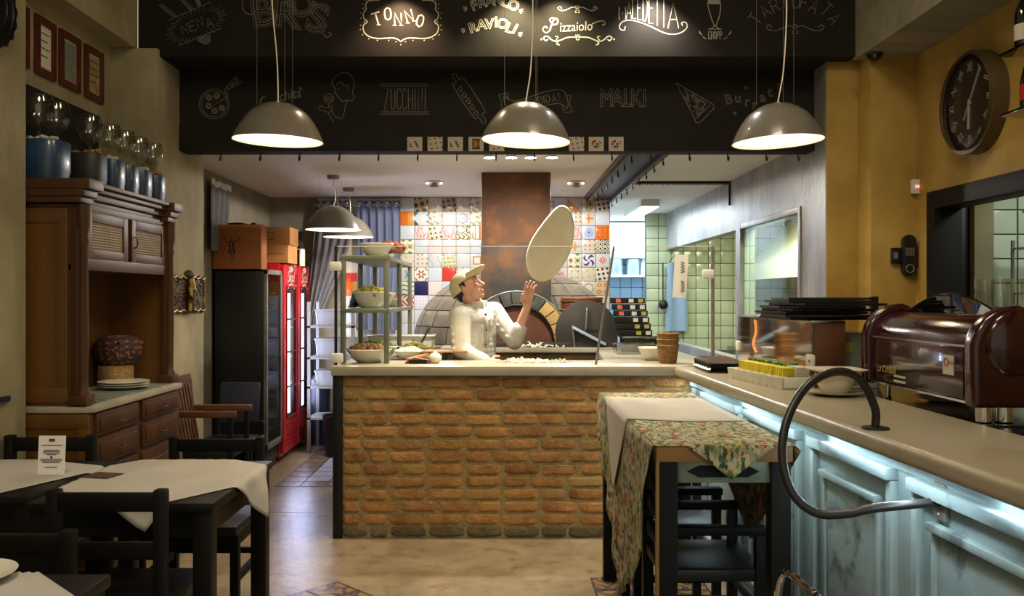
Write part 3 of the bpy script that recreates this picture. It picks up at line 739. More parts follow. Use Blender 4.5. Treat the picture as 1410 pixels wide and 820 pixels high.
# ---------------------------------------------------------------- oven
ov = thing('pizza_oven', 'domed wood-fired pizza oven of pale blocks with a rusty flue', 'oven', (.13, 8.2, 0))
MB().box(-.95, .62, -.85, .95, 0, 1.08).build('plinth', 'stone_dark', ov, bevel=.01)
MB().box(-.62, .95, -1.12, -.60, 1.045, 1.085).build('ledge', 'marble', ov, bevel=.006)
MB().box(-.60, .93, -1.08, -.80, 0, 1.045).build('ledge_front', 'stone_dark', ov, bevel=.006)
RX, RZ, Z0 = .95, .70, 1.085
MB().lathe([(RX*.985*math.cos(a*PI/24), Z0+RZ*.985*math.sin(a*PI/24)) for a in range(12)]+[(0, Z0+RZ*.985)], n=48).build('dome_core', 'dome_joint', ov, ang=80)
def dome_block(a0, a1, t0, t1):
    mb = MB(); vs_ = []; nu, nv = 4, 3
    for k, s in ((0, .97), (1, 1.0)):
        for j in range(nv+1):
            for i in range(nu+1):
                a = a0+(a1-a0)*i/nu; t = t0+(t1-t0)*j/nv
                vs_.append((RX*s*math.cos(t)*math.cos(a), RX*s*math.cos(t)*math.sin(a), Z0+RZ*s*math.sin(t)))
    W = (nu+1)*(nv+1); fs = [(W+j*(nu+1)+i, W+j*(nu+1)+i+1, W+(j+1)*(nu+1)+i+1, W+(j+1)*(nu+1)+i) for j in range(nv) for i in range(nu)]
    ed = [(j*(nu+1)) for j in range(nv+1)]; er = [j*(nu+1)+nu for j in range(nv+1)]
    eb = list(range(nu+1)); et = [nv*(nu+1)+i for i in range(nu+1)]
    for e in (ed, er, eb, et):
        for i in range(len(e)-1): fs.append((e[i], e[i+1], e[i+1]+W, e[i]+W))
    return mb.add(vs_, fs)
nr = 7; dt = PI/2/nr*.96
for j in range(nr):
    nb = max(6, int(26*math.cos(j*dt+dt/2)))
    for i in range(nb):
        a0 = 2*PI*(i+.5*(j % 2))/nb; a1 = a0+2*PI/nb
        am = (a0+a1)/2 % (2*PI)
        if PI*.12 < am < PI*.88 and j < 5: continue      # turned to the wall
        dome_block(a0+.008, a1-.008, j*dt+.007, (j+1)*dt-.007).build('dome_block', 'dome_stone', ov, ang=80)
# arch of the mouth
YA = -.97
for k in range(13):
    a0 = PI*k/13+.012; a1 = PI*(k+1)/13-.012
    pl = []
    for s in range(5):
        a = a0+(a1-a0)*s/4; pl.append((.43*math.cos(a), 1.10+.43*math.sin(a)*1.02))
    for s in range(4, -1, -1):
        a = a0+(a1-a0)*s/4; pl.append((.30*math.cos(a), 1.10+.33*math.sin(a)*1.0))
    MB().prism(pl, 'y', YA-.03, YA+.45).build('arch_brick', 'arch_slate' if 4 <= k <= 9 else 'arch_buff', ov, bevel=.004)
MB().prism([(.30*math.cos(PI*k/20), 1.10+.33*math.sin(PI*k/20)) for k in range(21)], 'y', YA+.0, YA+.02).build('oven_door', 'rust_door', ov)
MB().tube([(.437*math.cos(PI*k/24), YA-.03, 1.10+.445*math.sin(PI*k/24)) for k in range(25)], .006, 8).build('arch_trim', 'metal_grey', ov)
MB().tube([(.305*math.cos(PI*k/24), YA-.03, 1.10+.33*math.sin(PI*k/24)) for k in range(25)], .012, 8).build('mouth_rim', 'black_iron', ov)
MB().box(-.40, .46, YA-.10, YA+.0, 1.085, 1.125).build('iron_sill', 'soot_steel', ov, bevel=.004)
MB().box(-.295, .287, -.85, -.35, 1.50, CZ-.002).build('flue', 'rust_steel', ov, bevel=.004)
MB().prism([(-.295, 1.50), (.287, 1.50), (.287, 1.40), (.16, 1.50), (-.16, 1.50), (-.295, 1.40)], 'y', -.85, -.80).build('flue_apron', 'soot_steel', ov)
MB().box(-.30, .292, -.857, -.85, 1.42, 1.95).build('flue_plate', 'soot_rust', ov, bevel=.002)
# ---------------------------------------------------------------- glass guard on the counter
def bracket(p, parent, name='clip', rot=0):
    MB().obox(p, (.075, .03, .06), (0, 0, rot)).build(name, 'white_plastic', parent, bevel=.012)
t = thing('glass_screen', 'clear glass screen standing along the counter in front of the pizza maker', 'glass screen', (0, 5.47, ZC))
MB().box(-1.03, .70, 0, .008, 0.0, .745).build('glass_pane', 'pane', t)
MB().box(.705, 1.32, 0, .008, .0, .745).build('glass_pane', 'pane', t)
MB().box(-1.046, -1.030, -.002, .012, .0, .745).build('edge_strip', 'black_iron', t)
MB().box(1.32, 1.34, -.004, .014, 0, .745).build('edge_strip', 'metal_grey', t)
MB().box(-1.03, 1.32, -.001, .009, .742, .748).build('top_edge', 'porcelain', t)
for p in ((-1.04, .004, .62), (-1.03, .004, .045), (1.30, .004, .57)): bracket(p, t)
MB().cyl((.705, -.02, .74), (.60, .05, 0), .008).build('support_rod', 'metal_grey', t)
t = thing('paper_notice', 'white printed notice taped to the glass screen', 'notice', P(937, 380, 5.46))
MB().obox((0, 0, 0), (.085, .002, .27), (0, .06, 0)).build('sheet', 'paper_white', t)
for z_ in (.055, -.065):
    mb = MB(); q_ = [Vector((.012+(.012 if i_ % 2 else -.010), -.003, z_+.035-.0085*i_)) for i_ in range(9)]
    mb.tube(q_, .0028, 5); mb.build('lettering', 'ink', t)
# ---------------------------------------------------------------- steel rack on the counter
rk_ = thing('steel_rack', 'narrow grey steel rack with two shelves standing on the worktop', 'rack', (0, 0, ZC))
X0, X1, Y0, Y1 = -1.015, -.735, 5.60, 7.02
for x in (X0, X1):
    for y in (Y0, 6.3, Y1):
        MB().box(x-.016, x+.016, y-.016, y+.016, 0, .70).build('post', 'rack_green', rk_, bevel=.003)
for z in (.325, .665):
    sh = MB().box(X0-.016, X1+.016, Y0-.018, Y1+.018, z, z+.028).build('shelf', 'rack_green', rk_, bevel=.003)
def bowl(name, label, cat, x, y, z, r, h, m='porcelain', fill=None, group=None, sq=0, fillname='food'):
    t = thing(name, label, cat, (x, y, z), 0, group)
    pr = [(0, 0), (r*.45, 0), (r*.5, .006), (r*.72, h*.35), (r*.92, h*.8), (r, h), (r*.97, h+.003), (r*.9, h*.85), (r*.68, h*.4), (0, h*.2)]
    MB().lathe(pr, n=36, sq=sq).build('bowl_body', m, t, ang=50)
    if fill:
        mb = MB(); rnd = random.Random(name+label)
        for k in range(60):
            a = rnd.uniform(0, 2*PI); rr = r*.85*math.sqrt(rnd.random()); hh = h*.72+(1-(rr/r)**2)*h*.55
            s_ = rnd.uniform(.10, .2)*r
            mb.sphere((rr*math.cos(a), rr*math.sin(a), hh), (s_, s_*rnd.uniform(.6, 1.2), s_*.6), 7, 5, Euler((rnd.random()*3, rnd.random()*3, 0)).to_matrix())
        mb.lathe([(0, h*.45), (r*.8, h*.6), (r*.86, h*.8), (r*.5, h*1.0), (0, h*1.1)], n=20)
        o = mb.build(fillname, fill, t); o['kind'] = 'stuff'
    return t
zs = ZC+.353; zt = ZC+.693
bowl('salad_bowl', 'deep white bowl of golden vegetables on the rack shelf', 'bowl', -.86, 5.74, zs, .125, .105, fill='food_yellow')
bowl('salad_bowl', 'white bowl of yellow greens behind the golden vegetables on the rack', 'bowl', -.85, 6.06, zs, .12, .10, fill='food_yellow')
bowl('serving_dish', 'shallow white dish of red tomatoes at the far end of the rack shelf', 'dish', -.83, 6.42, zs, .12, .06, fill='food_red')
bowl('empty_bowl', 'wide empty white bowl on top of the rack', 'bowl', -.83, 5.78, zt, .115, .085)
bowl('glass_bowl', 'clear glass bowl of tomatoes on top of the rack', 'bowl', -.80, 6.25, zt, .125, .095, m='glassware', fill='food_red')
bowl('white_dish', 'small white dish with holes standing behind the bowl on the rack top', 'dish', -.90, 6.6, zt, .12, .12)
bowl('salad_bowl', 'large white bowl of sliced meat and salad on the worktop under the rack', 'bowl', -.87, 5.72, ZC, .155, .085, fill='food_brown')
bowl('salad_bowl', 'white bowl of greens on the worktop behind the meat bowl', 'bowl', -.86, 6.08, ZC, .145, .085, fill='food_green')
bowl('square_dish', 'square white dish of grated cheese beside the rack', 'dish', -.63, 5.98, ZC, .10, .06, fill='flour', sq=6)
bowl('square_dish', 'square white dish behind the cheese dish', 'dish', -.62, 6.26, ZC, .11, .07, sq=6, fill='food_yellow')
# striped cloths
for x, y, z, lab in ((-.96, 5.80, ZC+.353, 'blue striped cloth bunched on the rack shelf beside the golden bowl'),):
    rnd = random.Random(3); t = MB()
    t.grid(lambda u, v: (x-.04+.10*u+.02*math.sin(9*v), y-.12+.3*v, z+.004+.11*math.sin(PI*u)*(.7+.3*math.sin(7*v+u*4))), 14, 18)
    o = t.build('striped_cloth', tile_mat('stripe_cloth', '#34508a', [(waves(6, .16, .3), '#c9cdd6')], .9)); tag(o, lab, 'cloth')
t = thing('white_trough', 'long white plastic trough at the back of the left worktop', 'trough', (-.78, 6.86, ZC))
MB().box(-.25, .25, -.10, .10, 0, .012).box(-.25, .25, -.10, -.088, 0, .12).box(-.25, .25, .088, .10, 0, .12).box(-.25, -.238, -.1, .1, 0, .12).box(.238, .25, -.1, .1, 0, .12).build('tub', 'porcelain', t, bevel=.004)
MB().box(-.262, .262, -.112, .112, .118, .130).box(-.24, .24, -.09, .09, .10, .119).build('rim_lid', 'porcelain', t, bevel=.004)
# small things near the chef
t = thing('oil_bottle', 'clear glass bottle half full of green olive oil on the worktop', 'bottle', (-.545, 6.50, ZC))
MB().lathe([(0, 0), (.048, 0), (.052, .01), (.052, .11), (.045, .14), (.018, .17), (.014, .22), (.018, .225), (.016, .225)], n=24).build('bottle_glass', 'glassware', t, ang=60)
MB().lathe([(0, .004), (.047, .006), (.048, .06), (0, .06)], n=24).build('oil', 'olive_oil', t)
t = thing('utensil_jar', 'glass jar holding a dark spoon beside the steel rack', 'jar', (-.64, 6.62, ZC))
MB().lathe([(0, 0), (.04, 0), (.045, .02), (.042, .1), (.045, .105), (.040, .105), (.036, .02), (0, .008)], n=20).build('jar_body', 'glassware', t)
MB().cyl((0, 0, .01), (.10, -.02, .20), .007).build('spoon', 'wood_sideboard', t)
t = thing('pizza_peel', 'wooden pizza peel lying across the worktop beside the chef', 'peel', (-.50, 5.86, ZC))
MB().bar((-.12, -.10, .014), (.04, .10, .045), .035, .016).build('handle', 'wood_peel', t, bevel=.004)
MB().obox((.12, .16, .055), (.30, .24, .012)).build('blade', 'wood_peel', t, bevel=.004)
for xx in (.02, .12): MB().box(xx, xx+.012, .07, .085, 0.0, .05).build('foot', 'black_iron', t)
t = thing('grater', 'low red and black metal grater lying on the front of the worktop', 'grater', (-.535, 5.60, ZC))
MB().prism([(-.085, 0), (.085, 0), (.07, .026), (-.02, .040), (-.075, .012)], 'y', -.03, .03).build('frame', 'grater', t, bevel=.004)
MB().box(-.055, .06, -.034, -.028, .004, .026).build('blade_plate', 'black_iron', t)
t = MB().sphere((0, 0, .033), (.042, .036, .035), 20, 12).lathe([(.02, .06), (.012, .072), (.004, .078), (0, .078)], n=12)
tag(t.build('garlic_bulb', 'flour', loc=(-.425, 5.62, ZC), ang=60), 'white garlic bulb on the front edge of the worktop', 'garlic')
# flour and shreds on the ledge
mb = MB(); rnd = random.Random(5)
for k in range(260):
    x = rnd.gauss(.19, .10); y = rnd.uniform(5.62, 5.85); s_ = rnd.uniform(.003, .009)
    mb.obox((x, y, ZC+s_*.6+abs(rnd.gauss(0, .006))), (s_*3, s_, s_*.8), (rnd.uniform(-.6, .6), rnd.uniform(-.6, .6), rnd.random()*3))
tag(mb.build('flour_crumbs', 'flour', smooth=False), 'scattered white flour and shreds on the worktop', 'flour', kind='stuff')
mb = MB()
for k in range(240):
    x = rnd.gauss(.25, .11); y = rnd.uniform(7.10, 7.22); s_ = rnd.uniform(.004, .011)
    mb.obox((x, y, 1.088+abs(rnd.gauss(0, .016))*max(0, 1-abs(x-.25)*3)), (s_*3, s_, s_), (rnd.uniform(-.8, .8), rnd.uniform(-.8, .8), rnd.random()*3))
tag(mb.build('flour_crumbs', 'flour', smooth=False), 'heap of white shreds on the oven ledge', 'flour', kind='stuff')
# right wing
t = thing('oven_door_panel', 'round-topped black metal door leaning beside the oven mouth', 'oven door', (.70, 7.135, 1.086))
pl = [(.255*math.cos(PI*k/24), .13+.25*math.sin(PI*k/24)) for k in range(25)]+[(-.255, 0), (.255, 0)]
MB().prism(pl, 'y', 0, .014).xf(Matrix.Rotation(-.04, 4, 'X')).build('panel', 'soot_steel', t, bevel=.002)
MB().tube(cat_rom([(0, -.0, .32), (0, -.035, .30), (-.01, -.03, .16), (-.012, -.005, .14)], 5), .007, 8).build('handle', 'metal_grey', t)
MB().box(-.09, .09, -.012, -.002, .14, .145).build('band', 'black_iron', t)
bs = MB().lathe([(0, 0), (.175, 0), (.18, .006), (.18, .016), (.175, .022), (0, .022)], n=32).mesh('board', M['wood_brown'])
bt = MB().lathe([(0, 0), (.175, 0), (.18, .006), (.18, .016), (.175, .022), (0, .022)], n=32).mesh('board', M['terracotta'])
bdt = MB().lathe([(0, 0), (.10, 0), (.105, .1), (.10, .29), (0, .29)], n=32)
t = thing('board_stand', 'round dark stand behind the black oven door carrying the wooden boards', 'stand', (.68, 7.40, 1.086)); bdt.build('drum', 'black_iron', t)
for k in range(5):
    o = inst('pizza_board', bs if k % 2 else bt, (.69+random.uniform(-.008, .008), 7.41, 1.086+.292+k*.0235))
    tag(o, ('lowest', 'second', 'third', 'fourth', 'topmost')[k]+' round brown pizza board of the stack behind the black oven door', 'board', 'round pizza boards stacked by the oven')
t = thing('angled_tray', 'narrow steel tray leaning on the worktop before the black oven door', 'tray', (.58, 7.10, 1.086))
MB().bar((0, 0, .16), (.27, 0, .02), .05, .012).bar((0, .02, .168), (.27, .02, .028), .008, .02).bar((0, -.02, .168), (.27, -.02, .028), .008, .02).build('channel', 'blue_steel', t, bevel=.002)
MB().cyl((.02, 0, 0), (.0, 0, .18), .006).build('rod', 'metal_grey', t)
t = thing('steel_box', 'low stainless steel box on the right worktop', 'box', (1.00, 6.60, ZC))
MB().box(-.14, .16, -.12, .12, 0.0, .075).build('shell', 'steel', t, bevel=.006)
MB().box(-.11, .13, -.124, -.119, .018, .06).build('front_plate', 'metal_grey', t, bevel=.002)
t = thing('dark_appliance', 'black appliance with a steel lid behind the low steel box', 'appliance', (1.10, 6.98, ZC))
MB().box(-.13, .13, -.12, .12, 0, .10).build('body', 'black_plastic', t, bevel=.004)
MB().box(-.145, .145, -.13, .13, .10, .118).build('lid', 'steel', t, bevel=.004)
for k in range(6):
    t = thing('spice_box', ('lowest', 'second', 'third', 'fourth', 'fifth', 'topmost')[k]+' flat black box of the leaning labelled stack beside the oven', 'box', (1.045-.012*(k-2), 6.98, ZC+.12+k*.051), -.12, 'stack of labelled black boxes beside the oven')
    MB().box(-.135, .135, -.10, .10, 0, .046).build('case', 'wood_dark', t, bevel=.003)
    for xx, mm in ((-.07, 'food_red' if k > 2 else 'wood_dark'), (.03, 'label_cream' if k > 1 else 'food_yellow'), (.105, 'food_yellow' if k % 2 else 'label_cream')):
        MB().box(xx-.02, xx+.018, -.103, -.1, .008, .038).build('label_sticker', mm, t)
bowl('white_bowl', 'white square bowl beside the wicker baskets', 'bowl', 1.03, 5.90, ZC, .10, .085, sq=5)
wk = MB().lathe([(0, 0), (.05, 0), (.056, .01), (.070, .11), (.076, .115), (.072, .12), (.064, .11), (.05, .015), (0, .012)], n=28).mesh('basket_body', M['wicker'])
for k in range(3):
    o = inst('wicker_basket', wk, (1.075, 5.62, ZC+k*.038)); tag(o, ['lowest', 'middle', 'topmost'][k]+' brown wicker basket of the nested stack on the worktop', 'basket', 'nested wicker baskets')
# ---------------------------------------------------------------- fridges and boxes, kitchen left side
XF = -2.0
t = thing('wine_cooler', 'tall black wine cooler with a glass door beside the plaster pillar', 'fridge', (XF, 7.34, 0))
MB().box(-.43, 0, 0, .02, .08, 1.73).box(-.43, 0, .49, .51, .08, 1.73).box(-.43, -.41, 0, .51, .08, 1.73).box(-.43, 0, 0, .51, 1.71, 1.73).box(-.43, 0, 0, .51, .08, .20).build('cabinet', 'black_plastic', t, bevel=.003)
MB().box(-.40, -.02, .02, .49, .0, .08).build('plinth', 'black_plastic', t)
for z in (.32, .47, .62, .77, .92, 1.07, 1.22, 1.37, 1.52):
    MB().box(-.40, -.02, .03, .48, z, z+.02).build('shelf', 'wood_brown', t)
d_ = MB().box(.0, .03, .0, .03, .2, 1.73).box(0, .03, .48, .51, .2, 1.73).box(0, .03, 0, .51, 1.69, 1.73).box(0, .03, 0, .51, .2, .25).build('door', 'metal_grey', t, bevel=.003)
MB().box(.008, .018, .03, .48, .25, 1.69).build('door_glass', 'fridge_glass', d_)
def red_fridge(y, label):
    t = thing('drinks_fridge', label, 'fridge', (XF, y, 0), 0, 'red slim drinks fridges')
    MB().box(-.43, 0, 0, .53, .04, 1.80).build('cabinet', 'red_gloss', t, bevel=.012)
    d_ = MB().box(.0, .035, .01, .52, .30, 1.79)
    d_ = MB().prism([(.01, .08), (.52, .08), (.52, 1.76), (.49, 1.80), (.04, 1.80), (.01, 1.76)], 'x', 0, .035).build('door', 'red_gloss', t, bevel=.006)
    MB().box(.033, .037, .11, .44, .40, 1.58).build('door_glass', 'black_gloss', d_, bevel=.0015)
    for z0, z1 in ((.43, .66), (.68, .98), (1.0, 1.28), (1.30, 1.53)):
        mb = MB().box(.037, .040, .13, .22, z0, z1); mb.build('light_panel', 'fridge_led', d_)
    for z in (.67, .99, 1.29): MB().box(.037, .045, .12, .42, z-.006, z+.006).build('shelf_line', 'black_plastic', d_)
    MB().box(.036, .045, .09, .105, .38, 1.6).box(.036, .045, .445, .46, .38, 1.6).box(.036, .045, .09, .46, 1.585, 1.6).box(.036, .045, .09, .46, .38, .395).build('door_trim', 'red_dark', d_, bevel=.003)
    for j in range(5):
        for i in range(3): MB().box(.034, .038, .10+.12*i, .19+.12*i, .13+.045*j, .15+.045*j).build('vent_slot', 'red_dark', d_)
    tx = text_mb('Skol', .15, shear=.2); tx.xf(Matrix.Translation((.038, .265, 1.68)) @ Matrix.Rotation(PI/2, 4, 'Z')); tx.build('lettering', 'porcelain', d_)
    cr = MB()
    for k in range(5):
        a = math.radians(50+20*k); cr.bar((.038, .265+.05*math.cos(a), 1.71+.05*math.sin(a)*.5), (.038, .265+.11*math.cos(a), 1.70+.085*math.sin(a)), .004, .010)
    cr.build('emblem', 'porcelain', d_)
    for s_ in (-1, 1): MB().bar((.038, .265+s_*.02, 1.615), (.038, .265+s_*.13, 1.575), .004, .014).build('emblem_ribbon', 'porcelain', d_)
    light('fridge_lamp', 'AREA', (XF+.06, y+.26, .98), 12, (.55, .62, 1), 1.1, rot=(0, -PI/2, 0), size_y=.12)
    return t
red_fridge(7.88, 'slim red drinks fridge with a lit door next to the wine cooler')
red_fridge(8.43, 'slim red drinks fridge with a lit door next to the draped grey curtain')
t = thing('wine_crate', 'orange-brown wooden wine crate with a burnt figure, on the wine cooler', 'crate', (0, 7.34, 1.732))
MB().box(-2.43, -2.02, 0, .18, 0, .375).build('crate_body', 'wood_box', t, bevel=.004)
MB().box(-2.43, -2.02, -.002, 0, .355, .375).build('lid_edge', 'wood_box_pale', t)
yb_ = 7.337
fg = MB()
for pts, w_ in (([(308,325),(310,331),(314,334)], 1.2), ([(314,334),(318,332),(322,333)], 2.2), ([(319,328),(318,330)], 2.4), ([(322,333),(327,331),(330,328)], 1.6), ([(316,335),(317,342),(315,349)], 3), ([(321,334),(321,342),(323,350)], 3), ([(318,345),(320,356)], 1.6), ([(309,338),(308,350)], 1.2), ([(318,356),(320,357)], .7)):
    fg.stroke([(p[0], p[1]) for p in pts], w_, yb_)
fg.xf(Matrix.Translation((0, -7.34, -1.732))); fg.build('burnt_figure', 'burnt', t)
t = thing('wine_crate', 'pale wooden wine crate lying on the red fridge, one below another', 'crate', (0, 7.90, 1.805))
MB().box(-2.30, -1.93, 0, .35, 0, .165).build('crate_body', 'wood_box_pale', t, bevel=.003)
MB().box(-2.2, -1.96, -.002, 0, .08, .085).build('board_joint', 'burnt', t)
t = thing('wine_crate', 'pale wooden wine crate with burnt lettering, topmost on the red fridge', 'crate', (0, 7.92, 1.972))
MB().box(-2.30, -1.92, 0, .33, 0, .16).build('crate_body', 'wood_box_pale', t, bevel=.003)
mb = MB().stroke([(362, 319), (372, 320), (379, 321)], .8, 7.917).stroke([(362, 329), (370, 330), (378, 329)], .8, 7.917).stroke([(365, 323), (364, 325)], 1.4, 7.917)
mb.xf(Matrix.Translation((0, -7.92, -1.972))).build('lettering', 'burnt', t)
t = thing('pepper_jar', 'dark topped glass jar standing on the red drinks fridge', 'jar', (-1.90, 8.15, 1.80)); t.location.x = -2.02+.10
t.location = (-1.94+.02, 8.0, 1.80); t.location = (-2.0, 8.62, 1.80)
MB().lathe([(0, 0), (.06, 0), (.06, .16), (.05, .18), (0, .18)], n=20).build('jar_body', 'porcelain', t)
MB().box(-.02, .02, -.063, -.055, 0, .16).build('strap', 'black_plastic', t)
MB().lathe([(.055, .17), (.06, .19), (.05, .26), (.03, .28), (.045, .30), (.04, .34), (0, .35)], n=16).build('lid', 'black_plastic', t)
for px, y, w_ in ((330, 7.5, .085), (352, 7.5, .03)):
    o = MB().lathe([(0, 0), (w_*.8, 0), (w_, .012), (w_*.5, .02), (0, .022)], n=20).build('small_dish', 'black_plastic', loc=((px-VX)*y/F, y-.06, 1.732+.376)); tag(o, 'small dark dish left on top of the wine crate' if w_ > .05 else 'tiny dark lid left on top of the wine crate', 'dish')
# dark striped drape on the left kitchen wall
def drape(fn, name, m, parent, nu=40, nv=20): return MB().grid(fn, nu, nv).build(name, m, parent, ang=80)
t = thing('side_curtain', 'dark grey curtain with a pale fringe on the kitchen side wall above the crate', 'curtain', (XKL, 0, 0))
drape(lambda u, v: (.05+.02*math.sin(u*22), 7.18+.5*u-.12*v*u, 2.43-.55*v), 'fabric', 'grey_cloth', t)
MB().grid(lambda u, v: (.055+.02*math.sin(u*22), 7.18+.5*u, 2.47-.05*v+.008*math.sin(u*60)), 40, 2).build('fringe', 'porcelain', t)
# back-wall curtains
t = thing('curtain_rod', 'thin metal curtain rod on the kitchen back wall', 'curtain rod', (0, YB-.12, 2.455))
MB().cyl((-1.96, 0, 0), (-1.05, 0, 0), .012).build('rod', 'metal_grey', t)
for x in (-1.95, -1.06): MB().box(x-.01, x+.01, 0, .12, -.015, .015).build('rod_bracket', 'metal_grey', t)
struct(MB().box(-1.94, -1.07, YB-.012, YB, 1.75, CZ-.01).build('window_2', 'porcelain_warm', bevel=.003))
t = thing('blue_curtain', 'blue-grey eyelet curtain hanging straight on the kitchen back wall', 'curtain', (0, YB-.12, 0))
drape(lambda u, v: (-1.50+.44*u+.01*math.sin(v*5), .035*math.sin(u*2*PI*5.5)*(.7+.3*v), 2.50-1.35*v), 'fabric', 'blue_cloth', t, 80, 10)
for k in range(5): MB().tube([(-1.47+.095*k+.018*math.cos(a*PI/6), -.03, 2.455+.018*math.sin(a*PI/6)) for a in range(12)], .004, 6, True).build('eyelet', 'chrome', t)
t = thing('grey_curtain', 'long grey curtain gathered and swept aside next to the red fridges', 'curtain', (0, YB-.12, 0))
def gc(u, v):
    top = Vector((-1.93+.36*u, 0, 2.50)); 
    knot = Vector((-2.0+.10*u, -.10, 1.16)); bot = Vector((-1.98+.10*u, -.08, .35))
    if v < .7:
        s_ = v/.7; e = s_*s_*(3-2*s_); p = top.lerp(knot, s_); p.x = top.x+(knot.x-top.x)*e*1.0+.10*math.sin(PI*s_)*u
    else: p = knot.lerp(bot, (v-.7)/.3)
    p.y += .03*math.sin(u*2*PI*5)
    return p
drape(gc, 'fabric', 'grey_cloth', t, 70, 40)
for k in range(4): MB().tube([(-1.90+.10*k+.018*math.cos(a*PI/6), -.03, 2.455+.018*math.sin(a*PI/6)) for a in range(12)], .004, 6, True).build('eyelet', 'chrome', t)
# shelf with white boxes beside the counter
t = thing('grey_shelving', 'grey metal shelving behind the counter end holding white tubs', 'shelving', (-1.62, 8.55, 0))
for x in (-.22, .20):
    for y in (-.2, .2): MB().box(x-.015, x+.015, y-.015, y+.015, 0, 1.45).build('post', 'trunk_grey', t)
for z in (.32, .62, .90, 1.2): MB().box(-.235, .215, -.215, .215, z, z+.02).build('shelf', 'trunk_grey', t)
for z, hh, lab in ((1.222, .14, 'topmost'), (.922, .16, 'upper'), (.642, .13, 'lower')):
    b_ = thing('white_tub', lab+' white plastic tub on the grey shelving behind the counter', 'tub', (-1.66, 8.5, z))
    MB().lathe([(0, 0), (.12, 0), (.14, hh), (.135, hh), (.115, .01), (0, .01)], n=24, sq=5).build('tub_body', 'tub_grey', b_); MB().lathe([(0, hh+.001), (.148, hh+.001), (.148, hh+.014), (0, hh+.018)], n=24, sq=5).build('tub_lid', 'tub_grey', b_)
t = thing('waste_bin', 'dark navy lidded waste bin between the red fridges and the shelving', 'bin', (-1.845, 8.88, 0))
MB().lathe([(0, 0), (.085, 0), (.10, .62), (0, .62)], n=24, sq=5).build('bin_body', 'navy', t); MB().lathe([(.104, .622), (.104, .66), (.06, .72), (0, .73)], n=24, sq=5).build('bin_lid', 'black_plastic', t)
t = thing('waste_bin', 'low black bin under the grey shelving', 'bin', (-1.55, 8.2, 0))
MB().lathe([(0, 0), (.10, 0), (.13, .38), (.135, .39), (.125, .39), (.1, .01), (0, .01)], n=24).build('bin_body', 'black_plastic', t)
# scullery: cabinets, shelf, pots ; apron, hood, worktop in the hot kitchen
t = thing('wall_cabinet', 'white wall cabinet in the bright scullery beyond the corridor', 'cabinet', (1.7, 12.22, 2.03))
MB().box(-.55, .5, -.14, .165, .0, .50).build('cabinet_body', 'white_cabinet', t, bevel=.004)
MB().box(-.55, -.03, -.155, -.14, .01, .24).build('door', 'white_cabinet', t, bevel=.003); MB().box(-.02, .5, -.155, -.14, .01, .24).build('door', 'white_cabinet', t, bevel=.003)
t = thing('wall_shelf', 'white shelf carrying steel pots in the scullery', 'shelf', (1.7, 12.2, 1.80)); MB().box(-.55, .5, -.15, .185, -.03, 0).build('board', 'white_cabinet', t, bevel=.003)
for x, r, h, lab in ((1.48+.12, .095, .27, 'tall steel stockpot on the scullery shelf'), (1.84, .09, .22, 'shorter steel pot with a dark lid on the scullery shelf')):
    t = thing('steel_pot', lab, 'pot', (x, 12.17, 1.801)); MB().lathe([(0, 0), (r*.95, 0), (r, .01), (r, h), (r*.96, h), (r*.94, .012), (0, .01)], n=24).build('pot_body', 'blue_steel', t)
    MB().lathe([(r*1.02, h+.001), (r*.9, h+.02), (.015, h+.03), (.015, h+.045), (0, h+.047)], n=24).build('pot_lid', 'black_plastic' if h < .25 else 'blue_steel', t)
    for s in (-1, 1): MB().tube(cat_rom([(s*r, -.03, h*.75), (s*(r+.025), 0, h*.75), (s*r, .03, h*.75)], 5), .005, 6).build('pot_handle', 'blue_steel', t)
t = thing('bottle', 'white bottle at the end of the scullery shelf', 'bottle', (1.99, 12.17, 1.801)); MB().lathe([(0, 0), (.04, 0), (.04, .18), (.015, .22), (.015, .26), (0, .26)], n=18).build('bottle_body', 'white_cabinet', t); MB().lathe([(.02, .255), (.02, .29), (0, .295)], n=14).build('cap', 'navy', t)
t = thing('blue_apron', 'blue apron hanging against the tiled kitchen wall', 'apron', (2.18, 10.9, 0))
MB().grid(lambda u, v: (-.10-.03*v+(.22+.06*v)*u, -.015*math.sin(u*9)-.02, 1.92-.85*v), 20, 12).build('fabric', 'apron_blue', t, ang=80)
MB().tube(cat_rom([(-.08, -.01, 1.92), (0, -.02, 2.02), (.10, -.01, 1.92)], 6), .006, 6).build('strap', 'navy', t)
t = thing('ladle', 'dark long-handled ladle hanging beside the blue apron', 'ladle', (2.02, 10.88, 0))
MB().cyl((0, 0, 1.92), (0, 0, 1.45), .008).build('handle', 'black_iron', t); MB().sphere((0, -.02, 1.40), (.06, .045, .06), 14, 8).build('bowl', 'black_iron', t)
t = thing('extractor_hood', 'sloping steel extractor hood above the stove of the hot kitchen', 'hood', (0, 0, 0))
MB().prism([(3.0, 1.72), (4.2, 1.72), (4.2, 2.45), (3.55, 2.45), (3.0, 1.86)], 'y', 8.2, 10.6).build('canopy', 'hood_pale', t, bevel=.005)
MB().box(2.99, 3.01, 8.18, 10.62, 1.70, 1.88).build('lip', 'hood_pale', t)
t = thing('kitchen_counter', 'steel counter with pots under the extractor hood', 'counter', (0, 0, 0))
MB().box(2.75, 4.2, 7.0, 10.6, .86, .90).build('top', 'steel', t); MB().box(2.8, 4.2, 7.05, 10.55, 0, .86).build('cabinet', 'blue_steel', t)
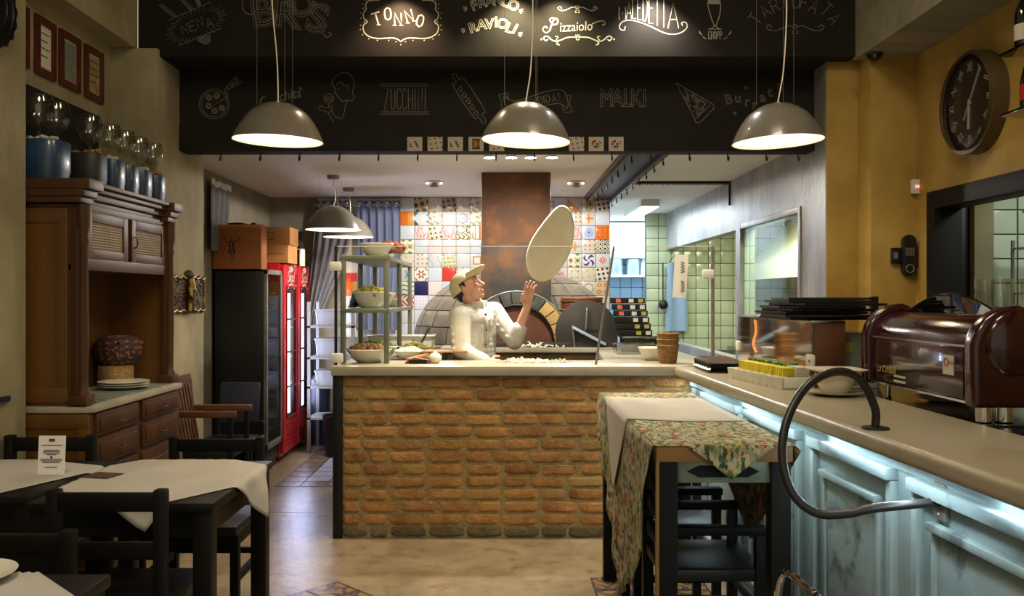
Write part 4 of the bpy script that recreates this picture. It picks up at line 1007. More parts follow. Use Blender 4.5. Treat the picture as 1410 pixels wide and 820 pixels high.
for i, (x, y, r, h) in enumerate(((2.95, 8.6, .16, .3), (3.0, 9.3, .18, .26), (3.1, 7.8, .15, .34), (3.3, 10.0, .2, .4))):
    t = thing('cooking_pot', ('deep', 'wide', 'narrow', 'big')[i]+' steel cooking pot on the hot-kitchen counter', 'pot', (x, y, .901), 0, 'pots on the hot-kitchen counter')
    MB().lathe([(0, 0), (r, 0), (r, h), (r*.96, h), (r*.95, .01), (0, .01)], n=24).build('pot_body', 'steel', t)
    MB().tube(cat_rom([(-r, -.04, h*.8), (-r-.03, 0, h*.8), (-r, .04, h*.8)], 5), .006, 6).build('pot_handle', 'steel', t)
gl = MB().lathe([(0, 0), (.028, 0), (.034, .10), (.032, .10), (.026, .008), (0, .008)], n=16).mesh('tumbler_body', M['glassware'])
t = thing('glass_shelf', 'shelf of glasses seen through the kitchen window', 'shelf', (0, 0, 0)); MB().box(2.24, 2.40, 6.3, 7.45, 1.30, 1.32).build('board', 'white_cabinet', t); MB().box(2.2, 2.24, 6.4, 6.43, 1.2, 1.3).box(2.2, 2.24, 7.3, 7.33, 1.2, 1.3).build('shelf_bracket', 'steel', t)
for k in range(10):
    o = inst('tumbler', gl, (2.31+.03*(k % 2), 6.45+.095*k, 1.321)); tag(o, 'clear glass tumbler lined up behind the kitchen window', 'glass', 'tumblers behind the kitchen window')
# ---------------------------------------------------------------- sideboard in the niche
sb = thing('sideboard', 'tall carved wooden sideboard with cane doors and a marble shelf in the wall niche', 'sideboard', (0, 0, 0))
XB, XU, XM = -2.425, -2.055, -1.975
Y0, Y1 = 4.215, 5.415
MB().box(XB, XM-.02, Y0+.01, Y1-.01, .10, .93).build('lower_carcass', 'wood_sideboard', sb, bevel=.004)
for y in (Y0+.05, Y1-.05):
    for x in (XB+.05, XM-.07): MB().lathe([(.022, 0), (.03, .03), (.035, .09), (.03, .1)], (x, y, 0), 14).build('foot', 'wood_sideboard', sb)
# panelled near end
def panel_end(z0, z1, x0, x1, y, nm):
    fr = MB().box(x0, x1, y-.012, y, z1-.07, z1).box(x0, x1, y-.012, y, z0, z0+.07).box(x0, x0+.05, y-.012, y, z0+.07, z1-.07).box(x1-.055, x1, y-.012, y, z0+.07, z1-.07)
    o = fr.build(nm, 'wood_honey', sb, bevel=.003)
    MB().box(x0+.05, x1-.055, y-.005, y, z0+.07, z1-.07).build('panel_board', 'wood_honey', o)
panel_end(.12, .93, XB, XM-.02, Y0+.01, 'end_panel')
MB().prism([(XB, Y0), (XM-.06, Y0), (XM, Y0+.02), (XM, Y1-.01), (XB, Y1-.01)], 'z', .935, .966).build('marble_top', 'marble', sb, bevel=.006)
MB().box(XB+.02, XM-.03, Y0+.06, Y1-.04, .966, .972).build('marble_inlay', 'green_marble', sb)
# drawers and lower doors
for (ya, yb) in ((4.27, 4.76), (4.82, 5.34)):
    for (za, zb) in ((.815, .925), (.665, .795)):
        d_ = MB().box(XM-.022, XM-.004, ya, yb, za, zb).build('drawer', 'wood_sideboard', sb, bevel=.005)
        MB().box(XM-.006, XM+.002, ya+.03, yb-.03, za+.022, zb-.022).build('drawer_panel', 'wood_sideboard', d_, bevel=.004)
        ym, zm = (ya+yb)/2, (za+zb)/2
        MB().tube(cat_rom([(XM, ym-.035, zm), (XM+.018, ym-.025, zm-.008), (XM+.020, ym+.025, zm-.008), (XM, ym+.035, zm)], 5), .004, 6).build('pull', 'bronze_dark', d_)
    d_ = MB().box(XM-.022, XM-.006, ya, yb, .14, .64).build('lower_door', 'wood_sideboard', sb, bevel=.004)
    MB().box(XM-.008, XM+.002, ya+.06, yb-.06, .2, .58).build('door_panel', 'wood_sideboard', d_, bevel=.006)
# upper part
MB().box(XB, XB+.012, Y0+.03, Y1-.03, .972, 1.95).build('back_panel', 'wood_honey', sb)
MB().box(XB, XU, Y0+.03, Y0+.055, .972, 1.95).build('side_panel', 'wood_honey', sb); MB().box(XB, XU, Y1-.055, Y1-.03, .972, 1.95).build('side_panel', 'wood_honey', sb)
panel_end(.985, 1.93, XB, XU-.05, Y0+.03, 'end_panel')
MB().box(XB, XU, Y0+.03, Y1-.03, 1.63, 1.66).build('shelf_board', 'wood_sideboard', sb)
MB().box(XU-.02, XU+.004, Y0+.05, Y1-.05, 1.63, 1.69).build('rail', 'wood_sideboard', sb, bevel=.004)
MB().box(XU-.02, XU, Y0+.05, Y1-.05, 1.925, 1.96).build('rail', 'wood_sideboard', sb, bevel=.003)
pil = [(.030, .975), (.036, .99), (.034, 1.03), (.024, 1.05), (.022, 1.10), (.026, 1.3), (.022, 1.75), (.03, 1.77), (.024, 1.80), (.034, 1.84), (.036, 1.93), (.038, 1.95)]
for y in (Y0+.045, Y1-.045):
    MB().box(XU-.035, XU+.006, y-.03, y+.03, .972, 1.95).build('pilaster', 'wood_sideboard', sb, bevel=.004)
    MB().lathe(pil, (XU+.012, y, 0), 18).build('turned_column', 'wood_sideboard', sb)
    MB().box(XU-.04, XU+.05, y-.05, y+.05, .972, 1.02).build('column_base', 'wood_sideboard', sb, bevel=.006)
for (ya, yb) in ((4.32, 4.795), (4.845, 5.33)):
    d_ = MB().box(XU-.016, XU+.004, ya, ya+.055, 1.69, 1.925).box(XU-.016, XU+.004, yb-.055, yb, 1.69, 1.925).box(XU-.016, XU+.004, ya+.055, yb-.055, 1.69, 1.735).box(XU-.016, XU+.004, ya+.055, yb-.055, 1.875, 1.925).build('cane_door', 'wood_sideboard', sb, bevel=.003)
    MB().box(XU-.014, XU-.010, ya+.05, yb-.05, 1.73, 1.88).build('cane_backing', 'cane_back', d_)
    w_ = MB(); n = 26; a, b_, c, e = ya+.05, yb-.05, 1.73, 1.88
    for k in range(n): 
        y = a+(b_-a)*(k+.5)/n; w_.box(XU-.008, XU-.006, y-.003, y+.003, c, e)
    for k in range(11):
        z = c+(e-c)*(k+.5)/11; w_.box(XU-.007, XU-.005, a, b_, z-.003, z+.003)
    o = w_.build('cane_weave', 'cane', d_, smooth=False); o['kind'] = 'stuff'
    if ya > 4.8: MB().tube(cat_rom([(XU+.004, ya+.03, 1.77), (XU+.02, ya+.03, 1.78), (XU+.02, ya+.03, 1.82), (XU+.004, ya+.03, 1.83)], 4), .004, 6).build('door_pull', 'bronze_dark', d_)
for z0, z1, ov_ in ((1.955, 1.985, .015), (1.985, 2.02, .035), (2.02, 2.045, .06), (2.045, 2.068, .085)):
    MB().box(XB, XU+ov_-.03, Y0+.06-ov_*.2, Y1-.06+ov_*.2, z0, z1).build('cornice', 'wood_sideboard', sb, bevel=.006)
for y in (Y0+.05, Y1-.05):
    for z0, z1, ov_ in ((1.955, 1.985, .02), (1.985, 2.02, .04), (2.02, 2.07, .065)):
        MB().box(XB+.1, XU+ov_+.01, max(y-.06-ov_*.3, 4.19), min(y+.06+ov_*.3, 5.428), z0, z1).build('cornice_block', 'wood_sideboard', sb, bevel=.005)
# on the sideboard shelf
for k in range(3):
    o = MB().lathe([(0, 0), (.08, 0), (.09, .004), (.138, .016), (.14, .019), (.136, .020), (.088, .009), (0, .007)], n=40).build('dinner_plate', 'porcelain', loc=(-2.165, 5.0, .974+.012*k))
    tag(o, ['bottom', 'middle', 'top'][k]+' white dinner plate of the stack on the sideboard marble', 'plate', 'plates on the sideboard')
o = MB().lathe([(0, 0), (.098, 0), (.1, .005), (.1, .115), (.098, .12), (0, .12)], n=36).build('cork_stand', 'cork', loc=(-2.30, 5.20, .973)); tag(o, 'round cork stand under the dark flowered cover on the sideboard', 'stand')
t = thing('flowered_cover', 'dark puffy flowered cover on the cork stand', 'cover', (-2.285, 5.20, 1.094))
MB().lathe([(0, 0), (.085, 0), (.12, .03), (.135, .08), (.13, .13), (.10, .165), (.05, .175), (0, .17)], n=30).build('cover_body', tile_mat('flower_dark', '#2b1d18', [(leafy(14, .3, 1.2), '#6d2d2c'), (leafy(17, 2.1, 1.35), '#7a4d38')], .8), t, ang=60)
rnd = random.Random(4)
for k in range(9):
    a = -.9+1.9*rnd.random()-.6; z = .05+.10*rnd.random(); MB().sphere((.131*math.cos(a), .131*math.sin(a), z), (.010, .014, .012), 10, 6).build('flower', 'flower_red', t)
t = thing('figurine', 'slender white figurine on a small wooden stand inside the sideboard', 'figurine', (-2.24, 4.62, .973))
MB().lathe([(0, 0), (.035, 0), (.035, .02), (.016, .04), (.014, .20), (.03, .23), (.03, .25), (0, .25)], n=16).build('stand', 'wood_sideboard', t)
MB().lathe([(0, .25), (.03, .25), (.034, .30), (.026, .38), (.018, .44), (.028, .47), (.034, .50), (.02, .54), (.012, .55), (.02, .565), (.021, .585), (.012, .60), (0, .602)], n=18).build('body', 'porcelain', t, ang=60)
# blue canisters and goblets on top
ZT = 2.07
cans = [(-2.27, 4.34, .105, .20, 'can_blue', 'wide blue canister nearest the window-less wall end of the sideboard top'),
        (-2.18, 4.60, .085, .18, 'can_shaded', 'shaded canister between the blue ones on the sideboard'),
        (-2.15, 4.79, .072, .175, 'can_blue', 'blue canister right after the shaded one on the sideboard'),
        (-2.14, 4.96, .07, .17, 'can_blue', 'blue canister in the middle of the three slim ones'),
        (-2.13, 5.12, .07, .165, 'can_blue', 'blue canister third after the shaded one'),
        (-2.115, 5.295, .068, .16, 'can_blue', 'blue canister at the pillar end of the sideboard top')]
cans[0] = cans[0][:5]+('wide blue canister on the sideboard end beside the plaster wall edge',)
for i, (x, y, r, h, m, lab) in enumerate(cans):
    t = thing('canister', lab, 'canister', (x, y, ZT))
    MB().lathe([(0, 0), (r*.92, 0), (r*.96, .01), (r*.96, .04), (r, .05), (r, h-.008), (r*.97, h), (r*.93, h), (r*.93, .05), (0, .05)], n=36, sq=3.2).build('can_body', m, t, ang=40)
    mb = MB(); rnd = random.Random(i)
    for k in range(34):
        a = rnd.random()*6.28; rr = r*.72*math.sqrt(rnd.random()); p = Vector((rr*math.cos(a), rr*math.sin(a), h-.015+.03*rnd.random())); d = Vector((rnd.uniform(-1, 1), rnd.uniform(-1, 1), rnd.uniform(-.5, .5))).normalized()*.018
        mb.cyl(p-d, p+d, .010, n=8)
    mb.lathe([(0, h-.05), (r*.9, h-.05), (r*.9, h-.02), (0, h-.015)], n=20)
    o = mb.build('corks', 'cork' if i % 2 else 'label_cream', t); o['kind'] = 'stuff'
def goblet(x, y, z, s, lab):
    t = thing('goblet', lab, 'goblet', (x, y, z), 0, 'round glass goblets standing in the canisters')
    g = [(.0, -.035), (.012, -.035), (.007, -.02), (.006, .0), (.010, .012), (.034, .03), (.047, .06), (.048, .09), (.041, .125), (.039, .125), (.045, .09), (.044, .062), (.03, .034), (0, .022)]
    MB().lathe([(r*s, zz*s) for r, zz in g], n=28).build('bowl_and_foot', 'glassware', t, ang=60)
    MB().tube([(.040*s*math.cos(a*PI/12), .040*s*math.sin(a*PI/12), .125*s) for a in range(24)], .0022, 6, True).build('rim', 'bronze_dark', t)
zc = [ZT+c[3]+.018 for c in cans]
goblet(-2.28, 4.30, zc[0]+.02, 1.45, 'round clear goblet standing in the wide blue canister')
goblet(-2.25, 4.41, zc[0]+.02, 1.35, 'second round goblet in the wide blue canister, nearer the wall niche')
goblet(-2.17, 4.60, zc[1]+.02, 1.3, 'round goblet standing in the shaded canister')
goblet(-2.15, 4.79, zc[2]+.02, 1.25, 'round goblet in the blue canister after the shaded one')
goblet(-2.14, 4.955, zc[3]+.02, 1.25, 'round goblet in the middle one of the slim blue canisters')
goblet(-2.13, 5.12, zc[4]+.02, 1.25, 'round goblet in the third slim blue canister')
goblet(-2.115, 5.295, zc[5]+.02, 1.25, 'round goblet in the canister beside the pillar')
# blackboard strip on the niche wall, pictures
o = MB().box(XLN, XLN+.012, 4.25, 5.25, 2.33, 2.585).build('wall_board', 'blackboard', bevel=.002); tag(o, 'black board on the niche wall behind the goblets', 'board')
pics = [(4.205, 4.47, 'print_warm', 'yellow and black print in a red-brown frame, partly hidden by the wall edge'), (4.535, 4.74, 'paper', 'small framed page of handwriting between two prints'), (4.785, 5.02, 'print_green', 'small framed grey-green print in a red-brown frame'), (5.075, 5.305, 'print_warm', 'small framed beige certificate next to the pillar')]
for i, (ya, yb, m, lab) in enumerate(pics):
    t = thing('picture_frame', lab, 'picture', (XLN, (ya+yb)/2, 2.82), 0, 'small framed pictures on the niche wall')
    hw, hh = (yb-ya)/2, .155
    MB().box(0, .02, -hw, -hw+.04, -hh, hh).box(0, .02, hw-.04, hw, -hh, hh).box(0, .02, -hw+.04, hw-.04, -hh, -hh+.04).box(0, .02, -hw+.04, hw-.04, hh-.04, hh).build('frame', 'frame_red', t, bevel=.004)
    MB().box(.002, .006, -hw+.03, hw-.03, -hh+.03, hh-.03).build('mount', 'paper', t)
    p_ = MB().box(.006, .009, -hw+.05, hw-.05, -hh+.05, hh-.05).build('print', m, t)
    if m == 'paper' or i == 3:
        for k in range(4): MB().box(.0092, .0098, -hw+.06, hw-.06-.02*(k % 2), .07-.04*k, .076-.04*k).build('text_line', 'ink', p_)
# dark scalloped plaque on the near wall
t = thing('wall_plaque', 'dark round scalloped plaque high on the near plaster wall', 'plaque', (XL, 3.83, 2.79))
pl = []
for k in range(72):
    a = 2*PI*k/72; r = .19+.008*math.sin(a*18); pl.append((r*math.cos(a), r*math.sin(a)))
MB().prism(pl, 'x', 0, .05).build('disc', 'black_plastic', t, bevel=.006)
for rr in (.15, .10): MB().tube([(.052, rr*math.cos(a*PI/20), rr*math.sin(a*PI/20)) for a in range(40)], .008, 6, True).build('ridge', 'black_iron', t)
t = thing('rail_end', 'dark blue end of a narrow wall rail on the near plaster wall', 'rail', (XL, 3.5, 0))
p0 = P(9, 549, 1); yy = 2.28*F/(VX-9)
MB().box(0, .02, yy-.9-3.5, yy-3.5, EYE-(552-VY)*yy/F, EYE-(544-VY)*yy/F).build('rail_board', 'navy', t, bevel=.003)
# bronze relief on the pillar
t = thing('relief_plaque', 'ornate gilded relief plaque with a figure on the plaster pillar', 'plaque', (XPL, 5.90, 1.515))
MB().box(0, .012, -.34, .34, -.115, .115).build('back_plate', 'bronze_dark', t, bevel=.004)
fr = MB()
for s in (-1, 1):
    fr.tube([(.014, -.34+.68*k/20, s*.112+.008*math.sin(k*1.9)) for k in range(21)], [.011+.004*math.sin(k*2.3) for k in range(21)], 8)
    fr.tube([(.014, s*.335+.006*math.sin(k*2), -.11+.22*k/10) for k in range(11)], [.010+.003*math.sin(k*2.3) for k in range(11)], 8)
fr.build('frame', 'brass', t)
fig = MB().chain([(.03, .02, -.06), (.035, .02, .03), (.032, .02, .09)], [.03, .035, .028]).chain([(.03, .02, .10), (.03, .02, .135)], [.016, .022]).chain([(.035, -.01, .04), (.05, -.03, -.01), (.05, .01, -.03)], [.016, .014, .012]).chain([(.03, .01, -.06), (.035, -.01, -.11)], [.02, .015]).chain([(.03, .03, -.06), (.035, .05, -.11)], [.02, .015])
fig.build('figure', 'brass', t)
rl = MB(); rnd = random.Random(8)
for k in range(90):
    y = rnd.uniform(-.31, .31)
    if abs(y-.02) < .06: continue
    rl.sphere((.012, y, rnd.uniform(-.09, .09)), (.010, rnd.uniform(.008, .02), rnd.uniform(.006, .014)), 7, 5)
o = rl.build('foliage_relief', 'bronze_dark', t); o['kind'] = 'stuff'
MB().lathe([(.02, .115), (.035, .125), (.03, .15), (.012, .165), (0, .166)], (.02, .02, 0), 14).build('crest', 'bronze_dark', t)
# ---------------------------------------------------------------- dining chairs and tables
def make_chair(label, group, loc, rz, w_=.40, H=.86, m='wood_dark'):
    t = thing('dining_chair', label, 'chair', loc, rz, group); h = w_/2
    # faces +y (back at y=0)
    for s in (-1, 1):
        MB().prism([(.0, 0), (.045, 0), (.05, .45), (.035, H-.02), (.025, H), (.0, H), (-.01, H-.02), (.0, .45)], 'x', s*h-.02*(s > 0)-.02*(s < 0)-.0, s*h+.02).build('back_post', m, t, bevel=.006) if False else MB().box(s*h-.021, s*h+.021, -.022, .026, 0, H).build('back_post', m, t, bevel=.010)
        MB().box(s*h-.02, s*h+.02, .39, .43, 0, .42).build('front_leg', m, t, bevel=.005)
        MB().box(s*h-.012, s*h+.012, .02, .40, .20, .235).build('side_stretcher', m, t, bevel=.003)
        MB().box(s*h-.012, s*h+.012, .02, .40, .37, .42).build('side_apron', m, t, bevel=.003)
    MB().box(-h, h, -.012, .014, H-.075, H-.012).build('top_rail', m, t, bevel=.006)
    MB().box(-h, h, -.010, .012, H-.235, H-.175).build('mid_rail', m, t, bevel=.006)
    MB().box(-h, h, .40, .42, .36, .42).build('front_apron', m, t, bevel=.003)
    MB().box(-h, h, -.005, .015, .22, .25).build('back_stretcher', m, t, bevel=.003)
    MB().box(-h-.015, h+.015, .015, .44, .42, .465).build('seat', 'leather', t, bevel=.014)
    return t
c0 = make_chair('black wooden chair tucked under the near side of the cloth-covered table, by the flyer', 'black wooden dining chairs', (-1.31, 2.90, 0), 0, .355)
make_chair('black wooden chair on the far side of the table, next to the brown armchair', 'black wooden dining chairs', (-1.42, 4.36, 0), PI, .43, .80, 'wood_green')
make_chair('black wooden chair between the menu-card table and the sideboard end', 'black wooden dining chairs', (-2.055, 3.98, 0), PI, .37, .87)
make_chair('black wooden chair behind the table with the white plate', 'black wooden dining chairs', (-1.50, 2.62, 0), PI, .40, .80)
def make_table(label, x0, x1, y0, y1, z=.775):
    t = thing('dining_table', label, 'table', ((x0+x1)/2, (y0+y1)/2, 0), 0, 'dark dining tables'); a, b_ = (x1-x0)/2, (y1-y0)/2
    MB().box(-a, a, -b_, b_, z-.035, z).build('tabletop', 'wood_dark', t, bevel=.01)
    for s in (-1, 1):
        for q in (-1, 1): MB().box(s*(a-.045)-.033, s*(a-.045)+.033, q*(b_-.045)-.033, q*(b_-.045)+.033, 0, z-.035).build('leg', 'wood_dark', t, bevel=.004)
        MB().box(s*(a-.05)-.012, s*(a-.05)+.012, -b_+.05, b_-.05, z-.13, z-.035).build('apron', 'wood_dark', t); MB().box(-a+.05, a-.05, s*(b_-.05)-.012, s*(b_-.05)+.012, z-.13, z-.035).build('apron', 'wood_dark', t)
    return t
make_table('dark wooden table under a white cloth with a brown flyer on it', -1.675, -1.01, 3.06, 3.86)
make_table('dark wooden table under a white cloth carrying the menu card', -2.265, -1.695, 3.16, 3.86)
make_table('dark wooden table carrying a white plate', -1.70, -1.02, 1.55, 2.285)
def cloth(name, label, cx, cy, rot, R, x0, x1, y0, y1, z, n=44):
    """square cloth laid askew: what reaches past the table edge hangs down"""
    def fn(u, v):
        p = Matrix.Rotation(rot, 2) @ Vector(((u-.5)*2*R, (v-.5)*2*R)); x, y = cx+p.x, cy+p.y
        dx = max(x0-x, 0, x-x1); dy = max(y0-y, 0, y-y1)
        xx = min(max(x, x0-.006), x1+.006); yy = min(max(y, y0-.006), y1+.006)
        zz = z-math.hypot(dx, dy)*.97
        if dx > 0: xx += (.006+.10*dx+.012*math.sin(y*23))*(1 if x > x1 else -1)*min(1, dx*12)
        if dy > 0: yy += (.006+.10*dy+.012*math.sin(x*23))*(1 if y > y1 else -1)*min(1, dy*12)
        return (xx, yy, zz)
    o = MB().grid(fn, n, n).build(name, 'table_cloth', ang=80)
    sm = o.modifiers.new('thick', 'SOLIDIFY'); sm.thickness = .002; sm.offset = 1
    return tag(o, label, 'tablecloth', 'white tablecloths on the dining tables')
cloth('tablecloth', 'white tablecloth laid askew with hanging corners, under the brown flyer', -1.35, 3.50, -.585, .39, -1.675, -1.01, 3.06, 3.86, .778)
cloth('tablecloth', 'white tablecloth under the standing menu card', -2.10, 3.50, -.384, .35, -2.265, -1.695, 3.16, 3.86, .778)
cloth('tablecloth', 'white tablecloth under the white plate', -1.40, 1.92, PI/4, .39, -1.70, -1.02, 1.55, 2.285, .778)
t = thing('menu_card', 'white standing menu card with small print on the tablecloth', 'menu card', (-1.815, 3.52, .782))
MB().obox((0, 0, .078), (.108, .004, .155), (-.08, 0, 0)).build('card', 'paper_white', t)
MB().obox((0, .03, .004), (.10, .07, .006)).build('stand_foot', 'pane', t)
ym = -.006
for k, (z, w_) in enumerate(((.118, .085), (.098, .06), (.092, .07), (.086, .066), (.080, .04), (.062, .09), (.056, .084), (.050, .07), (.030, .05))):
    MB().obox((0, (z-.078)*.08-.0028, z), (w_, .0008, .0028), (-.08, 0, 0)).build('text_line', 'ink', t)
MB().obox((0, .0020, .138), (.024, .001, .012), (-.08, 0, 0)).build('logo', 'ink_red', t); MB().obox((0, -.0036, .070), (.008, .001, .008), (-.08, .7, 0)).build('logo', 'ink', t)
o = MB().obox((0, 0, 0), (.12, .10, .0015), (0, 0, -.25)).build('flyer', 'paper_dark', loc=(-1.60, 3.50, .7835)); tag(o, 'small dark brown flyer lying on the white tablecloth', 'flyer')
o = MB().lathe([(0, 0), (.07, 0), (.08, .004), (.12, .018), (.122, .021), (.118, .021), (.078, .008), (0, .006)], n=36).build('dinner_plate', 'porcelain', loc=(-1.41, 2.13, .783)); tag(o, 'white plate on the cloth of the table below the black chair back', 'plate')
o.location = (-1.357, 2.2, .783)
# armchair and folded slatted chair by the pillar
t = thing('armchair', 'brown wooden armchair with slatted back and dark seat beside the plaster pillar', 'armchair', (-1.72, 5.76, 0), PI/2)
t.scale = (.8, .70, 1.15)
for s in (-1, 1):
    MB().box(s*.22-.02, s*.22+.02, .0, .04, 0, .63).build('front_leg', 'wood_green', t, bevel=.004)
    MB().bar((s*.22, .44, 0), (s*.22, .58, .82), .035, .04).build('back_leg', 'wood_brown', t, bevel=.004)
    MB().box(s*.22-.03, s*.22+.03, -.03, .52, .63, .665).build('arm', 'wood_brown', t, bevel=.008)
MB().box(-.23, .23, .0, .46, .40, .46).build('seat', 'leather', t, bevel=.015)
for k in range(6): MB().bar((-.17+.068*k, .47, .47), (-.17+.068*k, .58, .84), .03, .015).build('back_slat', 'wood_brown', t, bevel=.003)
MB().bar((-.22, .575, .82), (.22, .575, .82), .03, .06).build('top_rail', 'wood_brown', t, bevel=.006)
t = thing('leather_chair', 'chair with a dark grey leather back behind the sideboard corner', 'chair', (-1.98, 6.40, 0), 0)
MB().obox((0, .2, .70), (.30, .05, .30), (-.2, 0, 0)).build('backrest', 'navy', t, bevel=.02)
MB().box(-.2, .2, -.15, .2, .40, .46).build('seat', 'leather', t, bevel=.015)
for sx in (-1, 1):
    for yy_ in (-.13, .19): MB().box(sx*.17-.018, sx*.17+.018, yy_-.018, yy_+.018, 0, .56 if yy_ > 0 else .41).build('leg', 'wood_green', t, bevel=.003)
# ---------------------------------------------------------------- bar
def xb(y): return 1.062+(5.42-y)*.036      # front edge of the bar slab
YN, YFAR = 1.2, 5.36
bar = thing('bar_counter', 'pale blue panelled bar front lit from under its counter edge', 'bar', (0, 0, 0))
off = .075
MB().prism([(xb(YFAR)+off+.03, YFAR), (xb(YN)+off+.03, YN), (1.60, YN), (1.60, YFAR)], 'z', 0, 1.008).build('front_boards', 'blue_paint', bar, smooth=False)
def bp(y, d=0): return xb(y)+off+.03-d
def ybox(mb, y0, y1, z0, z1, d):
    """board of depth d proud of the bar face between y0 and y1"""
    return mb.add([(bp(y0, 0)+.002, y0, z0), (bp(y0, d), y0, z0), (bp(y1, d), y1, z0), (bp(y1, 0)+.002, y1, z0),
                   (bp(y0, 0)+.002, y0, z1), (bp(y0, d), y0, z1), (bp(y1, d), y1, z1), (bp(y1, 0)+.002, y1, z1)],
                  [(0,1,2,3), (4,7,6,5), (0,4,5,1), (1,5,6,2), (2,6,7,3), (3,7,4,0)])
for k in range(5):
    y1 = 5.0-.785*k+.0; y0 = y1-.66
    if y0 < YN: break
    p_ = MB()
    ybox(p_, y0, y1, .915, .955, .042); ybox(p_, y0, y1, .12, .16, .042); ybox(p_, y0+.001, y0+.035, .16, .915, .026); ybox(p_, y1-.035, y1-.001, .16, .915, .026)
    f_ = p_.build('panel_frame', 'blue_paint', bar, bevel=.007)
    q_ = MB(); ybox(q_, y0+.10, y1-.10, .82, .845, .034); ybox(q_, y0+.10, y1-.10, .22, .245, .022); ybox(q_, y0+.101, y0+.125, .245, .82, .018); ybox(q_, y1-.125, y1-.101, .245, .82, .018)
    q_.build('inner_moulding', 'blue_paint', f_, bevel=.005)
    r_ = MB(); ybox(r_, y0+.125, y1-.125, .245, .82, .010); r_.build('raised_panel', 'blue_paint', f_, bevel=.003)
MB().prism([(xb(YFAR)+.10, YFAR), (xb(YN)+.10, YN), (xb(YN)+.10-.004, YN), (xb(YFAR)+.10-.004, YFAR)], 'z', .955, 1.0).build('upper_fascia', 'blue_paint', bar)
MB().prism([(xb(YFAR)+.05, YFAR), (xb(YN)+.05, YN), (xb(YN)+.064, YN), (xb(YFAR)+.064, YFAR)], 'z', 1.003, 1.009).build('light_strip', 'led_strip', bar)
for k in range(4):
    y = 1.7+1.05*k; l = light('bar_led', 'AREA', (xb(y)+.03, y, .994), 3.6, (.76, .92, 1), .02, rot=(0, .25, -.036), size_y=1.03)
slab = thing('bar_slab', 'thick beige stone bar slab with a rounded front edge', 'bar top', (0, 0, 0))
MB().prism([(xb(YFAR)+.0, YFAR), (xb(YN), YN), (1.625, YN), (1.625, YFAR), (1.12, YFAR)], 'z', 1.010, ZC).build('slab', 'bar_stone', slab, bevel=.02, seg=4)
t = thing('service_counter', 'polished dark steel service counter behind the bar slab', 'counter', (0, 0, 0))
MB().box(1.632, 2.12, YN, 5.30, 1.02, 1.06).build('top', 'steel', t, bevel=.004); MB().box(1.66, 2.10, YN, 5.28, 0, 1.02).build('cabinet', 'black_steel', t)
# bag hook: black hose loop
t = thing('hose_loop', 'black bent hose rising from the bar slab and looping down to its front', 'hose', (0, 0, 0))
fl_ = Vector((1.217, 2.835, ZC)); pl_ = Vector((bp(2.50, .0), 2.50, .912))
pts = [fl_, (1.213, 2.83, 1.14), (1.15, 2.80, 1.235), (1.06, 2.76, 1.262), (.95, 2.70, 1.225), (.875, 2.66, 1.13), (.845, 2.62, 1.02), (.862, 2.58, .92), (.92, 2.55, .868), (1.0, 2.53, .87), (1.08, 2.515, .89), pl_-Vector((.012, 0, 0))]
MB().tube(cat_rom(pts, 10), .0135, 12).build('hose', 'hose_black', t)
MB().lathe([(0, 0), (.045, 0), (.043, .006), (.02, .01), (0, .01)], (fl_.x, fl_.y, ZC), 24).build('flange', 'black_plastic', t)
MB().box(pl_.x-.016, pl_.x+.0, 2.47, 2.535, .86, .965).build('wall_plate', 'metal_grey', t, bevel=.004)
for z in (.875, .95): MB().sphere((pl_.x-.017, 2.50, z), .006, 8, 6).build('screw', 'metal_grey', t)
# menus
for k in range(6):
    y = 5.22-.062*k
    t = thing('menu_folder', ('first', 'second', 'third', 'fourth', 'fifth', 'last')[k]+' black menu folder of the leaning row, counted from the brick counter', 'menu', (1.27, y, ZC), -.25, 'row of leaning black menus on the bar')
    MB().obox((0, 0, .036), (.22, .016, .10), (1.05, 0, 0)).build('cover', 'black_plastic', t, bevel=.003)
    MB().obox((-.10, -.014, .020), (.025, .02, .03), (1.05, 0, 0)).build('corner', 'steel', t)
    MB().obox((.0, .02, .0605), (.16, .012, .03), (1.05, 0, 0)).build('cover_strip', 'wood_sideboard', t)
# sachet carton
t = thing('sachet_carton', 'white moulded carton of yellow and green sachets on the bar', 'carton', (1.335, 4.34, ZC), .14)
body = MB().prism([(-.075, -.31), (.075, -.31), (.075, .31), (-.075, .31)], 'z', 0, .012).box(-.078, -.068, -.31, .31, 0, .055).box(.068, .078, -.31, .31, 0, .055).box(-.078, .078, -.31, -.30, 0, .055).box(-.078, .078, .30, .31, 0, .055).build('tray', 'porcelain', t, bevel=.004)
for k in range(8): MB().lathe([(.024, 0), (.032, .05), (.034, .055), (0, .055)], (-.072, -.27+.077*k, 0), 12).build('cup_rib', 'porcelain', t)
for k in range(22):
    MB().obox((-.028, -.255+.0235*k, .055), (.055, .010, .085), (.25, 0, random.uniform(-.1, .1))).build('sachet', 'sachet_yellow', t)
for k in range(14):
    MB().obox((.035, -.17+.033*k, .062), (.06, .014, .10), (.25, random.uniform(-.15, .15), random.uniform(-.15, .15))).build('sachet', ('sachet_green', 'sachet_brown', 'sachet_green')[k % 3], t)
for k in range(4): MB().obox((.03, -.275+.027*k, .058), (.065, .014, .09), (.25, 0, 0)).build('sachet', 'sachet_white', t)
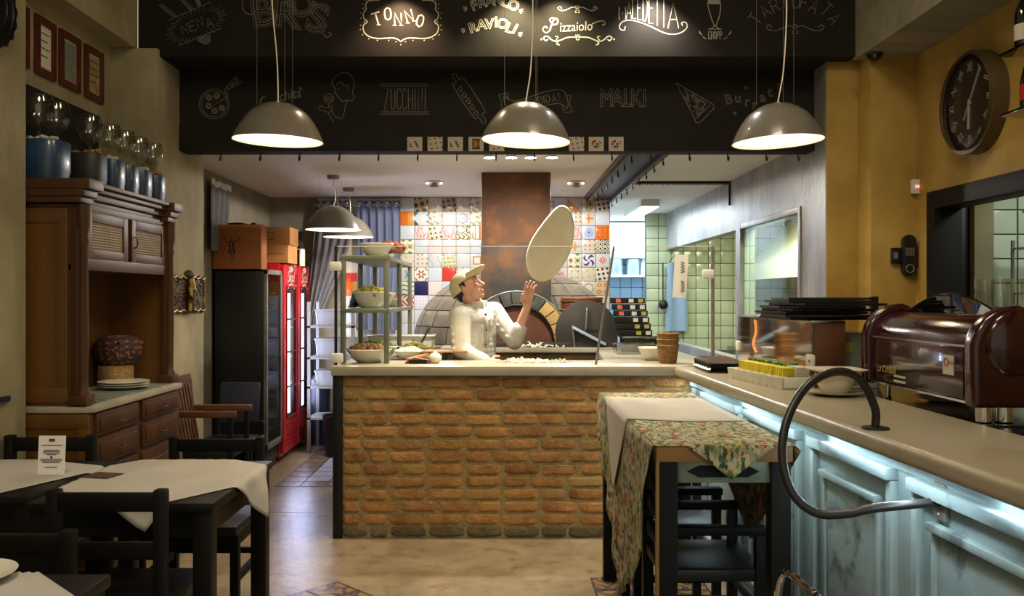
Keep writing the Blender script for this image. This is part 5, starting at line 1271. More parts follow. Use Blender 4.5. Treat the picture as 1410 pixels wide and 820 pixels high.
# warming case
t = thing('display_case', 'stainless warming case with brown ends and a clear front on the bar', 'display case', (0, 0, ZC))
MB().box(1.46, 1.62, 4.10, 4.115, 0.0, .31).build('end_panel', 'wood_brown', t, bevel=.003); MB().box(1.46, 1.62, 5.30, 5.32, 0.0, .31).build('end_panel', 'wood_brown', t, bevel=.003)
MB().box(1.455, 1.62, 4.095, 5.325, .305, .318).build('top', 'steel', t, bevel=.003)
MB().box(1.60, 1.62, 4.115, 5.30, .0, .305).build('back', 'steel', t)
MB().box(1.47, 1.60, 4.115, 5.30, .0, .02).build('floor_plate', 'steel', t)
MB().box(1.452, 1.458, 4.08, 5.35, .01, .31).build('front_glass', 'acrylic', t)
MB().box(1.44, 1.462, 4.05, 4.13, .10, .16).build('clip', 'white_plastic', t, bevel=.010); MB().box(1.44, 1.462, 5.31, 5.36, .10, .16).build('clip', 'white_plastic', t, bevel=.010)
MB().sphere((1.447-.009, 4.065, .13), .007, 8, 6).build('clip_screw', 'metal_grey', t)
MB().tube(cat_rom([(1.52, 5.22, .29), (1.52, 5.20, .22), (1.51, 5.22, .15), (1.52, 5.20, .10)], 6), .008, 8).build('reflected_fire', 'glow_orange', t)  # glowing coil and heap imitate orange fire reflected in the steel
MB().lathe([(0, .02), (.07, .02), (.05, .035), (.01, .07), (0, .075)], (1.53, 5.17, 0), 16).build('reflected_fire_base', 'glow_orange', t)
# black trays stacked on the case
rnd = random.Random(12)
for k in range(8):
    t = thing('menu_tray', ('lowest', 'second', 'third', 'fourth', 'fifth', 'sixth', 'seventh', 'topmost')[k]+' thin black tray of the untidy stack on the warming case', 'tray', (1.56+rnd.uniform(-.03, .05)+(.05 if k > 5 else 0), 4.36+rnd.uniform(-.06, .06), ZC+.3185+k*.0135), rnd.uniform(-.12, .12), 'black trays stacked on the warming case')
    MB().box(-.20, .20, -.22, .22, 0, .004).box(-.20, .20, -.22, -.212, 0, .012).box(-.20, .20, .212, .22, 0, .012).box(-.2, -.192, -.22, .22, 0, .012).box(.192, .2, -.22, .22, 0, .012).build('tray_body', 'black_plastic', t)
# small post and pale card box behind
t = thing('card_box', 'pale marbled card standing between the warming case and the coffee machine', 'card', (1.715, 4.18, 1.061))
MB().box(-.10, .09, 0, .05, 0, .265).build('box_body', 'green_marble', t, bevel=.003); MB().box(-.085, -.03, -.002, 0, .17, .22).build('logo', 'yellow_print', t); MB().box(-.10, .10, -.005, .055, .265, .275).build('glass_top', 'glassware', t)
for px, lab in ((1202, 'square black post standing behind the stacked trays by the coffee machine'), (1146, 'short black post standing behind the stacked trays by the grey wall')):
    y = 4.75; x = (px-VX)*y/F
    t = thing('black_post', lab, 'post', (x, y, 1.061)); MB().box(-.022, .022, -.022, .022, .0, .44 if px > 1150 else .43).build('upright', 'black_plastic', t, bevel=.003); MB().box(-.05, .05, -.05, .05, 0, .012).build('foot_plate', 'black_plastic', t)
def cup_set(x, y, z, top, lab, lab2, lab3):
    o = MB().lathe([(0, 0), (.06, 0), (.07, .004), (.118, .014), (.122, .018), (.116, .018), (.07, .008), (0, .006)], n=36).build('saucer', 'porcelain_warm', loc=(x, y, z)); tag(o, lab2, 'saucer')
    t = thing('wide_cup', lab, 'cup', (x, y, z+.009)); MB().lathe([(0, 0), (.05, 0), (.055, .006), (.078, .045), (.085, .085), (.082, .087), (.074, .045), (.05, .012), (0, .01)], n=32).build('cup_body', 'porcelain_warm', t)
    MB().tube(cat_rom([(.08, 0, .07), (.115, 0, .065), (.112, 0, .03), (.068, 0, .025)], 5), .006, 8).build('handle', 'porcelain_warm', t)
    if top:
        o = MB().lathe([(0, 0), (.07, 0), (.115, .014), (.118, .018), (.112, .018), (.07, .006), (0, .006)], n=36, sq=5).build('square_plate', 'porcelain_warm', loc=(x, y, z+.098)); tag(o, lab3, 'plate')
cup_set(1.455, 3.80, ZC+.001, True, 'wide white cup on the bar slab beneath a square plate', 'white saucer under the cup with the square plate', 'square white plate covering the wide cup on the bar')
cup_set(1.86, 3.66, 1.062, False, 'wide white cup standing under the coffee machine', 'white saucer under the cup below the coffee machine', '')
for k in range(2):
    o = inst('tumbler', gl, (1.50+.045+.03*k, 3.80+.14, ZC+.001)); tag(o, 'small clear tumbler beside the covered cup on the bar', 'glass', 'tumblers beside the covered cup')
# coffee machine
t = thing('coffee_machine', 'glossy dark red lever coffee machine with an arched glass top', 'coffee machine', (0, 0, 0))
xa, xz, ya, yb, z0, z1 = 1.61, 2.10, 3.0, 3.80, 1.135, 1.435
prof = [(xa+.004, z0), (xa, z0+.015), (xa, z0+.19)]+[(xa+.13-.13*math.cos(a*PI/16), z0+.19+.11*math.sin(a*PI/16)) for a in range(1, 9)]+[(xz, z1), (xz, z0)]
MB().prism(prof, 'y', ya, yb).build('body', 'red_machine', t, bevel=.006, ang=50)
MB().box(xa-.004, xa+.004, ya+.03, yb-.03, z0+.012, z0+.185).build('front_panel', 'machine_panel', t, bevel=.002)
MB().box(xa-.006, xa+.002, ya, yb, z0+.190, z0+.197).build('chrome_line', 'chrome', t); MB().box(xa-.004, xa+.004, ya, yb, z0-.004, z0+.004).build('chrome_line', 'chrome', t)
def endcap(y0, y1):
    pr = [(xa-.018, z0-.012), (xa-.022, z0+.19)]+[(xa+.145-.165*math.cos(a*PI/16), z0+.19+.145*math.sin(a*PI/16)) for a in range(1, 9)]+[(xa+.23, z0+.30), (xa+.27, z0+.20), (xz, z0+.20), (xz, z0-.012)]
    o = MB().prism(pr, 'y', y0, y1).build('end_cap', 'red_machine', t, bevel=.022, seg=4, ang=60); return o
e0 = endcap(2.935, 3.005); endcap(3.795, 3.86)
MB().sphere((xa+.12, 2.935, z0+.205), (.10, .03, .11), 20, 12).build('end_bulge', 'red_machine', e0)
MB().prism([(xa+.14, z1-.005)]+[], 'y', 0, 0) if False else None
arc = [(3.02+.76*k/24, 1.425+.085*math.sin(PI*k/24)) for k in range(25)]
MB().prism(arc, 'x', xa+.135, xa+.143).build('arched_guard', 'smoked', t)
MB().tube([(xa+.139, a, b_) for a, b_ in arc], .005, 8).build('guard_rim', 'black_gloss', t)
MB().box(xa+.16, xz, 3.0, 3.78, z1, z1+.012).build('cup_tray', 'steel', t)
MB().box(xa+.22, xz+.12, 2.86, 3.02, z0+.2, z0+.345).build('grinder_box', 'red_gloss', t, bevel=.01)
for (x, y) in ((xa+.05, 3.0), (xa+.12, 3.0), (xz-.05, 3.0)): MB().lathe([(.03, 0), (.034, .004), (.026, .01), (.026, z0-1.061)], (x, y, 1.061), 20).build('leg', 'chrome', t)
for (x, y) in ((xa+.06, 3.76), (xz-.05, 3.76)): MB().lathe([(.012, 0), (.016, .004), (.012, .01), (.012, z0-1.061)], (x, y, 1.061), 16).build('leg', 'chrome', t)
MB().box(xa+.005, xz, 2.93, 3.03, 1.061, 1.067).build('drip_tray', 'black_gloss', t)
for k in range(9): MB().box(xa+.18+.03*k, xa+.188+.03*k, 2.94, 2.95, 1.067, z0-.01).build('grille_bar', 'chrome', t)
tx = text_mb('La Cimbali', .042, shear=.25); tx.xf(Matrix.Translation((xa-.0065, 3.63, z0+.062)) @ Matrix.Rotation(-PI/2, 4, 'Z')); tx.build('lettering', 'yellow_print', t)
st = MB().box(xa-.0065, xa-.004, 3.09, 3.165, z0+.085, z0+.155).build('sticker', 'label_cream', t)
MB().tube([(xa-.0068, 3.14+.014*math.cos(a*PI/10), z0+.13+.014*math.sin(a*PI/10)) for a in range(20)], .002, 6, True).build('sticker_mark', 'ink_red', st)
tx = text_mb('uality', .022); tx.xf(Matrix.Translation((xa-.007, 3.108, z0+.13)) @ Matrix.Rotation(-PI/2, 4, 'Z')); tx.build('sticker_lettering', 'ink_red', st)
for k in range(2): MB().box(xa-.0065, xa-.004, 3.46, 3.56, z0+.018+.02*k, z0+.026+.02*k).build('badge_line', 'label_cream', t)
g2 = MB().lathe([(0, 0), (.032, 0), (.040, .12), (.038, .12), (.030, .01), (0, .01)], n=18).mesh('tumbler_body', M['glassware'])
for k, (x, y, z) in enumerate(((1.88, 3.28, z1+.013), (1.96, 3.34, z1+.013), (1.90, 3.42, z1+.013), (1.98, 3.25, z1+.013))):
    o = inst('tumbler', g2, (x, y, z)); tag(o, 'clear ribbed tumbler standing on top of the coffee machine', 'glass', 'tumblers on the coffee machine')
# ---------------------------------------------------------------- high table, cloths, armchairs
t = thing('high_table', 'narrow high wooden table with dark legs standing against the bar', 'table', (0, 0, 0))
TX0, TX1, TY0, TY1, TZ = .535, 1.005, 3.0, 4.65, .985
MB().box(TX0, TX1, TY0, TY1, TZ-.055, TZ).build('tabletop', 'wood_top', t, bevel=.004)
for x in (TX0+.04, TX1-.04):
    for y in (TY0+.035, TY1-.035): MB().box(x-.034, x+.034, y-.034, y+.034, .012, TZ-.055).build('leg', 'wood_green', t, bevel=.004); MB().lathe([(.045, 0), (.045, .012), (0, .012)], (x, y, 0), 16).build('foot_pad', 'black_plastic', t)
for y in (TY0+.02, TY1-.04): MB().box(TX0+.02, TX1-.02, y, y+.02, TZ-.13, TZ-.055).build('apron', 'apron_green', t, bevel=.002)
for x in (TX0+.02, TX1-.04): MB().box(x, x+.02, TY0+.05, TY1-.05, TZ-.13, TZ-.055).build('apron', 'apron_green', t, bevel=.002)
MB().prism([(TX0+.11, TZ-.09), (TX0+.15, TZ-.07), (TX1-.15, TZ-.07), (TX1-.11, TZ-.09), (TX1-.15, TZ-.11), (TX0+.15, TZ-.11)], 'y', TY0+.016, TY0+.021).build('carved_inset', 'wood_green', t)
MB().box(TX0-.001, TX0+.012, TY0+.001, TY0+.02, .012, TZ-.055).build('leg_strip', 'wood_top', t)
zc_ = TZ+.003
def flap(side, hang, nu=40, nv=16, wav=.010):
    """hang: list of (y, depth) along the long side"""
    def dep(y):
        for (a, da), (b_, db) in zip(hang, hang[1:]):
            if a <= y <= b_: return da+(db-da)*(y-a)/(b_-a)
        return 0
    x = TX0-.005 if side < 0 else TX1+.005
    ya_, yb_2 = hang[0][0], hang[-1][0]
    return lambda u, v: (x+side*(.004+v*(.02+wav*math.sin((ya_+(yb_2-ya_)*u)*31)*v)), ya_+(yb_2-ya_)*u, zc_-dep(ya_+(yb_2-ya_)*u)*v)
mb = MB()
mb.grid(lambda u, v: (TX0-.005+(TX1-TX0+.01)*u, TY0-.004+(TY1-TY0+.006)*v, zc_), 8, 20)
mb.grid(flap(-1, [(3.0, .02), (3.12, .30), (3.30, .58), (3.45, .62), (3.74, .78), (3.95, .60), (4.3, .34), (4.65, .10)]), 50, 14)
mb.grid(flap(1, [(3.0, .02), (3.3, .25), (3.6, .50), (3.9, .36), (4.65, .06)], wav=.0), 40, 12)
mb.grid(lambda u, v: (.64+.30*u, TY0-.006-.006*v, zc_-v*.115*(1-abs(u-.5)*2)), 20, 8)
o = mb.build('flowered_cloth', 'floral', ang=70); o.modifiers.new('thick', 'SOLIDIFY').thickness = .002
tag(o, 'green and red fruit-patterned cloth draped over the high table', 'tablecloth')
mb = MB(); zc_ += .004
mb.grid(lambda u, v: (TX0-.008+(TX1-TX0+.006)*u, 3.58+.10*abs(u-.5)-.05*u+(.80+.02*math.sin(u*5))*v, zc_), 10, 14)
mb.grid(lambda u, v: (TX0-.010-v*.026, 3.62+.76*u-(u-.35)*.76*v*.97, zc_-.345*v), 16, 12)
o = mb.build('white_overcloth', 'table_cloth', ang=70); o.modifiers.new('thick', 'SOLIDIFY').thickness = .002
tag(o, 'white overcloth with a long hanging tip on the high table', 'tablecloth')
for i, y in enumerate((3.5, 4.17)):
    t = thing('armchair', ('dark wooden armchair tucked under the high table at its open end', 'dark wooden armchair tucked under the high table next to the brick counter')[i], 'armchair', (.62, y, 0), 0, 'dark armchairs under the high table')
    for s in (-1, 1):
        MB().box(-.02, .025, s*.20-.02, s*.20+.02, 0, .80).build('back_post', 'wood_dark', t, bevel=.005)
        MB().box(.34, .38, s*.20-.02, s*.20+.02, 0, .60).build('front_leg', 'wood_dark', t, bevel=.005)
        MB().box(-.02, .385, s*.20-.03, s*.20+.03, .60, .632).build('arm', 'wood_green', t, bevel=.008)
        MB().box(0, .36, s*.2-.012, s*.2+.012, .20, .23).build('stretcher', 'wood_dark', t)
    MB().box(-.01, .385, -.21, .21, .42, .47).build('seat', 'leather', t, bevel=.014)
    for z in (.55, .66, .76): MB().box(-.012, .014, -.2, .2, z-.03, z+.025).build('back_rail', 'wood_dark', t, bevel=.004)
    MB().box(.35, .37, -.19, .19, .30, .33).build('stretcher', 'wood_dark', t)
# chrome stool whose back shows at the lower edge
t = thing('chrome_stool', 'bar stool with a bent chrome tube back standing by the bar', 'stool', (.84, 2.42, 0))
MB().tube(cat_rom([(-.02, .16, .45), (-.02, .16, .62), (-.01, .12, .695), (0, .0, .70), (0, -.12, .695), (-.02, -.16, .62), (-.02, -.16, .45)], 6), .011, 10).build('back_tube', 'chrome', t)
MB().box(-.02, .30, -.17, .17, .45, .485).build('seat', 'leather', t, bevel=.012)
for x in (0, .27):
    for y in (-.15, .15): MB().cyl((x, y, 0), (x, y, .45), .011).build('leg', 'chrome', t)
# ---------------------------------------------------------------- right wall things
YK = 4.68
t = thing('wall_clock', 'large round wall clock with a dark face and Roman numerals', 'clock', (XR, YK, EYE+(408-141)*4.67/F), 0)
D = .275; n = 64
def ringx(r0, r1, x0, x1):
    return MB().add([(x, r*math.cos(2*PI*k/n), r*math.sin(2*PI*k/n)) for x, r in ((x0, r1), (x1, r1), (x1, r0), (x1-.02, r0)) for k in range(n)],
                    [(j*n+k, j*n+(k+1) % n, (j+1)*n+(k+1) % n, (j+1)*n+k) for j in range(3) for k in range(n)])
ringx(D-.022, D, 0, -.075).add([], []).build('case', 'clock_rim', t, ang=50)
MB().prism([((D-.02)*math.cos(2*PI*k/n), (D-.02)*math.sin(2*PI*k/n)) for k in range(n)], 'x', -.05, -.056).build('face', 'clock_face', t)
nums = ['XII', 'I', 'II', 'III', 'IIII', 'V', 'VI', 'VII', 'VIII', 'IX', 'X', 'XI']
for k, s in enumerate(nums):
    a = PI/2+2*PI*k/12*(1)      # seen from -x the y axis runs leftwards
    ang = 2*PI*k/12
    tx = text_mb(s, .075); 
    m = Matrix.Translation((-.0575, -.19*math.sin(ang), .19*math.cos(ang))) @ Matrix.Rotation(-ang, 4, 'X') @ Matrix.Rotation(-PI/2, 4, 'Z') @ Matrix.Diagonal((.62, 1, 1, 1))
    tx.xf(m); tx.build('numeral', 'clock_mark', t)
for ang, L0, L1, w_ in ((2*PI*.092, -.10, .20, .010), (2*PI*.508, -.02, .14, .013)):
    MB().bar((-.062, -L0*math.sin(ang), L0*math.cos(ang)), (-.062, -L1*math.sin(ang), L1*math.cos(ang)), w_, .002).build('hand', 'clock_mark', t)
MB().cyl((-.056, 0, 0), (-.066, 0, 0), .01).build('hub', 'clock_mark', t)
def wine(x, y, z, lab, lb, burg):
    t = thing('wine_bottle', lab, 'wine bottle', (x, y, z), 0, 'wine bottles on the wall shelves')
    pr = [(0, 0), (.036, 0), (.038, .006), (.038, .17), (.030, .20), (.015, .235), (.014, .30), (.016, .302), (.016, .312), (0, .312)] if not burg else [(0, 0), (.040, 0), (.042, .006), (.042, .13), (.030, .19), (.015, .24), (.014, .28), (.016, .282), (.016, .292), (0, .292)]
    MB().lathe(pr, n=24).build('bottle_body', 'bottle_glass', t); h0 = .05
    MB().lathe([(pr[2][0]+.0008, .045), (pr[2][0]+.0008, .12)], n=24).build('label_paper', lb, t)
    MB().lathe([(.0165, .25), (.0165, .296)], n=16).build('capsule', 'black_plastic', t)
for k, (z, yf) in enumerate(((2.63, 4.12), (2.345, 4.12), (1.875, 3.93))):
    o = MB().box(2.35, XR, 3.3, yf, z, z+.012).build('wall_shelf', 'black_gloss', bevel=.002); tag(o, ('upper dark wall shelf above the clock level carrying a wine bottle', 'middle dark wall shelf beside the clock', 'lowest dark wall shelf beside the doorway')[k], 'shelf')
wine(2.43, 4.055, 2.643, 'dark wine bottle with a cream label on the upper wall shelf', 'label_cream', False)
wine(2.44, 4.02, 2.358, 'round-shouldered wine bottle with a red label on the middle shelf', 'label_red', True)
wine(2.42, 3.90, 2.358, 'dark wine bottle with a pale label behind the red-labelled one', 'label_cream', False)
wine(2.43, 4.055-.20, 1.888, 'dark wine bottle with a pale label on the lowest shelf by the doorway', 'label_cream', False)
# phone and sensor
t = thing('door_phone', 'black wall intercom with keypad on the yellow pillar', 'intercom', P(1249, 352, 5.395))
pl = [(.042*math.cos(a), .085*(1 if math.sin(a) > 0 else -1)+.045*math.sin(a)) for a in [2*PI*k/24+.001 for k in range(24)]]
MB().prism(pl, 'y', -.04, 0).build('handset', 'black_plastic', t, bevel=.008)
MB().box(-.105, -.04, -.03, 0, -.05, .05).build('side_box', 'black_plastic', t, bevel=.006); MB().box(.04, .056, -.03, 0, -.06, .06).build('side_box', 'black_plastic', t, bevel=.006)
for i in range(4):
    for j in range(4): MB().box(-.027+.014*i, -.017+.014*i, -.043, -.04, .0+.013*j, .009+.013*j).build('key', 'metal_grey', t)
MB().box(-.096, -.07, -.032, -.03, -.02, .02).build('display', 'metal_grey', t)
MB().tube([(.024*math.cos(a*PI/8), -.042, -.08+.024*math.sin(a*PI/8)) for a in range(16)], .003, 6, True).build('dial_ring', 'metal_grey', t)
t = thing('alarm_sensor', 'small white alarm sensor with a red light in the yellow corner', 'sensor', P(1261, 257, 5.38))
MB().box(-.03, .028, -.02, .015, -.045, .045).build('housing', 'white_plastic', t, bevel=.008); MB().box(-.012, .012, -.023, -.019, -.008, .008).build('status_light', 'status_red', t, bevel=.002)
# rack in the side room
t = thing('wire_rack', 'steel wire rack holding glasses in the side room beyond the doorway', 'rack', (3.3, 5.25, 0))
for x in (-.10, .8):
    for y in (-.25, .2): MB().cyl((x, y, 0), (x, y, 1.85), .012, n=10).build('post', 'metal_grey', t)
for z in (.9, 1.25, 1.52, 1.80):
    s_ = MB().cyl((-.1, -.25, z), (.8, -.25, z), .008, n=8).cyl((-.1, .2, z), (.8, .2, z), .008, n=8)
    for k in range(12): s_.cyl((-.1+.0815*k, -.25, z), (-.1+.0815*k, .2, z), .004, n=6)
    s_.build('wire_shelf', 'metal_grey', t)
# ---------------------------------------------------------------- pizza maker
def solid(name, mb, m, parent, voxel, smooth=4, factor=.5):
    """one continuous skin around overlapping shapes"""
    me = bpy.data.meshes.new('tmp'); me.from_pydata(mb.v, [], mb.f); ob = bpy.data.objects.new('tmp', me); COL.objects.link(ob)
    r = ob.modifiers.new('r', 'REMESH'); r.mode = 'VOXEL'; r.voxel_size = voxel
    s = ob.modifiers.new('s', 'SMOOTH'); s.iterations = smooth; s.factor = factor
    dg = bpy.context.evaluated_depsgraph_get(); dg.update()
    out = bpy.data.meshes.new_from_object(ob.evaluated_get(dg)); bpy.data.objects.remove(ob); bpy.data.meshes.remove(me)
    out.name = name; out.materials.clear(); out.materials.append(M[m])
    out.polygons.foreach_set('use_smooth', [True]*len(out.polygons))
    o = bpy.data.objects.new(name, out); COL.objects.link(o); setp(o, parent); return o
V = Vector
# joints in world space
hip = V((-.20, 6.22, .95)); waist = V((-.195, 6.21, 1.10)); chest = V((-.185, 6.20, 1.30)); neck = V((-.178, 6.19, 1.44))
shR = V((-.285, 6.07, 1.365)); shL = V((-.055, 6.31, 1.385))
elR = V((-.275, 6.00, 1.13)); wrR = V((-.10, 5.955, 1.045)); haR = V((-.02, 5.955, 1.02))
elL = V((.095, 6.22, 1.185)); wrL = V((.185, 6.18, 1.425))
hc = V((-.235, 6.15, 1.565))                       # head centre
fw = V((.86, -.27, .46)).normalized(); rt = fw.cross(V((0, 0, 1))).normalized(); up = rt.cross(fw).normalized()   # rt = his right (towards camera)
HM = Matrix(((fw.x, rt.x, up.x), (fw.y, rt.y, up.y), (fw.z, rt.z, up.z)))
def h(a, b, c): return hc+HM @ V((a, b, c))
root = thing('person', 'pizza maker in white jacket and beige cap looking up at tossed dough, one hand raised', 'person', (-.20, 6.22, 0))
off_ = -root.location
def loc(mb): return mb.xf(Matrix.Translation(off_))
b = MB()
b.sphere(h(-.015, 0, .02), (.098, .076, .100), 24, 16, HM).sphere(h(.030, 0, -.045), (.062, .056, .068), 20, 12, HM).sphere(h(.060, 0, -.095), (.026, .028, .020), 14, 8, HM)
b.sphere(h(.078, 0, .022), (.022, .05, .018), 14, 8, HM)                                   # brow
b.chain([h(.088, 0, .012), h(.104, 0, -.018), h(.112, 0, -.033)], [.010, .012, .0135]).sphere(h(.098, .012, -.036), .009, 10, 6).sphere(h(.098, -.012, -.036), .009, 10, 6)
b.sphere(h(.075, .034, -.022), (.022, .022, .02), 12, 8).sphere(h(.075, -.034, -.022), (.022, .022, .02), 12, 8)   # cheeks
b.sphere(h(.086, 0, -.066), (.012, .024, .007), 12, 8, HM).sphere(h(.083, 0, -.078), (.012, .021, .008), 12, 8, HM)
for s in (-1, 1): b.sphere(h(-.012, s*.078, -.012), (.018, .008, .030), 14, 8, HM).sphere(h(-.008, s*.080, -.034), (.010, .007, .012), 10, 6, HM)
b.chain([h(-.03, 0, -.06), neck, chest], [.056, .058, .10])
b.chain([chest, waist, hip], [.115, .115, .13])
b.chain([chest, shR, elR, wrR], [.08, .055, .042, .030]).chain([chest, shL, elL, wrL], [.08, .055, .042, .029])
for s, x in ((1, -.05), (-1, .05)):
    b.chain([hip+V((x, x*.8, -.05)), V((-.20+x*1.3, 6.22+x, .50)), V((-.21+x*1.4, 6.23+x, .09)), V((-.12+x*1.4, 6.20+x, .05))], [.095, .065, .045, .038])
# hands
def hand(w_, d, side, palm_n, spread, curl, s=1.0):
    """w_ wrist, d pointing direction, side = towards the thumb, palm_n = palm normal"""
    d = d.normalized(); side = (side-d*side.dot(d)).normalized(); n_ = d.cross(side)
    if n_.dot(palm_n) < 0: n_ = -n_
    kn = w_+d*.085*s
    for q in (-.030, -.010, .010, .030):
        b.chain([w_+d*.012+side*q*.55, kn+side*q*1.05], [.016*s, .0135*s])
    lens = ((.030, .072, .0), (.010, .082, .1), (-.010, .076, .2), (-.030, .060, .3))
    for q, L_, e in lens:
        p = kn+side*q*1.05; dir_ = (d+side*q*spread*10).normalized(); pts = [p]; a = curl+e*.25
        for seg, fr in ((0, .45), (1, .32), (2, .23)):
            dd = (dir_*math.cos(a*(seg+.6))+n_*math.sin(a*(seg+.6))).normalized(); p = p+dd*L_*fr*s; pts.append(p)
        b.chain(pts, [.0095*s, .0088*s, .008*s, .007*s], 10)
    tb_ = w_+d*.025+side*.026; b.chain([tb_, tb_+(d*.55+side*.8+n_*.25).normalized()*.04*s, tb_+(d*.8+side*.6+n_*.35).normalized()*.072*s], [.0135*s, .011*s, .008*s], 10)
hand(wrL, V((.10, -.02, .98)), V((-.8, -.55, .1)), V((.9, -.1, .1)), .55, .22, 1.15)
hand(wrR, V((.95, .05, -.2)), V((.1, .2, .95)), V((0, 1, 0)), .2, .45)
body = solid('body', loc(b), 'skin', root, .0042, 3)
# eyes, brows, hair
for s in (-1, 1):
    e = MB().sphere(h(.086, s*.028, .004), (.007, .012, .008), 12, 8, HM); loc(e).build('eye', 'eye_white', root)
    e = MB().sphere(h(.0915, s*.029, .006), (.004, .006, .006), 10, 6, HM); loc(e).build('iris', 'eye_dark', root)
    e = MB().chain([h(.096, s*.012, .022), h(.096, s*.028, .026), h(.086, s*.045, .020)], [.0035, .0045, .003], 8); loc(e).build('eyebrow', 'hair', root)
loc(MB().sphere(h(.0955, 0, -.072), (.005, .020, .0035), 12, 6, HM)).build('lips', 'lip', root)
hr = MB().sphere(h(-.038, 0, .015), (.080, .0785, .085), 24, 16, HM).sphere(h(-.065, 0, -.045), (.040, .056, .042), 18, 10, HM)
for s in (-1, 1): hr.sphere(h(.002, s*.0735, .018), (.016, .006, .026), 12, 8, HM)
solid('hair', loc(hr), 'hair', root, .006, 2)
# cap with long brim
cp = MB(); T = V((-.018, 0, .035))
def capdome(u, v):
    a = 2*PI*u; t = v*PI/2
    return h(-.018+.113*math.cos(t)*math.cos(a), .093*math.cos(t)*math.sin(a), .035+.012*math.cos(a)*math.cos(t)+.090*math.sin(t))
cp.grid(capdome, 40, 14)
cap = loc(cp).build('cap', 'cap_beige', root, ang=80); cap.modifiers.new('thick', 'SOLIDIFY').thickness = .004
cap.data['note'] = 0; del cap.data['note']
def brim(u, v):
    a = (u-.5)*2.1; r = .105+v*.082*math.cos(a*.75)
    return h(-.018+r*math.cos(a)*1.02+.004, .90*r*math.sin(a), .050+.050*v-.012*v*v-.14*(r*math.sin(a))**2*6+.004*math.cos(a))
bm_ = loc(MB().grid(brim, 20, 6)).build('cap_brim', 'cap_beige', cap, ang=80); bm_.modifiers.new('thick', 'SOLIDIFY').thickness = .004
bp_ = loc(MB().sphere(h(-.018, 0, .126), .008, 10, 6)).build('cap_button', 'cap_beige', cap)
def capback(u, v):
    a = PI*.52+PI*.96*u
    return h(-.018+.112*math.cos(a), .092*math.sin(a), .045-.062*v+.012*math.cos(a))
loc(MB().grid(capback, 24, 5)).build('cap_back', 'cap_beige', cap, ang=80).modifiers.new('thick', 'SOLIDIFY').thickness = .004
# jacket
j = MB()
fd = V((.80, -.60, 0)); sd = V((.6, .8, 0))          # facing direction of the torso and its left
def ell(c, rf, rs, rz_): 
    m = Matrix(((fd.x, sd.x, 0), (fd.y, sd.y, 0), (0, 0, 1))); j.sphere(c, (rf, rs, rz_), 24, 14, m)
for k in range(12):
    s_ = k/11; c = hip.lerp(waist, s_*2) if s_ < .5 else waist.lerp(chest, (s_-.5)*2)
    ell(c+V((0, 0, -.06 if k == 0 else 0)), .142+.012*math.sin(s_*5), .165+.012*s_, .075)
ell(chest+V((0, 0, .03)), .130, .185, .10); ell(chest+V((0, 0, .085)), .095, .165, .055)
j.chain([chest+V((0, 0, .06)), shR, elR+V((0, 0, .0)), wrR+V((-.02, 0, .005))], [.10, .082, .066, .050])
j.chain([chest+V((0, 0, .06)), shL, shL.lerp(elL, .55), elL, elL.lerp(wrL, .26)], [.10, .080, .072, .066, .058])
# folds
rnd = random.Random(2)
for k in range(34):
    z = rnd.uniform(.98, 1.32); a = rnd.uniform(-1.5, 1.3); c = hip.lerp(chest, (z-.95)/.35)
    p = c+(fd*math.cos(a)*.136+sd*math.sin(a)*.162); q = p+V((rnd.uniform(-.02, .02), rnd.uniform(-.02, .02), rnd.uniform(.06, .12)))
    j.chain([p, q], [.013, .007], 8)
for k in range(5):
    c = shR.lerp(elR, .2+.2*k); j.chain([c+V((-.050, -.040, .01)), c+V((.045, -.050, -.03))], [.016, .012], 8)
for k in range(4):
    c = shL.lerp(elL, .35+.2*k); j.chain([c+V((-.05, -.05, .02)), c+V((.04, -.05, -.04))], [.012, .010], 8)
jk = solid('jacket', loc(j), 'chef_white', root, .006, 7)
col_ = MB()
for k in range(28):
    a = 2*PI*k/28
def collar(u, v):
    a = 2*PI*u*.92+.45; base_ = neck+V((.0, 0, -.015)); m = fd*math.cos(a)*.066+sd*math.sin(a)*.070
    return base_+m*(1+.06*v)+V((0, 0, .050*v+.010*math.cos(a+PI)))
loc(MB().grid(collar, 36, 4)).build('collar', 'chef_white', jk, ang=80).modifiers.new('thick', 'SOLIDIFY').thickness = .006
for s_ in (-1,):
    for k in range(4):
        z = 1.375-.105*k; c = hip.lerp(chest, (z-.95)/.35)
        p = c+fd*(.148 if z < 1.3 else .130)+sd*s_*.045-V((0, 0, 0)); dd = (fd*1.0+sd*s_*.3).normalized()
        loc(MB().sphere(p-fd*.004, .0085, 10, 6)).build('button', 'black_plastic', jk)
pk = MB(); 
def placket(u, v):
    z = 1.40-.42*v; c = hip.lerp(chest, min(1, (z-.95)/.35)); r = .156 if z < 1.30 else .156-.03*(z-1.30)*10
    return c+V((0, 0, max(0, z-1.30)))+fd*r+sd*(-.058+.03*max(0, (z-1.3)*6))*(1+.0*u)+sd*.010*u
loc(pk.grid(placket, 2, 20)).build('placket_seam', 'cap_beige', jk, ang=80)
cuff = MB().chain([elL.lerp(wrL, .20), elL.lerp(wrL, .32)], [.064, .060]); solid('cuff', loc(cuff), 'chef_white', jk, .007, 2)
cuff = MB().chain([elR.lerp(wrR, .72), elR.lerp(wrR, .88)], [.056, .054]); solid('cuff', loc(cuff), 'chef_white', jk, .007, 2)
tr = MB()
for x in (-.05, .05):
    tr.chain([hip+V((x, x*.8, -.03)), V((-.20+x*1.3, 6.22+x, .50)), V((-.21+x*1.4, 6.23+x, .10))], [.118, .085, .068])
tr.chain([hip+V((-.03, -.03, .0)), hip+V((.03, .03, .0))], [.135, .135])
solid('trousers', loc(tr), 'trousers', root, .008, 4)
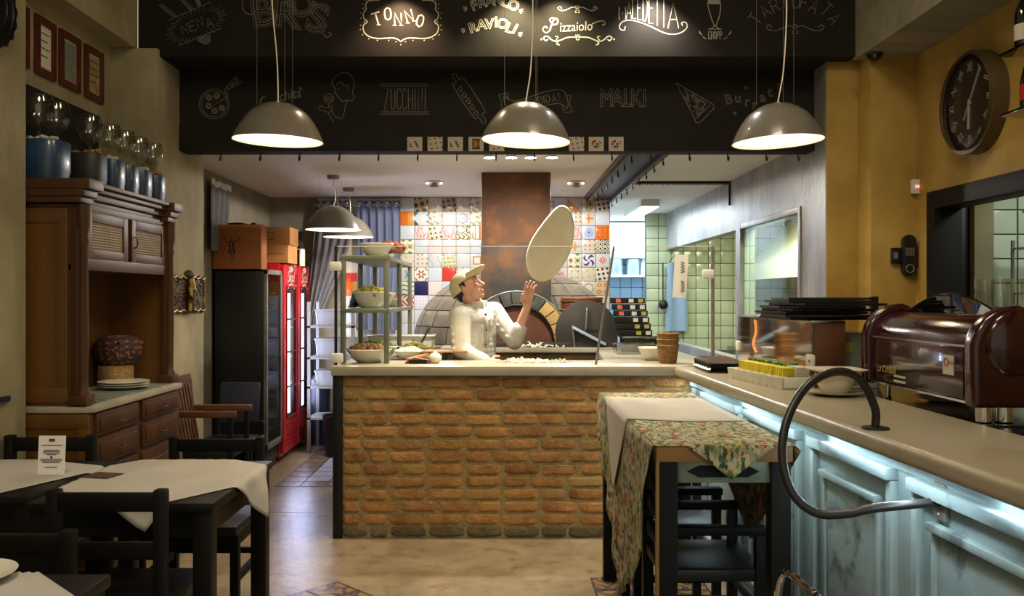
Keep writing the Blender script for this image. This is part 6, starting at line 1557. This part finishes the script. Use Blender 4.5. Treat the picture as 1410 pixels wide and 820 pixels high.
for x in (-.05, .05):
    sh_ = MB().chain([V((-.21+x*1.4, 6.23+x, .052)), V((-.10+x*1.4, 6.19+x, .045))], [.052, .044]); solid('shoe', loc(sh_), 'black_plastic', root, .007, 2)
# tossed dough
def dough():
    c = P(757, 334, 6.15); a1 = V((.48, .05, .87)).normalized()*.285; a2 = V((.72, .60, -.34)).normalized()*.175
    nn = a1.cross(a2).normalized(); mb = MB(); nr_, na = 12, 48; top = []; bot = []
    for i in range(nr_+1):
        for k in range(na):
            r = i/nr_; a = 2*PI*k/na; u = r*math.cos(a); v = r*math.sin(a); wob = 1+.03*math.sin(3*a+.5)
            p = c+a1*u*wob+a2*v*wob+nn*(.05*u*abs(u)-.04*v*v+.03*u*v)
            th = .005+.004*(r > .82)-.004*(r > .97)
            top.append(p+nn*th); bot.append(p-nn*th)
    fs = []
    n_ = len(top)
    for i in range(nr_):
        for k in range(na):
            q = (i*na+k, i*na+(k+1) % na, (i+1)*na+(k+1) % na, (i+1)*na+k); fs.append(q); fs.append(tuple(n_+x for x in reversed(q)))
    for k in range(na): fs.append((nr_*na+k, nr_*na+(k+1) % na, n_+nr_*na+(k+1) % na, n_+nr_*na+k))
    return mb.add(top+bot, fs).build('pizza_dough', 'dough', ang=80)
tag(dough(), 'thin round pizza dough tossed into the air above the pizza maker', 'dough')
# ---------------------------------------------------------------- chalk lettering on the beam
PU, PL = YU-.0015, YLB-.0015
def glyph(mb, ch, px, py, h_px, rot, Y, sx=1.0, outline=0, offset=0, shear=0):
    k = Y/F; t = text_mb(ch, h_px/.70*k, outline*k, offset*k, shear)
    p = P(px, py, Y)
    t.xf(Matrix.Translation(p) @ Matrix.Rotation(-math.radians(rot), 4, 'Y') @ Matrix.Diagonal((sx, 1, 1, 1)))
    mb.add(t.v, t.f)
SL = {'A': [[(0,0),(.5,1),(1,0)], [(.2,.35),(.8,.35)]], 'C': [[(1,.82),(.7,1),(.3,1),(0,.75),(0,.25),(.3,0),(.7,0),(1,.18)]], 'D': [[(0,0),(0,1),(.5,1),(1,.7),(1,.3),(.5,0),(0,0)]],
 'E': [[(1,1),(0,1),(0,0),(1,0)], [(0,.52),(.8,.52)]], 'F': [[(1,1),(0,1),(0,0)], [(0,.52),(.8,.52)]], 'H': [[(0,0),(0,1)], [(1,0),(1,1)], [(0,.5),(1,.5)]], 'I': [[(.5,0),(.5,1)]],
 'L': [[(0,1),(0,0),(1,0)]], 'M': [[(0,0),(0,1),(.5,.4),(1,1),(1,0)]], 'N': [[(0,0),(0,1),(1,0),(1,1)]], 'O': [[(.5,1),(.1,.85),(0,.5),(.1,.15),(.5,0),(.9,.15),(1,.5),(.9,.85),(.5,1)]],
 'P': [[(0,0),(0,1),(.7,1),(1,.78),(.7,.5),(0,.5)]], 'R': [[(0,0),(0,1),(.7,1),(1,.78),(.7,.52),(0,.52)], [(.5,.52),(1,0)]], 'S': [[(1,.85),(.6,1),(.2,.95),(0,.75),(.3,.55),(.8,.42),(1,.22),(.7,.02),(.3,0),(0,.15)]],
 'T': [[(0,1),(1,1)], [(.5,1),(.5,0)]], 'U': [[(0,1),(0,.25),(.3,0),(.7,0),(1,.25),(1,1)]], 'Z': [[(0,1),(1,1),(0,0),(1,0)]], '!': [[(.5,1),(.5,.35)], [(.5,.1),(.5,0)]]}
def sl(mb, ch, cx, cy, w_, h_, rot, Y, lw):
    a = math.radians(rot); c, s = math.cos(a), math.sin(a)
    for line in SL[ch]:
        q = []
        for (x, y) in line:
            dx, dy = (x-.5)*w_, -(y-.5)*h_
            q.append((cx+dx*c+dy*s, cy-dx*s+dy*c))
        mb.stroke(q, lw, Y)
def crv(mb, pts, lw, Y, closed=False, n=6): mb.stroke([(p.x, p.y) for p in cat_rom([Vector((a, b, 0)) for a, b in pts], n, closed)], lw, Y, closed)
def circ(mb, cx, cy, r, lw, Y, a0=0, a1=360, n=28):
    full = a1-a0 >= 360; N = n
    mb.stroke([(cx+r*math.cos(math.radians(a0+(a1-a0)*k/N)), cy-r*math.sin(math.radians(a0+(a1-a0)*k/N))) for k in range(N if full else N+1)], lw, Y, full)
def cv(pts, sc, ox, oy): return [(ox+a/sc, oy+b/sc) for a, b in pts]
def done(mb, name, parent, m='chalk'): return mb.build(name, m, parent, smooth=False)
rnd = random.Random(21)
# NENA
mb = MB()
for ch, x, y in (('N', 254, 40), ('E', 265, 36), ('N', 275, 30), ('A', 288, 31)): sl(mb, ch, x, y, 8, 13, 18, PU, 1.2)
mb.stroke([(231, 28), (290, 3)], .8, PU).stroke([(245.5, 63), (304, 39)], .8, PU)
for k in range(40):
    a = 2*PI*k/40; e = 1+.12*(k % 2)
    x0, y0 = 33*math.cos(a), 15*math.sin(a); x1, y1 = 40*e*math.cos(a), 20*e*math.sin(a); c, s = math.cos(-.4), math.sin(-.4)
    mb.stroke([(270+x0*c-y0*s, 34+x0*s+y0*c), (270+x1*c-y1*s, 34+x1*s+y1*c)], .6, PU)
for (x0, y0, x1, y1) in ((221, 8, 241, 24), (250, 0, 264, 15), (270, -2, 275, 9)):
    for k in range(14):
        f_ = k/13; x = x0+(x1-x0)*f_; y = y0+(y1-y0)*f_; mb.stroke([(x-3, y-1), (x, y), (x+2, y-4)], .7, PU)
for k in range(16): mb.stroke([(270+k*1.3, 50-.5*k*.3), (274+k*1.0, 62-abs(k-9)*.5)], .7, PU)
done(mb, 'chalk_lettering', beam, 'chalk_dim')
# BROS
mb = MB()
for ch, x, y, r_, hh in (('B', 363, 17, 8, 40), ('R', 394, 20, -6, 38), ('O', 415, 8, 0, 30), ('S', 437, 27, -12, 38)):
    glyph(mb, ch, x, y, hh, r_, PU, 1.12, .35, 2.2); glyph(mb, ch, x, y, hh, r_, PU, 1.12, .6, -.6)
crv(mb, [(334, 2), (335, 14), (345, 20), (352, 14)], 1.2, PU); crv(mb, [(452, 44), (456, 48), (450, 51), (444, 46)], 1.2, PU)
done(mb, 'chalk_lettering', beam, 'chalk_dim')
# TONNO
mb = MB()
for ch, x, y, r_ in (('T', 519, 26, 17), ('O', 534, 19, 4), ('N', 548, 26.5, 0), ('N', 563.5, 22, 17), ('O', 578.5, 28.5, -14)):
    sl(mb, ch, x, y, 9 if ch != 'T' else 12, 17, r_, PU, 2.0)
    if ch in 'TN':
        a = math.radians(r_)
        for dx in ((0,) if ch == 'T' else (-4.5, 4.5)):
            cx, cy = x+dx*math.cos(a)+8.5*math.sin(a), y-dx*math.sin(a)+8.5*math.cos(a); mb.stroke([(cx-2.6, cy), (cx+2.6, cy)], 1.4, PU)
half_ = cv([(380,352),(345,328),(290,320),(200,325),(130,315),(80,285),(62,245),(66,210),(96,183),(68,155),(62,115),(86,78),(82,45),(100,12),(135,2),(200,0)], 6.13, 490, 0)
fr_ = half_+[(2*551.9-x, y) for x, y in reversed(half_[1:])]
mb.stroke([(p.x, p.y) for p in cat_rom([Vector((a, b, 0)) for a, b in half_], 4)], 1.7, PU); mb.stroke([(p.x, p.y) for p in cat_rom([Vector((2*551.9-a, b, 0)) for a, b in half_], 4)], 1.7, PU)
for (x, y) in fr_[::1]:
    dx, dy = x-552, y-28; L_ = math.hypot(dx, dy); circ(mb, x+dx/L_*4, y+dy/L_*4, .45, .9, PU, n=8)
done(mb, 'chalk_lettering', beam)
# FRANCO RAVIOLI
mb = MB()
for ch, x, y, r_ in (('F', 653, 8, 18), ('R', 664, 4, 10), ('A', 675, 2, 4), ('N', 686, 1, -2), ('C', 697, 4, -8), ('O', 707, 8, -15), ('R', 651, 38.5, 18), ('A', 663, 34.5, 8), ('V', 674, 33.5, 3), ('I', 683, 31, 0), ('O', 692, 33.5, -8), ('L', 701, 39, -20), ('I', 709, 40.5, -28)):
    glyph(mb, ch, x, y, 13.5, r_, PU, 1.0, .55, .25)
for (x, y, s) in ((643, 11, -1), (640, 41, -1), (715, 14, 1), (714, 46, 1)):
    for a in (-35, 0, 35):
        c, sn = math.cos(math.radians(a+20)), math.sin(math.radians(a+20)); mb.stroke([(x, y+sn*2), (x+s*5.5*c, y+sn*5.5)], 1.3, PU)
done(mb, 'chalk_lettering', beam)
# Pizzaiolo
mb = MB()
crv(mb, cv([(745,250),(760,200),(775,165),(800,150),(812,172),(800,195),(770,200)], 5.875, 630, 0), 2.2, PU); crv(mb, cv([(760,185),(745,160),(765,145),(790,150)], 5.875, 630, 0), 1.6, PU)
crv(mb, cv([(745,245),(720,265),(695,250),(695,225),(715,215),(728,230)], 5.875, 630, 0), 1.8, PU)
glyph(mb, 'izzaiolo', 793, 37, 13, 3, PU, .82, 0, 0, .12)
crv(mb, cv([(1088,195),(1130,175),(1180,170),(1195,190),(1180,205),(1172,192)], 5.875, 630, 0), 1.1, PU)
def orna(mb, cx, cy, w_, h_, lw):
    for s in (-1, 1):
        crv(mb, [(cx, cy-h_*.1), (cx+s*w_*.12, cy-h_*.35), (cx+s*w_*.3, cy+h_*.1), (cx+s*w_*.42, cy+h_*.15), (cx+s*w_*.5, cy-h_*.2), (cx+s*w_*.44, cy-h_*.45), (cx+s*w_*.40, cy-h_*.1)], lw, PU)
        crv(mb, [(cx+s*w_*.02, cy), (cx+s*w_*.05, cy+h_*.4), (cx+s*w_*.01, cy+h_*.5)], lw, PU)
    for a in (-40, 0, 40): mb.stroke([(cx+2*math.sin(math.radians(a)), cy-h_*.3), (cx+4.5*math.sin(math.radians(a)), cy-h_*.3-3.4*math.cos(math.radians(a)))], lw, PU)
orna(mb, 795, 13, 54, 9, 1.1)
for s in (-1, 1):
    X = lambda v: 795.5+s*v
    crv(mb, [(X(0), 51), (X(14), 51.5), (X(26), 56), (X(34), 56), (X(42), 50), (X(47), 52), (X(44), 56), (X(41), 54)], 1.7, PU); crv(mb, [(X(26), 56), (X(29), 60), (X(25), 62)], 1.7, PU); crv(mb, [(X(30), 55), (X(27), 51), (X(31), 50)], 1.3, PU)
    circ(mb, X(50), 54, .8, 1.2, PU, n=8)
circ(mb, 795.5, 53, 2, 1.2, PU, n=12)
for a in (-40, 0, 40): mb.stroke([(795.5+2*math.sin(math.radians(a)), 50), (795.5+5*math.sin(math.radians(a)), 50-3*math.cos(math.radians(a)))], 1.2, PU)
done(mb, 'chalk_lettering', beam)
# MALEDETTA
mb = MB()
for ch, x, w_, t_, b_ in (('M', 857, 9, 9, 27), ('A', 866, 7, 3, 26), ('L', 873.5, 5, 0, 25.5), ('E', 880.5, 5, -4, 27), ('D', 888.5, 6, -6, 29), ('E', 896.5, 6, -8, 32), ('T', 905, 9, -10, 35.5), ('T', 914, 8, -10, 38), ('A', 927, 15, 4, 39)):
    sl(mb, ch, x, (t_+b_)/2, w_, b_-t_, 0, PU, 1.3)
crv(mb, cv([(160,142),(155,162),(135,158),(130,138),(150,115),(200,110),(280,135),(380,180),(450,180),(492,150),(488,122),(465,122),(470,140)], 3.917, 820, 0), 1.5, PU)
done(mb, 'chalk_lettering', beam)
# CHOPP
mb = MB()
crv(mb, [(974, 5), (978, 20), (982, 32), (984.7, 36), (987, 32), (991, 20), (992.5, 5)], 1.1, PU); mb.stroke([(984.7, 35), (981, 38), (975, 40), (994, 40), (988, 38), (985, 35)], 1.1, PU)
for k in range(6): mb.stroke([(974.5, k), (992, k)], 1.2, PU)
for i, ch in enumerate('CHOPP'): sl(mb, ch, 977+3.9*i, 48.5, 2.7, 11, 0, PU, .9)
for s in (-1, 1):
    for k in range(9): mb.stroke([(984.7+s*(12+k*1.2), 54-k*1.0), (984.7+s*(16+k*.7), 52-k*1.2)], .8, PU)
done(mb, 'chalk_lettering', beam, 'chalk')
# TARTUFATA
mb = MB()
for ch, x, y, r_ in (('T', 1040, 26, 57), ('A', 1053, 15, 38), ('R', 1067, 8, 25), ('T', 1080, 3, 12), ('U', 1096, 2, 0), ('F', 1108, 4, -10), ('A', 1121, 9, -25), ('T', 1138, 13, -40), ('A', 1149, 26, -55)):
    sl(mb, ch, x, y, 10, 18, r_, PU, 1.0)
orna(mb, 1095, 40, 80, 13, 1.0)
done(mb, 'chalk_lettering', beam, 'chalk_dim')
# lower band ------------------------------------------------
mb = MB(); C_ = lambda a: cv(a, 4.862, 250, 90)
circ(mb, 295, 143, 20.6, .9, PL); circ(mb, 295, 143, 17.8, .8, PL)
for (a, b) in C_([(185,215),(235,203),(182,270),(222,305),(270,285)]): circ(mb, a, b, 4, .9, PL, n=16); circ(mb, a, b, 2.2, 1.6, PL, n=10)
mb.stroke(C_([(215,265),(265,235),(300,215),(312,245)]), .8, PL); mb.stroke(C_([(300,215),(290,160),(330,150)]), .8, PL); mb.stroke(C_([(315,235),(305,175),(335,145)]), .8, PL)
mb.stroke(C_([(290,160),(368,65),(408,112),(335,148)]), .9, PL); mb.stroke(C_([(358,78),(395,120)]), .7, PL)
for (a, b) in C_([(360,95),(370,115),(345,120),(340,135)]): circ(mb, a, b, 1.5, .8, PL, n=8)
done(mb, 'chalk_drawing', beam2, 'chalk_dim')
mb = MB(); glyph(mb, 'chita', 399, 130.5, 14, 12, PL, .8, 0, 0, .2)
crv(mb, C_([(560,205),(540,215),(528,245),(540,262),(565,250)]), 1.6, PL)
for a in (10, 35, 60): mb.stroke([(411+2*math.cos(math.radians(a)), 124-2*math.sin(math.radians(a))), (411+6*math.cos(math.radians(a)), 124-6*math.sin(math.radians(a)))], 1.1, PL)
done(mb, 'chalk_lettering', beam2, 'chalk_dim')
mb = MB()
crv(mb, C_([(1005,130),(1012,98),(1050,60),(1100,47),(1140,75),(1155,120),(1145,180),(1156,212),(1135,236),(1110,232),(1080,242),(1060,222),(1045,205),(1038,192),(1022,182),(1032,160),(1005,130)]), 1.0, PL)
crv(mb, C_([(1035,125),(1070,112),(1090,140),(1108,130),(1118,165)]), .9, PL); crv(mb, C_([(1040,160),(1052,155),(1060,150)]), .9, PL)
crv(mb, C_([(1112,232),(1095,280),(1080,345),(1050,352),(1020,330),(1002,290)]), .9, PL)
circ(mb, *C_([(985,220)])[0], 6.3, 1.0, PL, n=20); mb.stroke(C_([(985,252),(985,285)]), .9, PL)
for q in (210, 222, 234): mb.stroke(C_([(960,q),(1010,q)]), .7, PL)
crv(mb, C_([(915,285),(935,270),(960,285),(1000,270),(1005,300),(985,320),(1000,350),(1018,380)]), .9, PL); crv(mb, C_([(920,300),(950,302),(985,318)]), .9, PL)
done(mb, 'chalk_drawing', beam2, 'chalk_dim')
mb = MB()
for i, ch in enumerate('ZUCCHINI'): sl(mb, ch, [532, 541, 549.5, 557, 565, 571.5, 578.5, 585.5][i], 136.5, 5.5 if ch != 'I' else 1, 30, 0, PL, 1.1)
for y in (115.5, 118.5, 154, 157): mb.stroke([(524, y), (590, y)], .9, PL)
done(mb, 'chalk_lettering', beam2, 'chalk_dim')
mb = MB(); D_ = lambda a: cv(a, 3.728, 580, 0)
crv(mb, D_([(165,400),(160,385),(175,377),(188,395),(194,410),(222,408),(325,562),(310,585),(325,605),(332,625),(318,635),(303,612),(290,600),(268,600),(167,447),(180,422)]), 1.1, PL, True, 3)
for k in range(5):
    x, y = 200+k*20, 455+k*31
    mb.stroke(D_([(x-14, y+8), (x+4, y-14), (x+12, y+2), (x-6, y+16), (x+16, y+12)]), 1.4, PL)
done(mb, 'chalk_drawing', beam2, 'chalk_dim')
mb = MB(); E_ = lambda a: cv(a, 7.81, 640, 110)
crv(mb, E_([(425,180),(480,215),(560,222),(680,190),(850,130),(1000,103),(1060,118),(1092,165),(1112,250),(1100,297),(1050,265),(980,252),(820,290),(700,330)]), 1.1, PL)
crv(mb, E_([(365,160),(455,145),(472,200)]), 1.0, PL); crv(mb, E_([(470,205),(435,168),(418,190),(450,310),(470,340)]), 1.0, PL); mb.stroke(E_([(365,160),(402,238),(385,252),(410,325),(440,322)]), 1.0, PL)
mb.stroke(E_([(1100,172),(1142,160),(1128,255),(1156,340),(1066,352),(1045,272),(1072,325),(1108,300)]), 1.0, PL)
for ch, x, y in zip('SPLENDIDA!', (545, 590, 640, 700, 757, 815, 852, 893, 958, 1012), (278, 268, 262, 248, 236, 220, 212, 203, 192, 178)):
    q = E_([(x, y)])[0]; sl(mb, ch, q[0], q[1], 5 if ch not in 'I!' else 1, 11, 12, PL, 1.2)
done(mb, 'chalk_lettering', beam2, 'chalk_dim')
mb = MB()
for ch, x in (('M', 835), ('A', 850), ('L', 864), ('K', 876), ('I', 887.5)): glyph(mb, ch, x, 136, 24, 0, PL, .74, .5, .2)
done(mb, 'chalk_lettering', beam2, 'chalk_dim')
mb = MB()
mb.stroke([(931, 114), (982, 143.5), (983, 149), (965, 168), (958, 169), (957, 164), (931, 114)], 1.0, PL); mb.stroke([(978, 144), (959, 163)], .9, PL)
for k in range(46):
    f_ = .15+.8*math.sqrt(rnd.random()); g_ = rnd.uniform(.08, .92); a = Vector((931, 114)).lerp(Vector((979, 144)), f_); b_ = Vector((931, 114)).lerp(Vector((958, 164)), f_); p = a.lerp(b_, g_)
    circ(mb, p.x, p.y, rnd.uniform(.8, 1.8), .8, PL, n=7)
done(mb, 'chalk_drawing', beam2, 'chalk_dim')
mb = MB()
for ch, x, y, r_ in (('B', 1003, 137, 12), ('u', 1016, 135, 4), ('r', 1029, 140, -4), ('r', 1039, 143.5, 4), ('a', 1050, 134, 8), ('t', 1060, 127, 4), ('a', 1074, 118, 4)): glyph(mb, ch, x, y, 13.5, r_, PL, .95, .35)
for (x, y) in ((1027, 121), (1012, 156), (1098, 147)):
    for a in (0, 60, 120): mb.stroke([(x-3*math.cos(math.radians(a)), y-3*math.sin(math.radians(a))), (x+3*math.cos(math.radians(a)), y+3*math.sin(math.radians(a)))], .8, PL)
done(mb, 'chalk_lettering', beam2, 'chalk_dim')
# little printed tiles standing on the beam ledge
cards = [(571, 't_print_b', 'pale square card with faint grey writing at the start of the row on the beam'), (599, 't_print_a', 'small square card with a red sketch on the beam'), (627, 't_print_b', 'small square card with dark script on the beam'), (655.5, 't_print_d', 'small square card with a dark coloured portrait on the beam'), (684, 't_print_a', 'small square card half hidden by the middle pendant lamp'), (794, 't_print_a', 'small square card with a faint red sketch next to the pendant lamp'), (821, 't_print_c', 'small square card with a grey flower sketch on the beam'), (848.5, 't_print_c', 'small square card with a black and red drawing at the end of the row')]
for px, k, lab in cards:
    o = inst('art_tile', TM[k], ((px-VX)*5.785/F, YLB-.0125, EYE+(408-198)*5.785/F), None); o.scale = (.70, .25, .66); tag(o, lab, 'card', 'square art cards along the beam')
